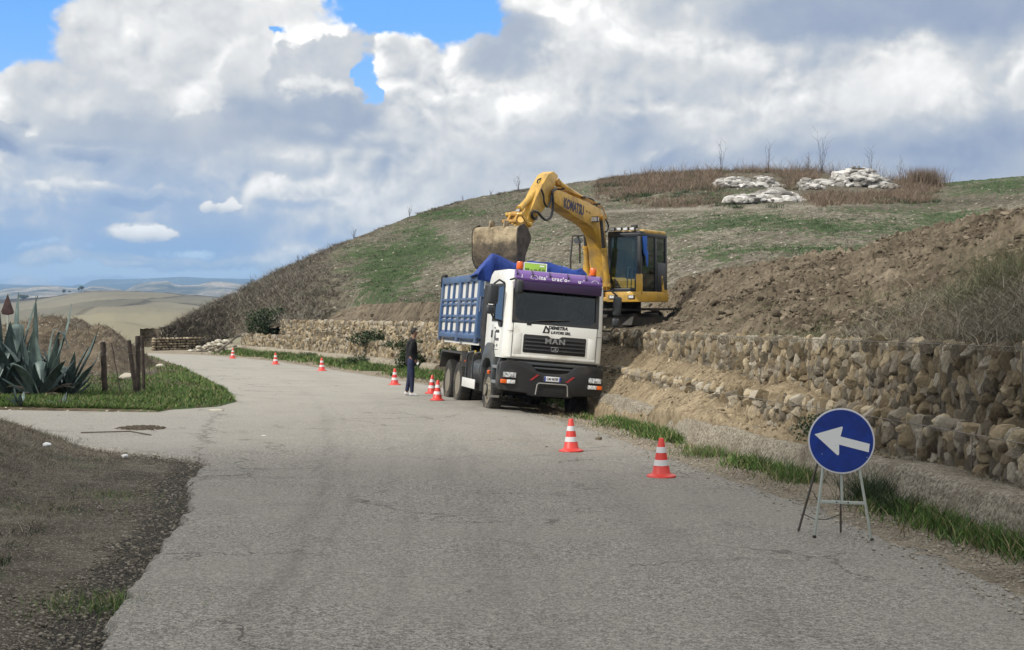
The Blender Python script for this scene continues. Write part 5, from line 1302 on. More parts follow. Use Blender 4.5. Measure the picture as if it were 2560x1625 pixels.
# interior
i = MB(); i.span(-1.08, 1.08, -1.30, -0.85, 1.4, 2.13); i.span(-1.08, 1.08, 0.40, 0.50, 1.4, 3.15); i.span(-1.08, 1.08, -1.0, 0.5, 1.36, 1.5); i.span(-1.05, 1.05, -0.9, 0.45, 3.0, 3.1)
i.box((0.62, -1.02, 2.17), (0.5, 0.3, 0.16)); i.build('dashboard', DARKIN, truck, bevel=0.03)
for sx in (-0.62, 0.62):
    s_ = MB(); s_.box((sx, -0.28, 1.95), (0.5, 0.5, 0.16)); s_.box((sx, 0.0, 2.30), (0.5, 0.14, 0.70), rot=Matrix.Rotation(R(-10), 3, 'X')); s_.box((sx, 0.07, 2.76), (0.26, 0.10, 0.2)); s_.build('seat', SEAT, truck, bevel=0.05)
w = MB(); w.tube([(0.62 + 0.23 * math.cos(a), -0.80 - 0.10 * math.sin(a), 2.25 + 0.21 * math.sin(a)) for a in np.linspace(0, 2 * PI, 25)[:-1]], 0.016, 6, closed=True); w.tube([(0.62, -0.80, 2.25), (0.62, -1.0, 2.12)], 0.03, 6); w.box((0.62, -0.80, 2.25), (0.4, 0.03, 0.05)); w.build('steering_wheel', BLACKP, truck)
w = MB(); w.box((-0.1, -0.45, 2.93), (1.9, 0.5, 0.13)); w.build('overhead_shelf', SEAT, truck, bevel=0.02)
w = MB(); w.box((0.62, -1.05, 2.80), (0.62, 0.02, 0.14), rot=Matrix.Rotation(R(20), 3, 'X')); w.build('inner_sun_blind', SEAT, truck, bevel=0.008)
# front panels: centre flap with grille, corner wings
f = MB(); f.span(-0.955, 0.955, -1.422, -1.395, 1.345, 2.075)
cab_panel = f.build('front_flap', WHITE, truck, bevel=0.010)
for sx in (-1, 1):
    f = MB(); f.span(sx * 0.965, sx * 0.972, -1.41, -1.393, 1.33, 2.08)
    f.span(sx * 0.962, sx * 1.10, -1.403, -1.393, 1.895, 1.903); f.build('panel_seam', BLACKP, truck)
f = MB()
for sx in (-1, 1): f.prism([(sx * 0.77, 1.40), (sx * 0.93, 1.40), (sx * 0.93, 1.82), (sx * 0.77, 1.86)], -1.428, -1.421, 'xz')
f.prism([(-0.95, 1.345), (0.95, 1.345), (0.95, 1.395), (-0.95, 1.395)], -1.432, -1.421, 'xz')
f.build('pressed_panel', WHITE, cab_panel, bevel=0.006)
g = MB(); g.prism([(-0.70, 1.845), (-0.16, 1.845), (-0.09, 1.80), (0.09, 1.80), (0.16, 1.845), (0.70, 1.845), (0.72, 1.82), (0.72, 1.47), (0.70, 1.45), (-0.70, 1.45), (-0.72, 1.47), (-0.72, 1.82)], -1.430, -1.419, 'xz')
gr = g.build('grille', CHASS, truck, bevel=0.004)
for z in (1.52, 1.60, 1.68, 1.76):
    s_ = MB(); s_.prism([(-1.432, z - 0.024), (-1.452, z - 0.006), (-1.446, z + 0.022), (-1.432, z + 0.022)], -0.69, 0.69); s_.build('slat', BLACKP, gr, bevel=0.004)
text_part('MAN', CHROME, gr, frame((0, -1.452, 1.725), (1, 0, 0), (0, 0, 1)), 0.155, 0.02, sx=1.25, bold=0.006, space=1.18)
lb = MB(); lb.tube([(-0.075, -1.458, 1.60), (0.075, -1.458, 1.60), (0.085, -1.458, 1.57), (0.06, -1.458, 1.51), (-0.06, -1.458, 1.51), (-0.085, -1.458, 1.57)], 0.005, 6, closed=True)
lb.prism([(-0.05, 1.52), (-0.035, 1.55), (0.0, 1.565), (0.02, 1.59), (0.04, 1.585), (0.035, 1.56), (0.045, 1.52), (0.03, 1.52), (0.015, 1.545), (-0.015, 1.54), (-0.03, 1.52)], -1.462, -1.454, 'xz'); lb.build('lion_badge', CHROME, gr)
FM = lambda x, z: frame((x, -1.4245, z), (1, 0, 0), (0, 0, 1))
text_part('DEMETRA', LETTERB, cab_panel, FM(0.05, 2.025), 0.095, bold=0.005, sx=1.05, shear=0.15); text_part('LAVORI SRL', LETTERB, cab_panel, FM(0.12, 1.925), 0.082, bold=0.004, sx=1.05, shear=0.15)
lg = MB(); lg.prism([(-0.30, 1.90), (-0.245, 2.065), (-0.225, 2.065), (-0.13, 1.96), (-0.15, 1.90)], -1.423, -1.4255, 'xz'); lg.build('logo', LETTERB, cab_panel)
lg = MB(); lg.prism([(-0.25, 1.925), (-0.225, 2.01), (-0.175, 1.95), (-0.185, 1.925)], -1.4256, -1.427, 'xz'); lg.build('logo_counter', WHITE, cab_panel)
# wipers
for x0, x1 in ((-0.62, 0.02), (0.30, -0.3)):
    w = MB(); w.box((x0 + (0 if x0 < 0 else 0.35), -1.40, 2.085), (0.10, 0.06, 0.08)); xa = x0 + (0 if x0 < 0 else 0.35)
    w.tube([(xa, -1.40, 2.11), ((xa + x1) / 2, -1.395, 2.175), (x1, -1.385, 2.19)], 0.010, 5); w.tube([(x1 - 0.42, -1.375, 2.155), (x1 + 0.30, -1.372, 2.22)], 0.012, 4); w.build('wiper', BLACKP, truck)
# purple sun visor with lettering
v = MB(); prof = [(-1.22, 3.24), (-1.33, 3.215), (-1.40, 3.15), (-1.425, 3.05), (-1.40, 2.995), (-1.30, 2.99), (-1.22, 3.02)]
v.prism(prof, -1.0, 1.0); vis = v.build('sun_visor', PURPLE, truck, bevel=0.012)
v = MB(); v.prism([(-1.40, 2.992), (-1.425, 2.99), (-1.385, 2.80), (-1.25, 2.84), (-1.24, 2.97)], -1.0, 1.0); v.build('visor_band', VISOR2, vis, bevel=0.008)
for x in (-0.62, -0.22, 0.20, 0.62, -0.97, 0.97):
    v = MB(); v.box((x, -1.36, 3.15), (0.035, 0.14, 0.10), rot=Matrix.Rotation(R(35), 3, 'X')); v.build('visor_bracket', VISOR2, vis, bevel=0.01)
VM = lambda x, z: frame((x, -1.4275 + (3.05 - z) * -0.0 + max(0, z - 3.05) * 0.25, z), (1, 0, 0), (0, 0.25, 1))
text_part("ita'  trac'o-", LETTERW, vis, VM(-0.12, 3.085), 0.125, bold=0.003, space=1.2, depth=0.006); text_part("u·'", LETTERW, vis, VM(0.50, 3.075), 0.125, bold=0.002, space=1.2, depth=0.006); text_part("J", LETTERW, vis, VM(-0.86, 3.10), 0.08, bold=0.002)
for x, a0, a1 in ((-0.58, 0, PI), (0.82, 0.2, PI * 0.9)):
    v = MB(); v.tube([(x + 0.085 * math.cos(a), -1.430 + 0.012 * math.sin(a), 3.055 + 0.075 * math.sin(a)) for a in np.linspace(a0, a1, 12)], 0.0055, 5)
    if x < 0: v.tube([(x - 0.07, -1.430, 3.05), (x - 0.02, -1.430, 3.045)], 0.005, 4); v.tube([(x + 0.01, -1.43, 3.045), (x + 0.07, -1.43, 3.05)], 0.005, 4)
    v.build('visor_emblem', LETTERW, vis)
# roof furniture
for x in (-0.86, 0.84):
    b = MB(); b.lathe([(0.085, 3.21), (0.09, 3.225), (0.085, 3.25), (0.06, 3.255)], (x, -1.12, 0), n=20); bb = b.build('beacon', BLACKP, truck)
    b = MB(); b.lathe([(0.074, 3.255), (0.078, 3.27), (0.076, 3.39), (0.066, 3.415), (0.03, 3.42)], (x, -1.12, 0), n=20); b.build('amber_dome', ORANGE, bb)
b = MB(); b.span(-0.64, -0.12, -0.62, -0.60, 3.25, 3.44); rs = b.build('roof_sign', mat('lime_sign', (0.30, 0.50, 0.07), 0.5), truck, bevel=0.004)
b = MB(); b.span(-0.65, -0.11, -0.624, -0.6205, 3.425, 3.445); b.span(-0.65, -0.11, -0.624, -0.6205, 3.24, 3.255); b.span(-0.65, -0.635, -0.624, -0.6205, 3.255, 3.425); b.span(-0.125, -0.11, -0.624, -0.6205, 3.255, 3.425); b.span(-0.28, -0.17, -0.624, -0.6205, 3.365, 3.395); b.build('sign_border', LETTERW, rs)
for x0, x1, z1 in ((-0.62, -0.52, 3.315), (-0.49, -0.44, 3.29), (-0.41, -0.33, 3.30), (-0.30, -0.25, 3.32), (-0.22, -0.15, 3.31)):
    b = MB(); b.span(x0, x1, -0.6235, -0.6205, 3.262, z1); b.build('dark_print', mat('dark_green_print', (0.09, 0.17, 0.03), 0.5), rs, bevel=0.001)
b = MB(); b.tube([(0.12, -1.1, 3.22), (0.12, -1.05, 3.42)], 0.008, 5); b.build('aerial', BLACKP, truck)
# bumper: wide U-shaped block with dark recess
b = MB(); b.prism([(-1.19, 1.20), (-0.98, 1.25), (-0.62, 1.24), (-0.50, 1.20), (-0.36, 1.06), (-0.18, 1.03), (0.18, 1.03), (0.36, 1.06), (0.50, 1.20), (0.62, 1.24), (0.98, 1.25), (1.19, 1.20), (1.20, 0.70), (1.12, 0.60), (0.50, 0.57), (0.45, 0.52), (-0.45, 0.52), (-0.50, 0.57), (-1.12, 0.60), (-1.20, 0.70)], -1.47, -1.05, 'xz')
for k, p in enumerate(b.v):
    if abs(p[0]) > 1.0 and p[1] < -1.3: b.v[k] = (p[0], p[1] + 0.10, p[2])
bump_o = b.build('bumper', BLACKP, truck, bevel=0.025)
b = MB(); b.span(-1.02, 1.02, -1.33, -1.10, 1.02, 1.30); b.span(-0.95, 0.95, -1.36, -1.32, 1.22, 1.29); b.build('radiator_recess', CHASS, truck, bevel=0.01)
b = MB(); b.span(-0.80, 0.80, -1.395, -1.36, 1.19, 1.25); b.span(-0.75, 0.75, -1.385, -1.355, 1.11, 1.15); b.build('step_bar', GREYP, truck, bevel=0.012)
for sx in (-1, 1):
    h = MB(); h.span(sx * 0.84, sx * 1.13, -1.482, -1.40, 0.885, 1.005)
    if True: hl = h.build('headlight', LAMPD, truck, bevel=0.012)
    h = MB(); h.span(sx * 0.835, sx * 1.125, -1.490, -1.483, 0.890, 0.995); h.build('lens', LAMPL, hl, bevel=0.002)
    h = MB(); h.span(sx * 0.84, sx * 1.03, -1.481, -1.40, 0.755, 0.84); h.build('fog_lamp', LAMPW, truck, bevel=0.008)
    h = MB(); h.span(sx * 1.035, sx * 1.16, -1.476, -1.36, 0.755, 0.84); h.build('indicator', ORANGE, truck, bevel=0.008)
    s_ = MB(); s_.prism([(sx * 0.41 - 0.11, 0.86), (sx * 0.41 - 0.05, 0.86), (sx * 0.41 + 0.11, 0.99), (sx * 0.41 + 0.05, 0.99)], -1.474, -1.471, 'xz'); s_.build('red_slash', RED, truck)
p = MB(); p.span(-0.19, 0.19, -1.482, -1.473, 0.86, 0.965); pl = p.build('number_plate', LETTERW, truck, bevel=0.003)
p = MB(); p.span(-0.19, -0.155, -1.4845, -1.4825, 0.862, 0.963); p.span(0.155, 0.19, -1.4845, -1.4825, 0.862, 0.963); p.build('plate_band', mat('plate_blue', (0.01, 0.04, 0.30), 0.4), pl)
text_part('CM 967EF', LETTERB, pl, frame((0, -1.484, 0.912), (1, 0, 0), (0, 0, 1)), 0.078, 0.002, sx=0.82, bold=0.002)
p = MB(); p.span(-0.30, 0.30, -1.474, -1.40, 0.585, 0.77); p.build('towing_recess', CHASS, truck)
p = MB(); p.tube([(-0.37, -1.50, 0.56), (-0.345, -1.51, 0.78), (-0.31, -1.51, 0.81), (0.31, -1.51, 0.81), (0.345, -1.51, 0.78), (0.37, -1.50, 0.56)], 0.014, 7); p.build('towing_hoop', STEEL, truck)
# mirrors
def mirror(nm, c, d, rz=0, arm=None):
    m = MB(); m.box(c, d, rot=Matrix.Rotation(R(rz), 3, 'Z')); o = m.build(nm, MIRB, truck, bevel=min(d) * 0.38, seg=3)
    if arm: a = MB(); a.tube(arm, 0.022, 6); a.build('mirror_arm', BLACKP, o)
mirror('mirror', (-1.43, -1.18, 2.66), (0.24, 0.15, 0.44), 8, [(-1.14, -0.95, 2.93), (-1.30, -1.12, 2.98), (-1.43, -1.18, 2.88)])
mirror('mirror', (-1.46, -1.18, 2.32), (0.21, 0.14, 0.20), 8, [(-1.14, -0.98, 2.08), (-1.36, -1.14, 2.12), (-1.44, -1.18, 2.24)])
mirror('mirror', (1.45, -1.18, 2.62), (0.19, 0.15, 0.44), -8, [(1.14, -0.95, 2.93), (1.30, -1.12, 2.96), (1.45, -1.18, 2.84)])
mirror('mirror', (1.44, -1.18, 2.26), (0.17, 0.14, 0.20), -8, [(1.14, -0.98, 2.05), (1.36, -1.14, 2.06), (1.44, -1.18, 2.16)])
mirror('kerb_mirror', (-0.93, -1.52, 2.86), (0.16, 0.13, 0.30), 0, [(-1.08, -1.22, 3.0), (-1.02, -1.45, 3.03), (-0.93, -1.52, 2.96)])
truck.children[-1].matrix_local = Matrix.Translation((-0.93, -1.52, 2.86)) @ Matrix.Rotation(R(22), 4, 'Y') @ Matrix.Translation((0.93, 1.52, -2.86))
# front wheel arches and steps
for sx in (-1, 1):
    m = MB(); pts = [(-0.62, 0.75), (-0.66, 1.00), (-0.58, 1.30), (-0.46, 1.52), (-0.28, 1.60), (0.10, 1.60), (0.34, 1.52), (0.55, 1.28), (0.62, 1.0), (0.60, 0.86), (0.54, 0.86), (0.52, 1.02), (0.40, 1.16), (0.2, 1.24), (-0.2, 1.24), (-0.40, 1.16), (-0.52, 1.0), (-0.54, 0.75)]
    m.prism(pts, sx * 1.20, sx * 0.98); m.build('wheel_arch', GREYP, truck, bevel=0.03)
    m = MB(); m.prism([(-1.10, 0.62), (-0.62, 0.62), (-0.62, 1.28), (-1.10, 1.28)], sx * 1.12, sx * 0.9)
    m.build('step_well', CHASS, truck, bevel=0.01)
    m = MB(); m.span(sx * 1.10, sx * 1.20, -1.10, -0.62, 1.05, 1.12); m.span(sx * 1.10, sx * 1.20, -1.10, -0.62, 0.72, 0.79); m.build('step', mat('step_grey', (0.17, 0.18, 0.19), 0.5, dirt=0.3), truck, bevel=0.012)
    m = MB(); m.tube([(sx * 1.19, -1.22, 0.80), (sx * 1.21, -1.22, 1.10), (sx * 1.16, -1.20, 1.28)], 0.02, 6); m.build('grab_rail', GREYP, truck)
m = MB(); m.tube([(-1.27, -0.62, 0.98), (-1.25, -0.60, 0.92)], 0.035, 8); m.build('side_marker', ORANGE, truck)
m = MB(); m.box((-1.10, -0.56, 0.42), (0.26, 0.02, 0.05)); m.build('flap_clip', STEEL, truck)
# wheels
def wheel(x, y, rear=False, mirrorx=1):
    t = bpy.data.objects.new('wheel', None); C.objects.link(t); t.parent = truck; t.location = (x, y, 0.53); t.empty_display_size = 0.2
    m = MB(); s = mirrorx
    def tyre(x0):
        prof = [(0.30, x0 - 0.11), (0.36, x0 - 0.135), (0.45, x0 - 0.145), (0.505, x0 - 0.13), (0.525, x0 - 0.10), (0.53, x0), (0.525, x0 + 0.10), (0.505, x0 + 0.13), (0.45, x0 + 0.145), (0.36, x0 + 0.135), (0.30, x0 + 0.11)]
        m.lathe(prof, axis='x', n=48)
        for k in range(36):
            a = 2 * PI * k / 36
            for q in (-1, 1):
                mm = Matrix.Rotation(a, 3, 'X')
                m.box(tuple(mm @ Vector((x0 + q * 0.062, 0, 0.530))), (0.105, 0.034, 0.022), rot=mm @ Matrix.Rotation(q * 0.35, 3, 'Z'))
    tyre(0.0)
    if rear: tyre(-s * 0.32)
    m.build('tyre', RUBBER, t, angle=40)
    m = MB(); s = mirrorx
    if rear: prof = [(0.30, 0.125), (0.29, 0.13), (0.275, 0.05), (0.26, -0.03), (0.12, -0.04), (0.12, 0.04), (0.07, 0.05)]
    else: prof = [(0.30, 0.125), (0.285, 0.13), (0.27, 0.09), (0.22, 0.10), (0.17, 0.15), (0.13, 0.155), (0.12, 0.20), (0.07, 0.21)]
    m.lathe([(r, s * h) for r, h in prof] , axis='x', n=36)
    for k in range(10):
        a = 2 * PI * k / 10; hx = s * (0.12 if not rear else -0.02); m.lathe([(0.016, hx), (0.014, hx + s * 0.03)], (0, 0.195 * math.cos(a), 0.195 * math.sin(a)), 'x', 6)
    m.build('rim', RIM, t, angle=30)
    m = MB(); m.lathe([(0.155, -s * 0.02 if rear else s * 0.12), (0.15, s * 0.05 if rear else s * 0.155), (0.11, s * 0.10 if rear else s * 0.20), (0.02, s * 0.11 if rear else s * 0.21)], axis='x', n=24); m.build('hub', CHASS, t)
for sx in (-1, 1):
    wheel(sx * 0.99, 0, False, sx); wheel(sx * 1.02, 3.45, True, sx); wheel(sx * 1.02, 4.80, True, sx)
# chassis and underside
m = MB()
for sx in (-0.42, 0.42): m.span(sx - 0.04, sx + 0.04, -1.2, 6.0, 0.80, 1.08)
for y in (-1.0, 0.6, 2.2, 4.1, 5.8): m.span(-0.42, 0.42, y - 0.06, y + 0.06, 0.82, 1.04)
m.span(-0.35, 0.35, -1.0, 0.5, 0.62, 1.2); m.build('chassis', CHASS, truck)
for y in (0, 3.45, 4.8): m = MB(); m.tube([(-1.0, y, 0.53), (1.0, y, 0.53)], 0.09, 10); m.lathe([(0.05, -0.22), (0.22, -0.10), (0.22, 0.10), (0.05, 0.22)], (0, y, 0.50), 'x', 16); m.build('axle', CHASS, truck)
m = MB(); m.span(-1.02, 1.02, 0.62, 1.05, 1.1, 2.75); m.build('rear_stack', CHASS, truck, bevel=0.04)
m = MB(); m.tube([(-1.06, 0.72, 1.3), (-1.14, 0.72, 2.0), (-1.10, 0.72, 2.9)], [0.13, 0.12, 0.12], 12); m.build('air_intake', BLACKP, truck)
m = MB(); m.span(-1.1, -0.55, 0.80, 2.55, 0.45, 1.12); m.build('side_box', CHASS, truck, bevel=0.04)
m = MB(); m.span(0.55, 1.12, 0.80, 2.65, 0.45, 1.10); m.build('fuel_tank', CHROME, truck, bevel=0.08, seg=3)
m = MB(); m.lathe([(0.05, 0.95), (0.23, 1.0), (0.23, 1.9), (0.05, 1.95)], (-0.92, 0, 0.95), 'y', 20); m.build('air_tank', GREYP, truck)
m = MB()
for y in (1.0, 1.75): m.tube([(-1.2, y + 0.5, 0.62), (-1.2, y + 0.5, 1.18), (-1.19, y + 0.42, 1.30), (-1.19, y, 1.34), (-1.12, y - 0.1, 1.36)], 0.022, 7)
m.build('hose_guard', GREYP, truck)
m = MB(); m.lathe([(0.03, 1.36), (0.035, 1.40), (0.02, 1.48)], (-1.12, 1.0, 0), n=10); m.lathe([(0.03, 1.28), (0.03, 1.38)], (-1.15, 1.5, 0), n=10); m.build('hose_cap', mat('brass_yellow', (0.55, 0.38, 0.05), 0.4), truck)
m = MB(); m.box((-1.22, 1.75, 0.60), (0.02, 1.5, 0.22)); m.build('side_guard', mat('white_bar', (0.60, 0.60, 0.58), 0.5, dirt=0.25), truck, bevel=0.006)
for sx in (-1, 1):
    m = MB(); m.prism([(2.55, 0.95), (2.66, 1.22), (2.85, 1.30), (5.30, 1.30), (5.52, 1.20), (5.60, 0.85), (5.56, 0.85), (5.46, 1.17), (5.28, 1.25), (2.88, 1.25), (2.71, 1.18), (2.60, 0.95)], sx * 0.72, sx * 1.25); m.build('rear_mudguard', mat('mudguard', (0.035, 0.034, 0.032), 0.6, dirt=0.5, dirtcol=(0.09, 0.08, 0.065)), truck, bevel=0.01)
    m = MB(); m.box((sx * 1.18, 2.52, 1.10), (0.03, 0.04, 0.04)); m.build('rear_marker', ORANGE, truck)
# tipping body
BY0, BY1, BZ0, BZ1 = 1.20, 6.15, 1.48, 3.10
body_lift = 0.08
body = bpy.data.objects.new('tipping_body', None); C.objects.link(body); body.parent = truck; body.location = (0, 0, body_lift); body.empty_display_size = 0.3
m = MB(); m.span(-1.12, 1.12, BY0 + 0.04, BY1 - 0.04, BZ0, BZ0 + 0.07); m.span(-1.12, 1.12, BY0, BY0 + 0.05, BZ0, BZ1 - 0.05)
m.span(-1.12, 1.12, BY1 - 0.06, BY1, BZ0, BZ1); m.build('floor_and_ends', BLUEP, body, bevel=0.01)
for sx in (-1, 1):
    m = MB(); m.span(sx * 1.13, sx * 1.185, BY0 + 0.06, BY1 - 0.06, BZ0 + 0.06, BZ1 - 0.03); m.build('side_panel', BULK, body)
    m = MB(); X0, X1 = sx * 1.183, sx * 1.25
    m.span(X0, X1 + sx * 0.01, BY0, BY1, BZ1 - 0.17, BZ1)                       # top rail
    for y, w in [(BY0 + 0.10, 0.20), (BY1 - 0.09, 0.18), (3.62, 0.26)]: m.span(X0, X1 + sx * 0.004, y - w / 2, y + w / 2, BZ0 - 0.02, BZ1 - 0.165)
    cells = []
    for a, b in ((BY0 + 0.20, 3.49), (3.75, BY1 - 0.18)):
        for k in (1, 2): m.span(X0, X1 - sx * 0.002, a + (b - a) * k / 3 - 0.045, a + (b - a) * k / 3 + 0.045, BZ0 + 0.20, BZ1 - 0.168)
    for zz in (2.51, 2.10):
        for dz_ in (0.0, -0.115):
            m.prism([(sx * 1.13, zz + dz_ + 0.05), (sx * 1.225, zz + dz_ + 0.035), (sx * 1.24, zz + dz_), (sx * 1.225, zz + dz_ - 0.035), (sx * 1.13, zz + dz_ - 0.05)], BY0 + 0.12, BY1 - 0.12, 'xz')
    for a, b in ((BY0 + 0.20, 3.49), (3.75, BY1 - 0.18)): m.prism([(sx * 1.13, 1.80), (sx * 1.247, 1.66), (sx * 1.249, 1.56), (sx * 1.13, 1.53)], a, b, 'xz')
    m.build('side_ribs', BLUEP, body, bevel=0.008)
    m = MB(); m.span(sx * 1.04, sx * 1.10, BY0 + 0.2, BY1 - 0.2, BZ0 - 0.06, BZ0 - 0.002); m.build('bottom_rail', BULK, body)
m = MB(); m.span(-1.25, 1.25, BY0 - 0.06, BY0 - 0.005, BZ0 + 0.1, BZ1 + 0.02); m.prism([(-1.1, 3.12), (1.1, 3.12), (1.0, 3.34), (-1.0, 3.34)], BY0 - 0.03, BY0 + 0.03, 'xz'); m.build('front_bulkhead', BLUEP, body, bevel=0.012)
m = MB(); m.span(-1.15, -0.3, BY0 - 0.14, BY0 - 0.07, 2.75, 3.02); m.build('bulkhead_plate', BULK, body, bevel=0.01)
m = MB(); m.tube([(-1.24, BY1 - 0.12, 3.16), (-1.24, BY1 - 0.5, 3.14)], 0.05, 6); m.tube([(-1.27, BY1, 3.15), (-1.27, BY1 - 0.02, 2.85)], 0.02, 6); m.build('tailgate_hinge', CHASS, body)
m = MB(); m.tube([(-1.2, BY0 + 0.15, 3.14), (-1.2, BY0 + 0.15, 3.24)], 0.04, 6); m.tube([(-1.1, BY0 - 0.1, 2.5), (-1.25, BY0 - 0.25, 2.55), (-1.26, BY0 - 0.3, 2.2)], 0.025, 6); m.build('tarp_hook', BLUEP, body)
for y in (1.9, 4.9): 
    m = MB(); m.span(-0.55, 0.55, y - 0.1, y + 0.1, 1.08, 1.45); m.build('body_mount', CHASS, body)
# gathered blue tarpaulin on the bulkhead
def tarp():
    NX, NT_ = 90, 34; xs = np.linspace(-1.36, 1.30, NX)
    hz = np.interp(xs, [-1.36, -1.22, -1.05, -0.75, -0.50, -0.15, 0.2, 0.6, 0.95, 1.15, 1.3], [3.12, 3.42, 3.62, 3.54, 3.42, 3.50, 3.53, 3.48, 3.40, 3.46, 3.34]) + 0.05
    back = np.interp(xs, [-1.36, -1.0, -0.5, 0, 1.3], [1.0, 0.9, 0.5, 0.4, 0.4])
    V = []
    for i, x in enumerate(xs):
        for j in range(NT_):
            t = j / (NT_ - 1)
            # profile: hangs in front, over the ridge, sags behind
            if t < 0.45: u = t / 0.45; y = BY0 - 0.22 - 0.05 * math.sin(u * PI); z = 3.02 + (hz[i] - 3.02) * math.sin(u * PI / 2)
            else: u = (t - 0.45) / 0.55; y = BY0 - 0.22 + u * (back[i] + 0.25); z = hz[i] - (hz[i] - 3.12) * u ** 1.8
            n = float(fbm(x * 3.0 + t * 1.5, t * 3.2, 0.3, 4, 0.6, 7)); f2 = math.sin(x * 14 + 3 * n + t * 6) * 0.022
            V.append((x + 0.03 * n, y + 0.07 * n + f2, z + 0.06 * n * (0.3 + t) + f2 * 0.6))
    V = np.array(V); F = grid_faces(NX, NT_)
    V2 = V.copy(); V2[:, 2] -= 0.02; V2[:, 1] += 0.02
    V = np.concatenate([V, V2]); F = np.concatenate([F, F[:, ::-1] + NX * NT_])
    np_mesh('tarpaulin', V, F, TARP, truck)
tarp()
# a little earth heaped in the body
def load():
    u, v = np.meshgrid(np.linspace(-1, 1, 40), np.linspace(0, 1, 60), indexing='ij'); x = u * 1.07; y = BY0 + 0.1 + v * (BY1 - BY0 - 0.2)
    z = 2.75 + 0.2 * np.exp(-((v - 0.4) / 0.3) ** 2) * (1 - u * u) + 0.08 * fbm(x * 3, y * 3, 0, 4, 0.6, 77)
    tag(np_mesh('soil_load', np.stack([x, y, z], -1).reshape(-1, 3), grid_faces(40, 60), M_SOIL, None), 'brown earth loaded inside the blue tipping body', 'soil', kind='thing')
    bpy.data.objects['soil_load'].matrix_world = TM
load()
# ------------------------------------------------------------------ tracked excavator on the terrace (local frame: -y forward, +x the picture's right, z up, origin on the ground under the slewing ring)
YEL = mat('machine_yellow', (0.58, 0.34, 0.045), 0.42, coat=0.2, dirt=0.55, dirtcol=(0.22, 0.15, 0.07), dscale=1.8)
YDK = mat('worn_yellow', (0.46, 0.24, 0.035), 0.5, dirt=0.5, dirtcol=(0.16, 0.11, 0.06), dscale=1.6)
IRON = mat('dark_iron', (0.028, 0.026, 0.024), 0.6, dirt=0.5, dirtcol=(0.10, 0.08, 0.055), dscale=2)
HOSE = mat('black_hose', (0.012, 0.014, 0.018), 0.4)
RODS = mat('polished_rod', (0.50, 0.52, 0.55), 0.18, metal=0.9)
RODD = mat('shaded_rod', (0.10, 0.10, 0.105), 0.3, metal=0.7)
CABB = mat('cab_frame_black', (0.022, 0.025, 0.030), 0.4, dirt=0.2)
def m_bucket():
    m, T, bs = newmat('muddy_bucket'); g = T.node('ShaderNodeTexCoord').outputs['Object']; x, y, z = T.sep(g)
    n = T.noise(g, 3.0, 8, 0.72); c = T.ramp(n, [(0.35, (0.045, 0.038, 0.030)), (0.50, (0.115, 0.092, 0.062)), (0.62, (0.20, 0.16, 0.105))])
    c = T.mix(T.sstep(T.m('ADD', z, T.m('MULTIPLY', n, 0.35)), 0.02, 0.22), c, T.ramp(n, [(0.38, (0.13, 0.10, 0.06)), (0.6, (0.42, 0.34, 0.22))]))  # lit top painted in: mud colour paler towards the upper edge
    T.put(bs.inputs['Base Color'], c); bs.inputs['Roughness'].default_value = 0.8; bump(T, bs, T.noise(g, 9, 7, 0.75), 0.9, 0.05); return m
MUD = m_bucket(); MUDD = mat('muddy_shaded_plate', (0.05, 0.04, 0.032), 0.85, var=0.5, vscale=5, bump=0.8, bscale=14)  # side plates muddy too, but darkened: their shade is in the colour
YAW = R(-30)
XO = Vector((3.05, 40.75, 0.0)); XO.z = at(1500, 790, 40.5).z
XM = Matrix.Translation(XO) @ Matrix.Rotation(YAW, 4, 'Z') @ Matrix.Rotation(R(-1.5), 4, 'Y')
exc = thing('excavator', 'yellow tracked excavator on the terrace behind the truck, its bucket held over the blue body', 'excavator', mw=XM)
XI = XM.inverted()
BX = -0.02       # the boom plane
def inplane(px, py, x=BX):
    """where the view line of a chart point meets the plane x = const of the machine"""
    d = Vector(ray(px, py)); o = Vector((0, 0, EYE)); dl = XI.to_3x3() @ d; ol = XI @ o
    t = (x - ol.x) / dl.x; return ol + dl * t
def c7(x, y): return ((1340 + x / 4.932) / K, (450 + y / 4.932) / K)
def c4(x, y): return ((1160 + x / 6.115) / K, (410 + y / 6.115) / K)
def c5(x, y): return ((1400 + x / 4.778) / K, (540 + y / 4.778) / K)
def PL(pts, f, x=BX): return [(lambda q: (q.y, q.z))(inplane(*f(*p), x)) for p in pts]
BW = 0.19        # half width of boom
boom_pts = PL([(228, 120), (300, 130), (560, 238), (740, 325), (800, 362), (838, 450), (850, 560), (868, 760), (895, 1000), (925, 1330), (850, 1330), (838, 1180), (818, 1000), (795, 850), (760, 700), (700, 590), (620, 530), (500, 462), (360, 365), (214, 262)], c7, BX + BW)
m = MB(); m.prism(boom_pts, BX - BW, BX + BW); boom = m.build('boom', YEL, exc, bevel=0.012)
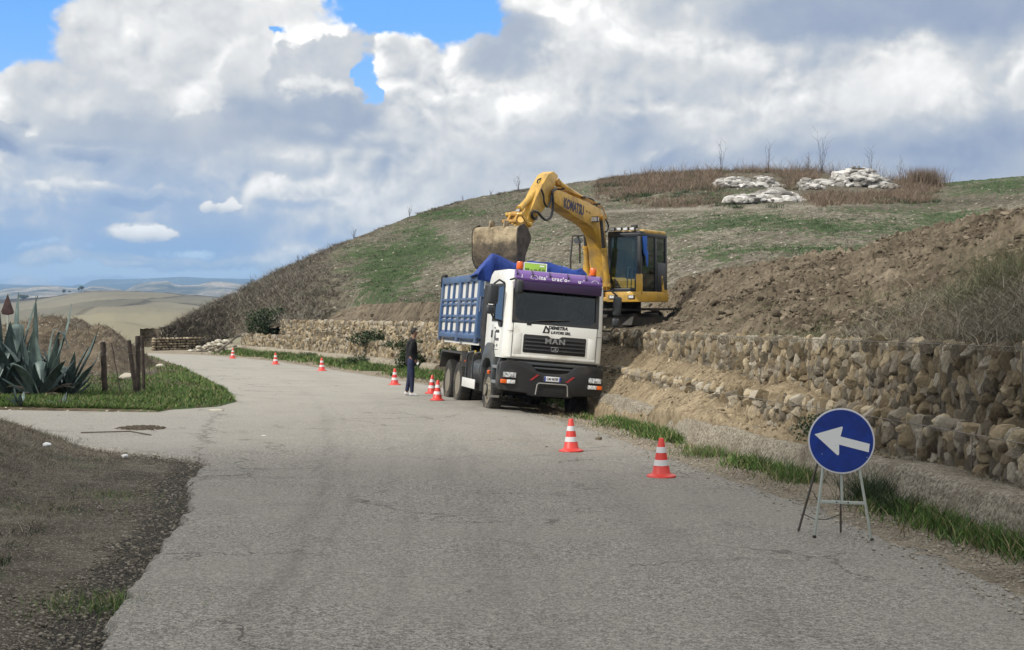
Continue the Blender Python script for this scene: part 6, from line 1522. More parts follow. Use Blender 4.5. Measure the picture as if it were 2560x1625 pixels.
# raised edge seams and lettering on the visible side
bd = Vector((0, *(np.array(boom_pts[2]) - np.array(boom_pts[0])))).normalized()
pa, pb = PL([(350, 285), (585, 385)], c7, BX + BW + 0.003)
MT = frame((BX + BW + 0.003, (pa[0] + pb[0]) / 2, (pa[1] + pb[1]) / 2 - 0.0), (0, pb[0] - pa[0], pb[1] - pa[1]), (0, 0, 1))
LETN = mat('navy_lettering', (0.025, 0.030, 0.085), 0.5, dirt=0.35, dirtcol=(0.40, 0.25, 0.05), dscale=6)
L_ = math.hypot(pb[0] - pa[0], pb[1] - pa[1])
text_part('KOMATSU', LETN, boom, MT, 0.36, 0.006, bold=0.014, sx=L_ / 1.62)
pc = PL([(645, 395)], c7, BX + BW + 0.003)[0]
MF = frame((BX + BW + 0.003, pc[0], pc[1]), (0, pb[0] - pa[0], pb[1] - pa[1]), (0, 0, 1))
for k in (-1, 1):
    m = MB(); m.box((k * 0.085, 0, 0), (0.11, 0.05, 0.004)); m.build('faded_print', mat('faint_lettering', (0.26, 0.17, 0.06), 0.6), boom, xf=MF)
# pipes running along the boom top
top = PL([(240, 110), (300, 118), (560, 222), (740, 305), (800, 345), (850, 470), (868, 560)], c7, BX + 0.08)
for x in (-0.10, 0.02, 0.12):
    m = MB(); m.tube([(BX + x, p[0], p[1] + 0.03) for p in top], 0.017, 6); m.build('oil_pipe', YDK, boom)
for a in (1, 2, 3):
    m = MB(); p = top[a]; m.box((BX + 0.02, p[0], p[1] + 0.02), (0.36, 0.07, 0.06)); m.build('pipe_clamp', IRON, boom, bevel=0.01)
def cylinder(nm, a, b, r, rod, frac, x, mr=RODS, parent=exc, mb_=YEL):
    """barrel from a for frac of the way, polished rod on to b"""
    A = Vector((x, a[0], a[1])); B = Vector((x, b[0], b[1])); M_ = A + (B - A) * frac; o = MB(); o.cyl(A, M_, r, n=18); o.cyl(M_, M_ + (B - A).normalized() * 0.07, r * 1.18, n=18); o.cyl(A - (B - A).normalized() * 0.02, A + (B - A).normalized() * 0.06, r * 1.1, n=18)
    o.tube([A + Vector((-0.09, 0, 0)), A + Vector((0.09, 0, 0))], r * 0.8, 12); ob = o.build(nm, mb_, parent)
    o = MB(); o.cyl(M_, B, rod, n=14); o.build('rod', mr, ob)
    o = MB(); o.tube([B + Vector((-0.08, 0, 0)), B + Vector((0.08, 0, 0))], rod * 1.7, 12); o.build('rod_eye', YDK, ob); return ob
# lifting cylinders either side of the boom
a, b = PL([(640, 1180), (596, 600)], c7, BX - BW - 0.16); cylinder('boom_cylinder', (a[0] - 0.0, a[1]), b, 0.075, 0.045, 0.58, BX - BW - 0.16, RODD)
a, b = PL([(880, 1300), (800, 470)], c7, BX + BW + 0.13); cylinder('boom_cylinder', a, b, 0.080, 0.048, 0.52, BX + BW + 0.13, RODD)
# arm (dipper)
arm_pts = PL([(1372, 112), (1432, 165), (1440, 195), (1404, 262), (1395, 330), (1330, 400), (1290, 500), (1300, 560), (1225, 690), (1185, 742), (1045, 925), (975, 1000), (930, 985), (935, 935), (1010, 730), (1110, 500), (1190, 330), (1300, 150)], c4, BX + 0.16)
m = MB(); m.prism(arm_pts, BX - 0.16, BX + 0.16); arm = m.build('arm', YEL, exc, bevel=0.012)
# arm cylinder on top of the boom
a, b = PL([(560, 232), (248, 22)], c7, BX); cylinder('arm_cylinder', a, b, 0.085, 0.05, 0.90, BX, RODS)
# bucket cylinder on the front of the arm
a, b = PL([(1140, 372), (775, 770)], c4, BX); cyl = cylinder('bucket_cylinder', a, b, 0.078, 0.045, 0.76, BX, RODS)
# bucket linkage
lk = PL([(775, 770), (690, 790), (660, 810), (820, 930), (905, 930), (640, 905)], c4, BX)
m = MB()
for sx in (-0.17, 0.17):
    m.prism([(lk[0][0] - 0.07, lk[0][1] + 0.05), (lk[0][0] + 0.07, lk[0][1] + 0.03), (lk[4][0] + 0.05, lk[4][1]), (lk[4][0] - 0.06, lk[4][1] - 0.04)], BX + sx - 0.02, BX + sx + 0.02)
m.tube([(BX - 0.24, *lk[0]), (BX + 0.24, *lk[0])], 0.06, 12); m.tube([(BX - 0.24, *lk[4]), (BX + 0.24, *lk[4])], 0.06, 12)
m.build('bucket_link', YEL, exc, bevel=0.006)
m = MB(); lp = PL([(700, 900)], c4, BX)[0]
for sx in (-0.10, 0.10): m.prism([(lk[0][0] - 0.05, lk[0][1]), (lk[0][0] + 0.05, lk[0][1] + 0.02), (lp[0] + 0.07, lp[1] - 0.02), (lp[0] - 0.07, lp[1] - 0.04)], BX + sx - 0.03, BX + sx + 0.03)
m.tube([(BX - 0.2, lp[0], lp[1] + 0.03), (BX + 0.2, lp[0], lp[1] + 0.03)], 0.055, 12); m.build('tilt_link', YDK, exc, bevel=0.006)
# hoses
def hose(pts, f, x, r=0.026, par=None):
    P = PL(pts, f, x); n = len(P); Q = []
    for i in range(n - 1):
        p0, p1, p2, p3 = P[max(i - 1, 0)], P[i], P[i + 1], P[min(i + 2, n - 1)]
        for k in range(6):
            t = k / 6; Q.append((x, *[0.5 * (2 * p1[c] + (p2[c] - p0[c]) * t + (2 * p0[c] - 5 * p1[c] + 4 * p2[c] - p3[c]) * t * t + (3 * p1[c] - p0[c] - 3 * p2[c] + p3[c]) * t ** 3) for c in (0, 1)]))
    Q.append((x, *P[-1])); m = MB(); m.tube(Q, r, 8); m.build('hose', HOSE, par or exc)
hose([(1180, 385), (1215, 480), (1225, 580), (1270, 655), (1315, 600), (1335, 480), (1360, 410), (1420, 380)], c4, BX + 0.22)
hose([(1060, 720), (1130, 740), (1180, 800), (1250, 855), (1320, 820), (1355, 700), (1362, 560), (1350, 430), (1400, 385)], c4, BX + 0.24, 0.034)
hose([(1040, 730), (1045, 800), (1085, 840), (1110, 820)], c4, BX + 0.21, 0.034)
hose([(1120, 290), (1130, 245), (1165, 225), (1210, 210)], c4, BX, 0.02)
hose([(570, 215), (680, 232), (735, 290), (750, 325)], c7, BX + 0.05, 0.026)
hose([(820, 462), (868, 500), (893, 570), (880, 620), (855, 640)], c7, BX + BW + 0.05, 0.024)
hose([(860, 1180), (905, 1200), (935, 1240), (925, 1330)], c7, BX + BW + 0.10, 0.03)
# work lamp on the boom
q = PL([(728, 485)], c7, BX + BW + 0.08)[0]; m = MB(); m.box((BX + BW + 0.08, q[0], q[1]), (0.20, 0.10, 0.15)); wl = m.build('work_lamp', IRON, exc, bevel=0.01)
m = MB(); m.box((BX + BW + 0.08, q[0] - 0.055, q[1]), (0.16, 0.01, 0.11)); m.box((BX + BW + 0.18, q[0], q[1]), (0.006, 0.06, 0.10)); m.build('lens', LAMPW, wl)
# bucket: side plates and a rolled shell, opening towards the machine
side = PL([(880, 935), (905, 945), (965, 1010), (1010, 1110), (1028, 1180), (975, 1215), (930, 1310), (890, 1420), (880, 1560)], c4, BX + 0.62)
shell = PL([(150, 960), (132, 1080), (130, 1250), (140, 1400), (160, 1560)], c4, BX - 0.58)
top_y, top_z = side[0]
P0 = np.array(side[0]); tip = np.array(side[4]); low = np.array(side[8])
# outer (front) profile of the shell, from the hinge lip round to the cutting edge
prof = [(P0[0] + 0.10, P0[1] - 0.0), (P0[0] - 0.10, P0[1] - 0.03), (P0[0] - 0.20, P0[1] - 0.09), (P0[0] - 0.24, P0[1] - 0.22), (P0[0] - 0.245, P0[1] - 0.5), (P0[0] - 0.23, P0[1] - 0.80), (P0[0] - 0.10, P0[1] - 1.0), (P0[0] + 0.12, P0[1] - 1.08)]
inn = [(y + 0.035, z - 0.02) for y, z in prof]
bk = bpy.data.objects.new('bucket', None); C.objects.link(bk); bk.parent = exc; bk.location = (BX, P0[0], P0[1] - 0.35)
off = Matrix.Translation((-BX, -P0[0], -(P0[1] - 0.35)))
m = MB(); n = len(prof)
Vv = []; 
for x in np.linspace(-0.62, 0.62, 30):
    for (y, z) in prof: Vv.append((BX + x, y, z))
for x in np.linspace(-0.62, 0.62, 30):
    for (y, z) in inn: Vv.append((BX + x, y, z))
fs = [(i * n + j, i * n + j + 1, (i + 1) * n + j + 1, (i + 1) * n + j) for i in range(29) for j in range(n - 1)]; o_ = 30 * n
fs += [(o_ + i * n + j, o_ + (i + 1) * n + j, o_ + (i + 1) * n + j + 1, o_ + i * n + j + 1) for i in range(29) for j in range(n - 1)]
m.add(Vv, fs); m.build('bucket_shell', MUD, bk, xf=off)
sp = [(P0[0] + 0.10, P0[1] + 0.05), (P0[0] - 0.10, P0[1] - 0.01), (P0[0] - 0.20, P0[1] - 0.07), (P0[0] - 0.245, P0[1] - 0.22), (P0[0] - 0.25, P0[1] - 0.5), (P0[0] - 0.235, P0[1] - 0.80), (P0[0] - 0.10, P0[1] - 1.0), (P0[0] + 0.12, P0[1] - 1.08), (P0[0] + 0.14, P0[1] - 0.75), (P0[0] + 0.28, P0[1] - 0.52), (P0[0] + 0.42, P0[1] - 0.36), (P0[0] + 0.40, P0[1] - 0.22), (P0[0] + 0.26, P0[1] - 0.06)]
for sx in (-0.63, 0.63):
    m = MB(); m.prism(sp, BX + sx - 0.015, BX + sx + 0.015); m.build('side_plate', MUDD, bk, xf=off)
m = MB()
for k in range(5): m.box((BX - 0.5 + k * 0.25, P0[0] + 0.18, P0[1] - 1.12), (0.08, 0.20, 0.05), rot=Matrix.Rotation(R(-15), 3, 'X'))
m.build('tooth', IRON, bk, bevel=0.006, xf=off)
for sx in (-0.2, 0.2):
    m = MB(); m.prism([(P0[0] + 0.10, P0[1] - 0.02), (P0[0] + 0.08, P0[1] + 0.13), (P0[0] - 0.10, P0[1] + 0.13), (P0[0] - 0.16, P0[1] - 0.06)], BX + sx - 0.02, BX + sx + 0.02); m.build('hinge_plate', MUD, bk, xf=off, bevel=0.005)
# upper structure --------------------------------------------------
DZ = 0.98                     # height of the deck underside
m = MB(); m.span(-1.22, 1.25, -1.30, 0.45, DZ - 0.02, DZ + 0.10); m.span(0.24, 1.27, -1.32, 0.55, DZ - 0.04, DZ + 0.24); deck = m.build('deck', YEL, exc, bevel=0.02)
def arc(r, a0, a1, n=14): return [(r * math.cos(a), r * math.sin(a)) for a in np.linspace(R(a0), R(a1), n)]
m = MB(); m.prism(arc(1.22, 24, 156), DZ + 0.10, DZ + 0.95, 'xy'); m.build('engine_cover', YEL, exc, bevel=0.05)
m = MB(); m.prism(arc(1.30, 30, 150), DZ - 0.02, DZ + 0.60, 'xy'); m.build('counterweight', YEL, exc, bevel=0.05)
m = MB(); m.span(-1.22, -0.50, -1.0, 0.1, DZ + 0.11, DZ + 0.62); m.build('tool_box', YEL, exc, bevel=0.04)
m = MB(); m.prism([(-1.05, DZ + 0.10), (-1.05, DZ + 0.55), (-0.85, DZ + 0.80), (-0.5, DZ + 0.88), (-0.5, DZ + 0.10)], -1.24, -1.15); m.span(-0.9, -0.6, -0.5, -0.1, DZ + 0.6, DZ + 1.15); m.build('side_housing', YEL, exc, bevel=0.02)
for sx in (-0.25, 0.21):
    m = MB(); m.prism([(-1.28, DZ), (-1.28, DZ + 0.25), (-0.75, DZ + 0.62), (-0.30, DZ + 0.30), (-0.30, DZ)], sx - 0.025, sx + 0.025); m.build('boom_bracket', YDK, exc, bevel=0.008)
m = MB(); hr = PL([(425, 1100), (425, 960), (452, 690), (570, 685)], c7, -1.15); m.tube([(-1.15, *p) for p in hr], 0.028, 7); hr2 = PL([(520, 690), (540, 800), (540, 1030)], c7, -1.15); m.tube([(-1.15, *p) for p in hr2], 0.028, 7); m.build('hand_rail', IRON, exc)
q = PL([(530, 745)], c7, -1.1)[0]; m = MB(); m.lathe([(0.02, -0.02), (0.15, -0.015), (0.15, 0.015), (0.02, 0.02)], (0, 0, 0), 'y', 20); m.build('rear_mirror', GREYP, exc, xf=Matrix.Translation((-1.12, q[0], q[1])) @ Matrix.Diagonal((1.0, 1, 0.6, 1)))
m = MB(); m.cyl((0.7 - 1.5, 0.9, DZ + 0.9), (0.7 - 1.5, 0.9, DZ + 1.25), 0.05, n=12); m.build('exhaust', IRON, exc)
# cab ---------------------------------------------------------------
CX0, CX1, CY0, CY1, CZ0, CZ1 = 0.27, 1.25, -1.27, 0.50, DZ + 0.24, DZ + 1.92
cb = bpy.data.objects.new('operator_cab', None); C.objects.link(cb); cb.parent = exc; cb.location = (0.75, -0.4, CZ0)
co = Matrix.Translation((-0.75, 0.4, -CZ0))
def cbx(nm, m_, *spans, bevel=0.012):
    m = MB()
    for s_ in spans: m.span(*s_)
    return m.build(nm, m_, cb, bevel=bevel, xf=co)
pw = 0.075
for sp_ in ((CX0, CX0 + pw, CY0, CY0 + pw, CZ0, CZ1 - 0.12), (CX1 - pw - 0.03, CX1, CY0, CY0 + 0.10, CZ0, CZ1 - 0.12), (CX0, CX0 + pw, CY1 - pw, CY1, CZ0, CZ1 - 0.12), (CX1 - pw, CX1, CY1 - 0.10, CY1, CZ0, CZ1 - 0.12), (CX1 - 0.05, CX1, -0.30, -0.18, CZ0, CZ1 - 0.12)): cbx('pillar', CABB, sp_)
for sp_ in ((CX0, CX1, CY0, CY0 + pw, CZ1 - 0.19, CZ1 - 0.08), (CX1 - pw + 0.002, CX1 + 0.002, CY0 + 0.1, CY1, CZ1 - 0.188, CZ1 - 0.082), (CX0, CX1, CY1 - pw, CY1, CZ1 - 0.19, CZ1 - 0.08), (CX0 - 0.002, CX0 + pw, CY0, CY1, CZ1 - 0.188, CZ1 - 0.082)): cbx('top_rail', CABB, sp_)
cbx('front_sill', CABB, (CX0, CX1, CY0, CY0 + 0.05, CZ0, CZ0 + 0.10)); cbx('rear_panel', CABB, (CX0, CX1, CY1 - 0.06, CY1, CZ0, CZ0 + 0.5))
cbx('roof', YEL, (CX0 + 0.02, CX1 - 0.01, CY0 + 0.25, CY1 - 0.02, CZ1 - 0.09, CZ1 + 0.02), bevel=0.045)
cbx('roof_front', CABB, (CX0, CX1, CY0, CY0 + 0.30, CZ1 - 0.10, CZ1 - 0.03), bevel=0.02)
cbx('yellow_post', YEL, (CX0 - 0.03, CX0 + 0.06, CY0 - 0.03, CY0 + 0.06, CZ0 - 0.1, CZ0 + 0.48), (CX1 - 0.13, CX1 + 0.02, CY0 - 0.025, CY0 + 0.10, CZ0 - 0.1, CZ0 + 0.48))
cbx('door_panel', CABB, (CX1 - 0.012, CX1 + 0.012, -0.17, CY1 - 0.10, CZ0 + 0.02, CZ0 + 0.80))
m = MB(); m.prism([(0.10, CZ0 + 0.0), (0.10, CZ0 + 0.46), (0.17, CZ0 + 0.42), (0.22, CZ0 + 0.25), (0.26, CZ0 + 0.05), (CY1, CZ0 + 0.05), (CY1, CZ0)], CX1 + 0.005, CX1 + 0.02); m.build('door_trim', YEL, cb, xf=co, bevel=0.004)
cbx('handle', IRON, (CX1 + 0.02, CX1 + 0.035, 0.12, 0.16, CZ0 + 0.2, CZ0 + 0.38))
G2 = glassmat('cab_glass', (0.62, 0.70, 0.66), 0.02)
cbx('front_glass', G2, (CX0 + pw, CX1 - 0.1, CY0 + 0.03, CY0 + 0.036, CZ0 + 0.10, CZ1 - 0.19), bevel=0)
cbx('side_glass', G2, (CX1 - 0.03, CX1 - 0.024, CY0 + 0.10, -0.30, CZ0 + 0.02, CZ1 - 0.19), (CX1 - 0.03, CX1 - 0.024, -0.18, CY1 - 0.1, CZ0 + 0.8, CZ1 - 0.19), bevel=0)
cbx('rear_glass', G2, (CX0 + pw, CX1 - 0.1, CY1 - 0.04, CY1 - 0.034, CZ0 + 0.5, CZ1 - 0.19), (CX0 + 0.03, CX0 + 0.036, CY0 + pw, CY1 - pw, CZ0 + 0.4, CZ1 - 0.19), bevel=0)
s_ = MB(); s_.box((0.78, -0.02, CZ0 + 0.48), (0.5, 0.5, 0.14)); s_.box((0.78, 0.22, CZ0 + 0.85), (0.5, 0.14, 0.70), rot=Matrix.Rotation(R(-8), 3, 'X')); s_.box((0.78, -0.02, CZ0 + 0.2), (0.4, 0.4, 0.4)); s_.box((0.50, -0.3, CZ0 + 0.52), (0.12, 0.5, 0.3)); s_.box((1.06, -0.3, CZ0 + 0.52), (0.10, 0.5, 0.3)); s_.build('seat', DARKIN, cb, xf=co, bevel=0.03)
s_ = MB(); s_.tube([(0.66, -0.9, CZ0), (0.66, -0.8, CZ0 + 0.62), (0.68, -0.78, CZ0 + 0.70)], 0.015, 6); s_.tube([(0.78, -0.9, CZ0), (0.78, -0.8, CZ0 + 0.62)], 0.015, 6); s_.build('lever', STEEL, cb, xf=co)
s_ = MB(); s_.tube([(1.0, -0.9, CZ1 - 0.3), (0.88, -0.9, CZ1 - 0.30), (0.86, -0.9, CZ1 - 0.42), (0.86, -0.9, CZ1 - 0.58)], 0.022, 7); s_.build('grab_handle', LETTERW, cb, xf=co)
s_ = MB(); s_.prism([(-1.20, CZ1 - 0.18), (-0.92, CZ1 - 0.16), (-0.93, CZ1 - 0.62), (-1.02, CZ1 - 0.72), (-1.12, CZ1 - 0.66)], CX1 + 0.02, CX1 + 0.045); s_.prism([(-1.0, CZ1 - 0.6), (-0.82, CZ1 - 0.55), (-0.84, CZ1 - 1.0), (-0.92, CZ1 - 0.98)], CX1 + 0.016, CX1 + 0.03); s_.build('blue_cloth', mat('cab_blue_cloth', (0.015, 0.10, 0.42), 0.8), cb, xf=co, bevel=0.008)
for k in range(4):
    s_ = MB(); x = CX0 + 0.16 + k * 0.20; s_.box((x, CY0 - 0.02, CZ1 + 0.03), (0.155, 0.09, 0.10)); wl = s_.build('roof_lamp', IRON, cb, xf=co, bevel=0.01)
    s_ = MB(); s_.box((x, CY0 - 0.068, CZ1 + 0.03), (0.12, 0.008, 0.07)); s_.build('lens', LAMPW, wl, xf=co)
s_ = MB(); s_.box((0.98, CY0 + 0.2, CZ1 + 0.10), (0.16, 0.14, 0.10)); s_.build('roof_beacon', IRON, cb, xf=co, bevel=0.02)
s_ = MB(); s_.box((CX1 - 0.04, -0.02, CZ1 - 0.66), (0.004, 0.22, 0.26)); s_.build('paper_notice', LETTERW, cb, xf=co)
for sx in (0.42, 1.0):
    s_ = MB(); s_.box((sx, -1.335, DZ + 0.10), (0.20, 0.04, 0.10)); l = s_.build('deck_lamp', IRON, exc, bevel=0.008); s_ = MB(); s_.box((sx, -1.358, DZ + 0.10), (0.14, 0.008, 0.07)); s_.build('lens', LAMPW, l)
m = MB(); m.cyl((0.02, 0.1, 0.55), (0.02, 0.1, DZ), 0.55, n=32); m.span(-0.55, 0.55, -0.9, 0.9, 0.35, 0.60); m.prism([(-1.0, 0.3), (-0.8, 0.62), (0.8, 0.62), (1.0, 0.3)], -0.85, 0.85); m.build('slewing_base', IRON, exc, bevel=0.02)
# tracks, turned a little against the deck
tr_rot = Matrix.Rotation(R(-42), 4, 'Z')
for sx in (-1, 1):
    t = bpy.data.objects.new('track', None); C.objects.link(t); t.parent = exc; t.matrix_local = tr_rot @ Matrix.Translation((sx * 0.95, 0, 0)); HL, HR_ = 1.35, 0.36
    loop = [(HL * c, 0) for c in ()]
    def lp(s):
        per = 4 * HL + 2 * PI * HR_; s = s % per
        if s < 2 * HL: return (-HL + s, 2 * HR_ + 0.0, 0)
        s -= 2 * HL
        if s < PI * HR_: a = s / HR_; return (HL + HR_ * math.sin(a), HR_ + HR_ * math.cos(a), a)
        s -= PI * HR_
        if s < 2 * HL: return (HL - s, 0, PI)
        s -= 2 * HL; a = s / HR_; return (-HL - HR_ * math.sin(a), HR_ - HR_ * math.cos(a), PI + a)
    per = 4 * HL + 2 * PI * HR_; N = 46; m = MB()
    for k in range(N):
        y, z, a = lp(k * per / N); rt = Matrix.Rotation(-a, 3, 'X')
        m.box((0, y, z), (0.5, per / N * 0.92, 0.03), rot=rt); m.box(tuple(Vector((0, y, z)) + rt @ Vector((0, 0, 0.02))), (0.5, 0.02, 0.05), rot=rt)
    m.build('shoes', IRON, t)
    m = MB(); m.prism([(-HL, 0.18), (-HL, 0.52), (HL, 0.52), (HL, 0.18)], -0.12, 0.12)
    for y, r in ((-HL, 0.31), (HL, 0.31)): m.lathe([(0.05, -0.16), (r, -0.14), (r, 0.14), (0.05, 0.16)], (0, y, 0.36), 'x', 28)
    for k in range(6): m.lathe([(0.05, -0.17), (0.13, -0.15), (0.13, 0.15), (0.05, 0.17)], (0, -1.0 + k * 0.4, 0.14), 'x', 14)
    m.build('rollers', IRON, t)
# ------------------------------------------------------------------ traffic cones
CRED = mat('cone_red', (0.62, 0.045, 0.035), 0.45, dirt=0.2, dirtcol=(0.25, 0.10, 0.07), dscale=4)
CWHT = mat('cone_band', (0.62, 0.63, 0.64), 0.4, dirt=0.25, dirtcol=(0.35, 0.32, 0.28), dscale=5)
def cone0():
    t = thing('traffic_cone', 'x', 'traffic cone', group='red and white traffic cones')
    H = 0.5
    def rad(z): return 0.125 - (0.125 - 0.032) * (z / H)
    m = MB(); m.lathe([(0.185, 0.0), (0.19, 0.008), (0.185, 0.022), (0.15, 0.032), (0.132, 0.04), (rad(0.05), 0.055), (rad(0.25), 0.25), (rad(0.49), 0.49), (0.028, 0.5), (0.02, 0.502)], n=28); m.build('body', CRED, t, angle=40)
    for a, b in ((0.15, 0.225), (0.315, 0.39)):
        m = MB(); m.lathe([(rad(a) - 0.004, a), (rad(a) + 0.0025, a + 0.001), (rad(b) + 0.0025, b - 0.001), (rad(b) - 0.004, b)], n=28); m.build('reflective_band', CWHT, t, angle=40)
    return t
CONES = [(547, 843, 'farthest cone, at the bend beside the far footing'), (648, 857, 'second cone from the bend, below the square end of the stone wall'), (757, 872, 'third cone from the bend, on the far road edge'),
         (928, 905, 'cone standing just left of the person in dark clothes'), (1015, 926, 'upper of the two cones standing close together behind the truck rear wheels'), (1031, 942, 'lower of the two cones, almost touching the truck rear tyre'),
         (1343, 1062, 'cone in front of the truck on the road edge'), (1555, 1122, 'nearest and largest cone, between the truck and the arrow sign')]
c0 = cone0()
for i, (px, py, lab) in enumerate(CONES):
    o = c0 if i == 0 else copy_tree(c0); o['label'] = 'red and white ' + lab
    p = on_ground(px, py); p.z = float(base_z(p.x, p.y)) + 0.006
    if i == 5: p.x -= 0.03
    o.location = p; o.rotation_euler = (R(-1.4), R([1, 0, 1, 1.5, 0.5, 1.5, 1.0, 0.9][i]), i * 1.3)
# ------------------------------------------------------------------ round arrow sign on its folding stand
SBLUE = mat('sign_blue', (0.004, 0.028, 0.21), 0.5, var=0.15, vscale=9, dirt=0.08, dirtcol=(0.06, 0.08, 0.16), dscale=5, spec=0.3)
SWHT = mat('sign_white', (0.66, 0.68, 0.67), 0.4, dirt=0.12, dirtcol=(0.45, 0.45, 0.42), dscale=9)
SRIM = mat('sign_rim', (0.55, 0.56, 0.60), 0.45)
GALV = mat('pale_painted_steel', (0.42, 0.46, 0.42), 0.5, metal=0.2, dirt=0.35, dirtcol=(0.20, 0.17, 0.12), dscale=4)
GALVD = mat('rusty_dark_steel', (0.13, 0.125, 0.115), 0.6, metal=0.3, dirt=0.5, dirtcol=(0.10, 0.06, 0.035), dscale=4)
def arrow_sign():
    fl, frr, bl, br = [on_ground(*p) for p in ((1915, 1266), (2050, 1273), (1877, 1250), (1977, 1255))]
    dn = (fl + frr) / 2; D0 = dn.y
    c = at(1978.5, 1037, D0 + 0.06)
    t = thing('direction_sign', 'round blue sign with white left arrow on a folding metal stand at the road edge', 'road sign', (dn.x, dn.y, dn.z))
    L0 = t.location.copy(); F = lambda p: Vector(p) - L0
    ex = (frr - fl).normalized(); n = Vector((-0.16, -1, 0.10)).normalized(); x = Vector((1, 0, 0)) - n * n.x; x.normalize(); y = n.cross(x) * -1
    y = x.cross(n) * -1 if (x.cross(n) * -1).z > 0 else x.cross(n)
    rr = 0.302
    M_ = Matrix(((x[0], y[0], n[0], c.x - L0.x), (x[1], y[1], n[1], c.y - L0.y), (x[2], y[2], n[2], c.z - L0.z), (0, 0, 0, 1)))
    m = MB(); m.lathe([(rr - 0.01, -0.014), (rr, -0.012), (rr + 0.002, 0.0), (rr, 0.004), (rr - 0.005, 0.0045)], n=72); disc = m.build('disc', SRIM, t, xf=M_, angle=50)
    m = MB(); m.lathe([(rr - 0.013, 0.0035), (rr - 0.013, 0.0065)], n=72); m.build('blue_face', SBLUE, disc, xf=M_)
    s = 1 / 545 * 0.604
    A = [(520, 388), (748, 318), (752, 330), (733, 402), (972, 460), (964, 530), (722, 470), (722, 548), (716, 560), (704, 556)]
    m = MB(); m.prism([((p[0] - 741) * s, -(p[1] - 440) * s) for p in A], 0.0066, 0.0085, 'xy'); m.build('arrow', SWHT, disc, xf=M_)
    m = MB(); 
    for px, py in ((583, 551), (950, 573), (694, 478)): m.lathe([(0.004, 0.007), (0.004, 0.0095)], ((px - 741) * s, -(py - 440) * s, 0), n=8)
    m.build('rivet', GALV, disc, xf=M_)
    back = -n * 0.03
    def top(u, v): return Vector((c.x, c.y, c.z)) + x * u + y * v + back
    for a, b, m_, w in ((fl, top(-0.13, 0.02), GALV, 0.022), (frr, top(0.12, 0.02), GALV, 0.022)):
        m = MB(); d = (b - a); L = d.length; q = d.to_track_quat('Z', 'Y').to_matrix(); m.box(tuple(F(a + d / 2)), (w, w * 0.9, L), rot=q); m.build('front_leg', m_, t, bevel=0.003)
        m = MB(); m.box(tuple(F(a + Vector((0, 0, 0.015)))), (0.03, 0.03, 0.03)); m.build('rubber_foot', RUBBER, t.children[-1], bevel=0.004)
    for a, b in ((bl, top(-0.15, 0.0)), (br, top(0.0, 0.05))):
        b = b + Vector((0, 0.03, 0)); m = MB(); d = (b - a); m.box(tuple(F(a + d / 2)), (0.018, 0.018, d.length), rot=d.to_track_quat('Z', 'Y').to_matrix()); m.build('rear_leg', GALVD, t, bevel=0.003)
    f = 0.37; a = fl + (top(-0.13, 0.02) - fl) * f; b = frr + (top(0.12, 0.02) - frr) * f; d = b - a
    m = MB(); m.box(tuple(F((a + b) / 2)), (d.length + 0.02, 0.008, 0.030), rot=Matrix.Rotation(math.atan2(-d.z, d.x), 3, 'Y') @ Matrix.Rotation(math.atan2(d.y, d.x), 3, 'Z')); cbar = m.build('crossbar', GALV, t, bevel=0.002)
    m = MB()
    for k in (-0.05, 0.055): m.box(tuple(F((a + b) / 2 + d.normalized() * k + Vector((0, -0.005, 0)))), (0.014, 0.004, 0.012))
    m.build('slot', CHASS, cbar)
    mid = (a + b) / 2; tb = top(-0.005, 0.0); m = MB(); d2 = tb - mid; m.box(tuple(F(mid + d2 / 2)), (0.026, 0.008, d2.length), rot=d2.to_track_quat('Z', 'Y').to_matrix()); m.build('upright', GALV, t, bevel=0.002)
    m = MB(); pA = bl + (top(-0.15, 0) - bl) * 0.2; pB = br + (top(0, 0.05) - br) * 0.2
    m.tube([F(pA), F(pA * 0.7 + pB * 0.3) - Vector((0, 0, 0.05)), F(pA * 0.4 + pB * 0.6) - Vector((0, 0, 0.05)), F(pB)], 0.004, 5); m.build('spreader_cord', CHASS, t)
arrow_sign()
# ------------------------------------------------------------------ person
def skin_mesh(name, verts, edges, radii, m, parent, sub=2, root=0):
    me = bpy.data.meshes.new('sk'); me.from_pydata(verts, edges, [])
    o = bpy.data.objects.new('sk', me); C.objects.link(o); md = o.modifiers.new('s', 'SKIN'); sd = o.modifiers.new('d', 'SUBSURF'); sd.levels = sub; sd.render_levels = sub
    for i, r in enumerate(radii):
        me.skin_vertices[0].data[i].radius = r if isinstance(r, (tuple, list)) else (r, r)
        me.skin_vertices[0].data[i].use_root = (i == root)
    dg = bpy.context.evaluated_depsgraph_get(); dg.update()
    nm = bpy.data.meshes.new_from_object(o.evaluated_get(dg)); bpy.data.objects.remove(o); nm.name = name
    nm.materials.clear(); nm.materials.append(m); nm.polygons.foreach_set('use_smooth', [True] * len(nm.polygons))
    ob = bpy.data.objects.new(name, nm); C.objects.link(ob); ob.parent = parent; return ob
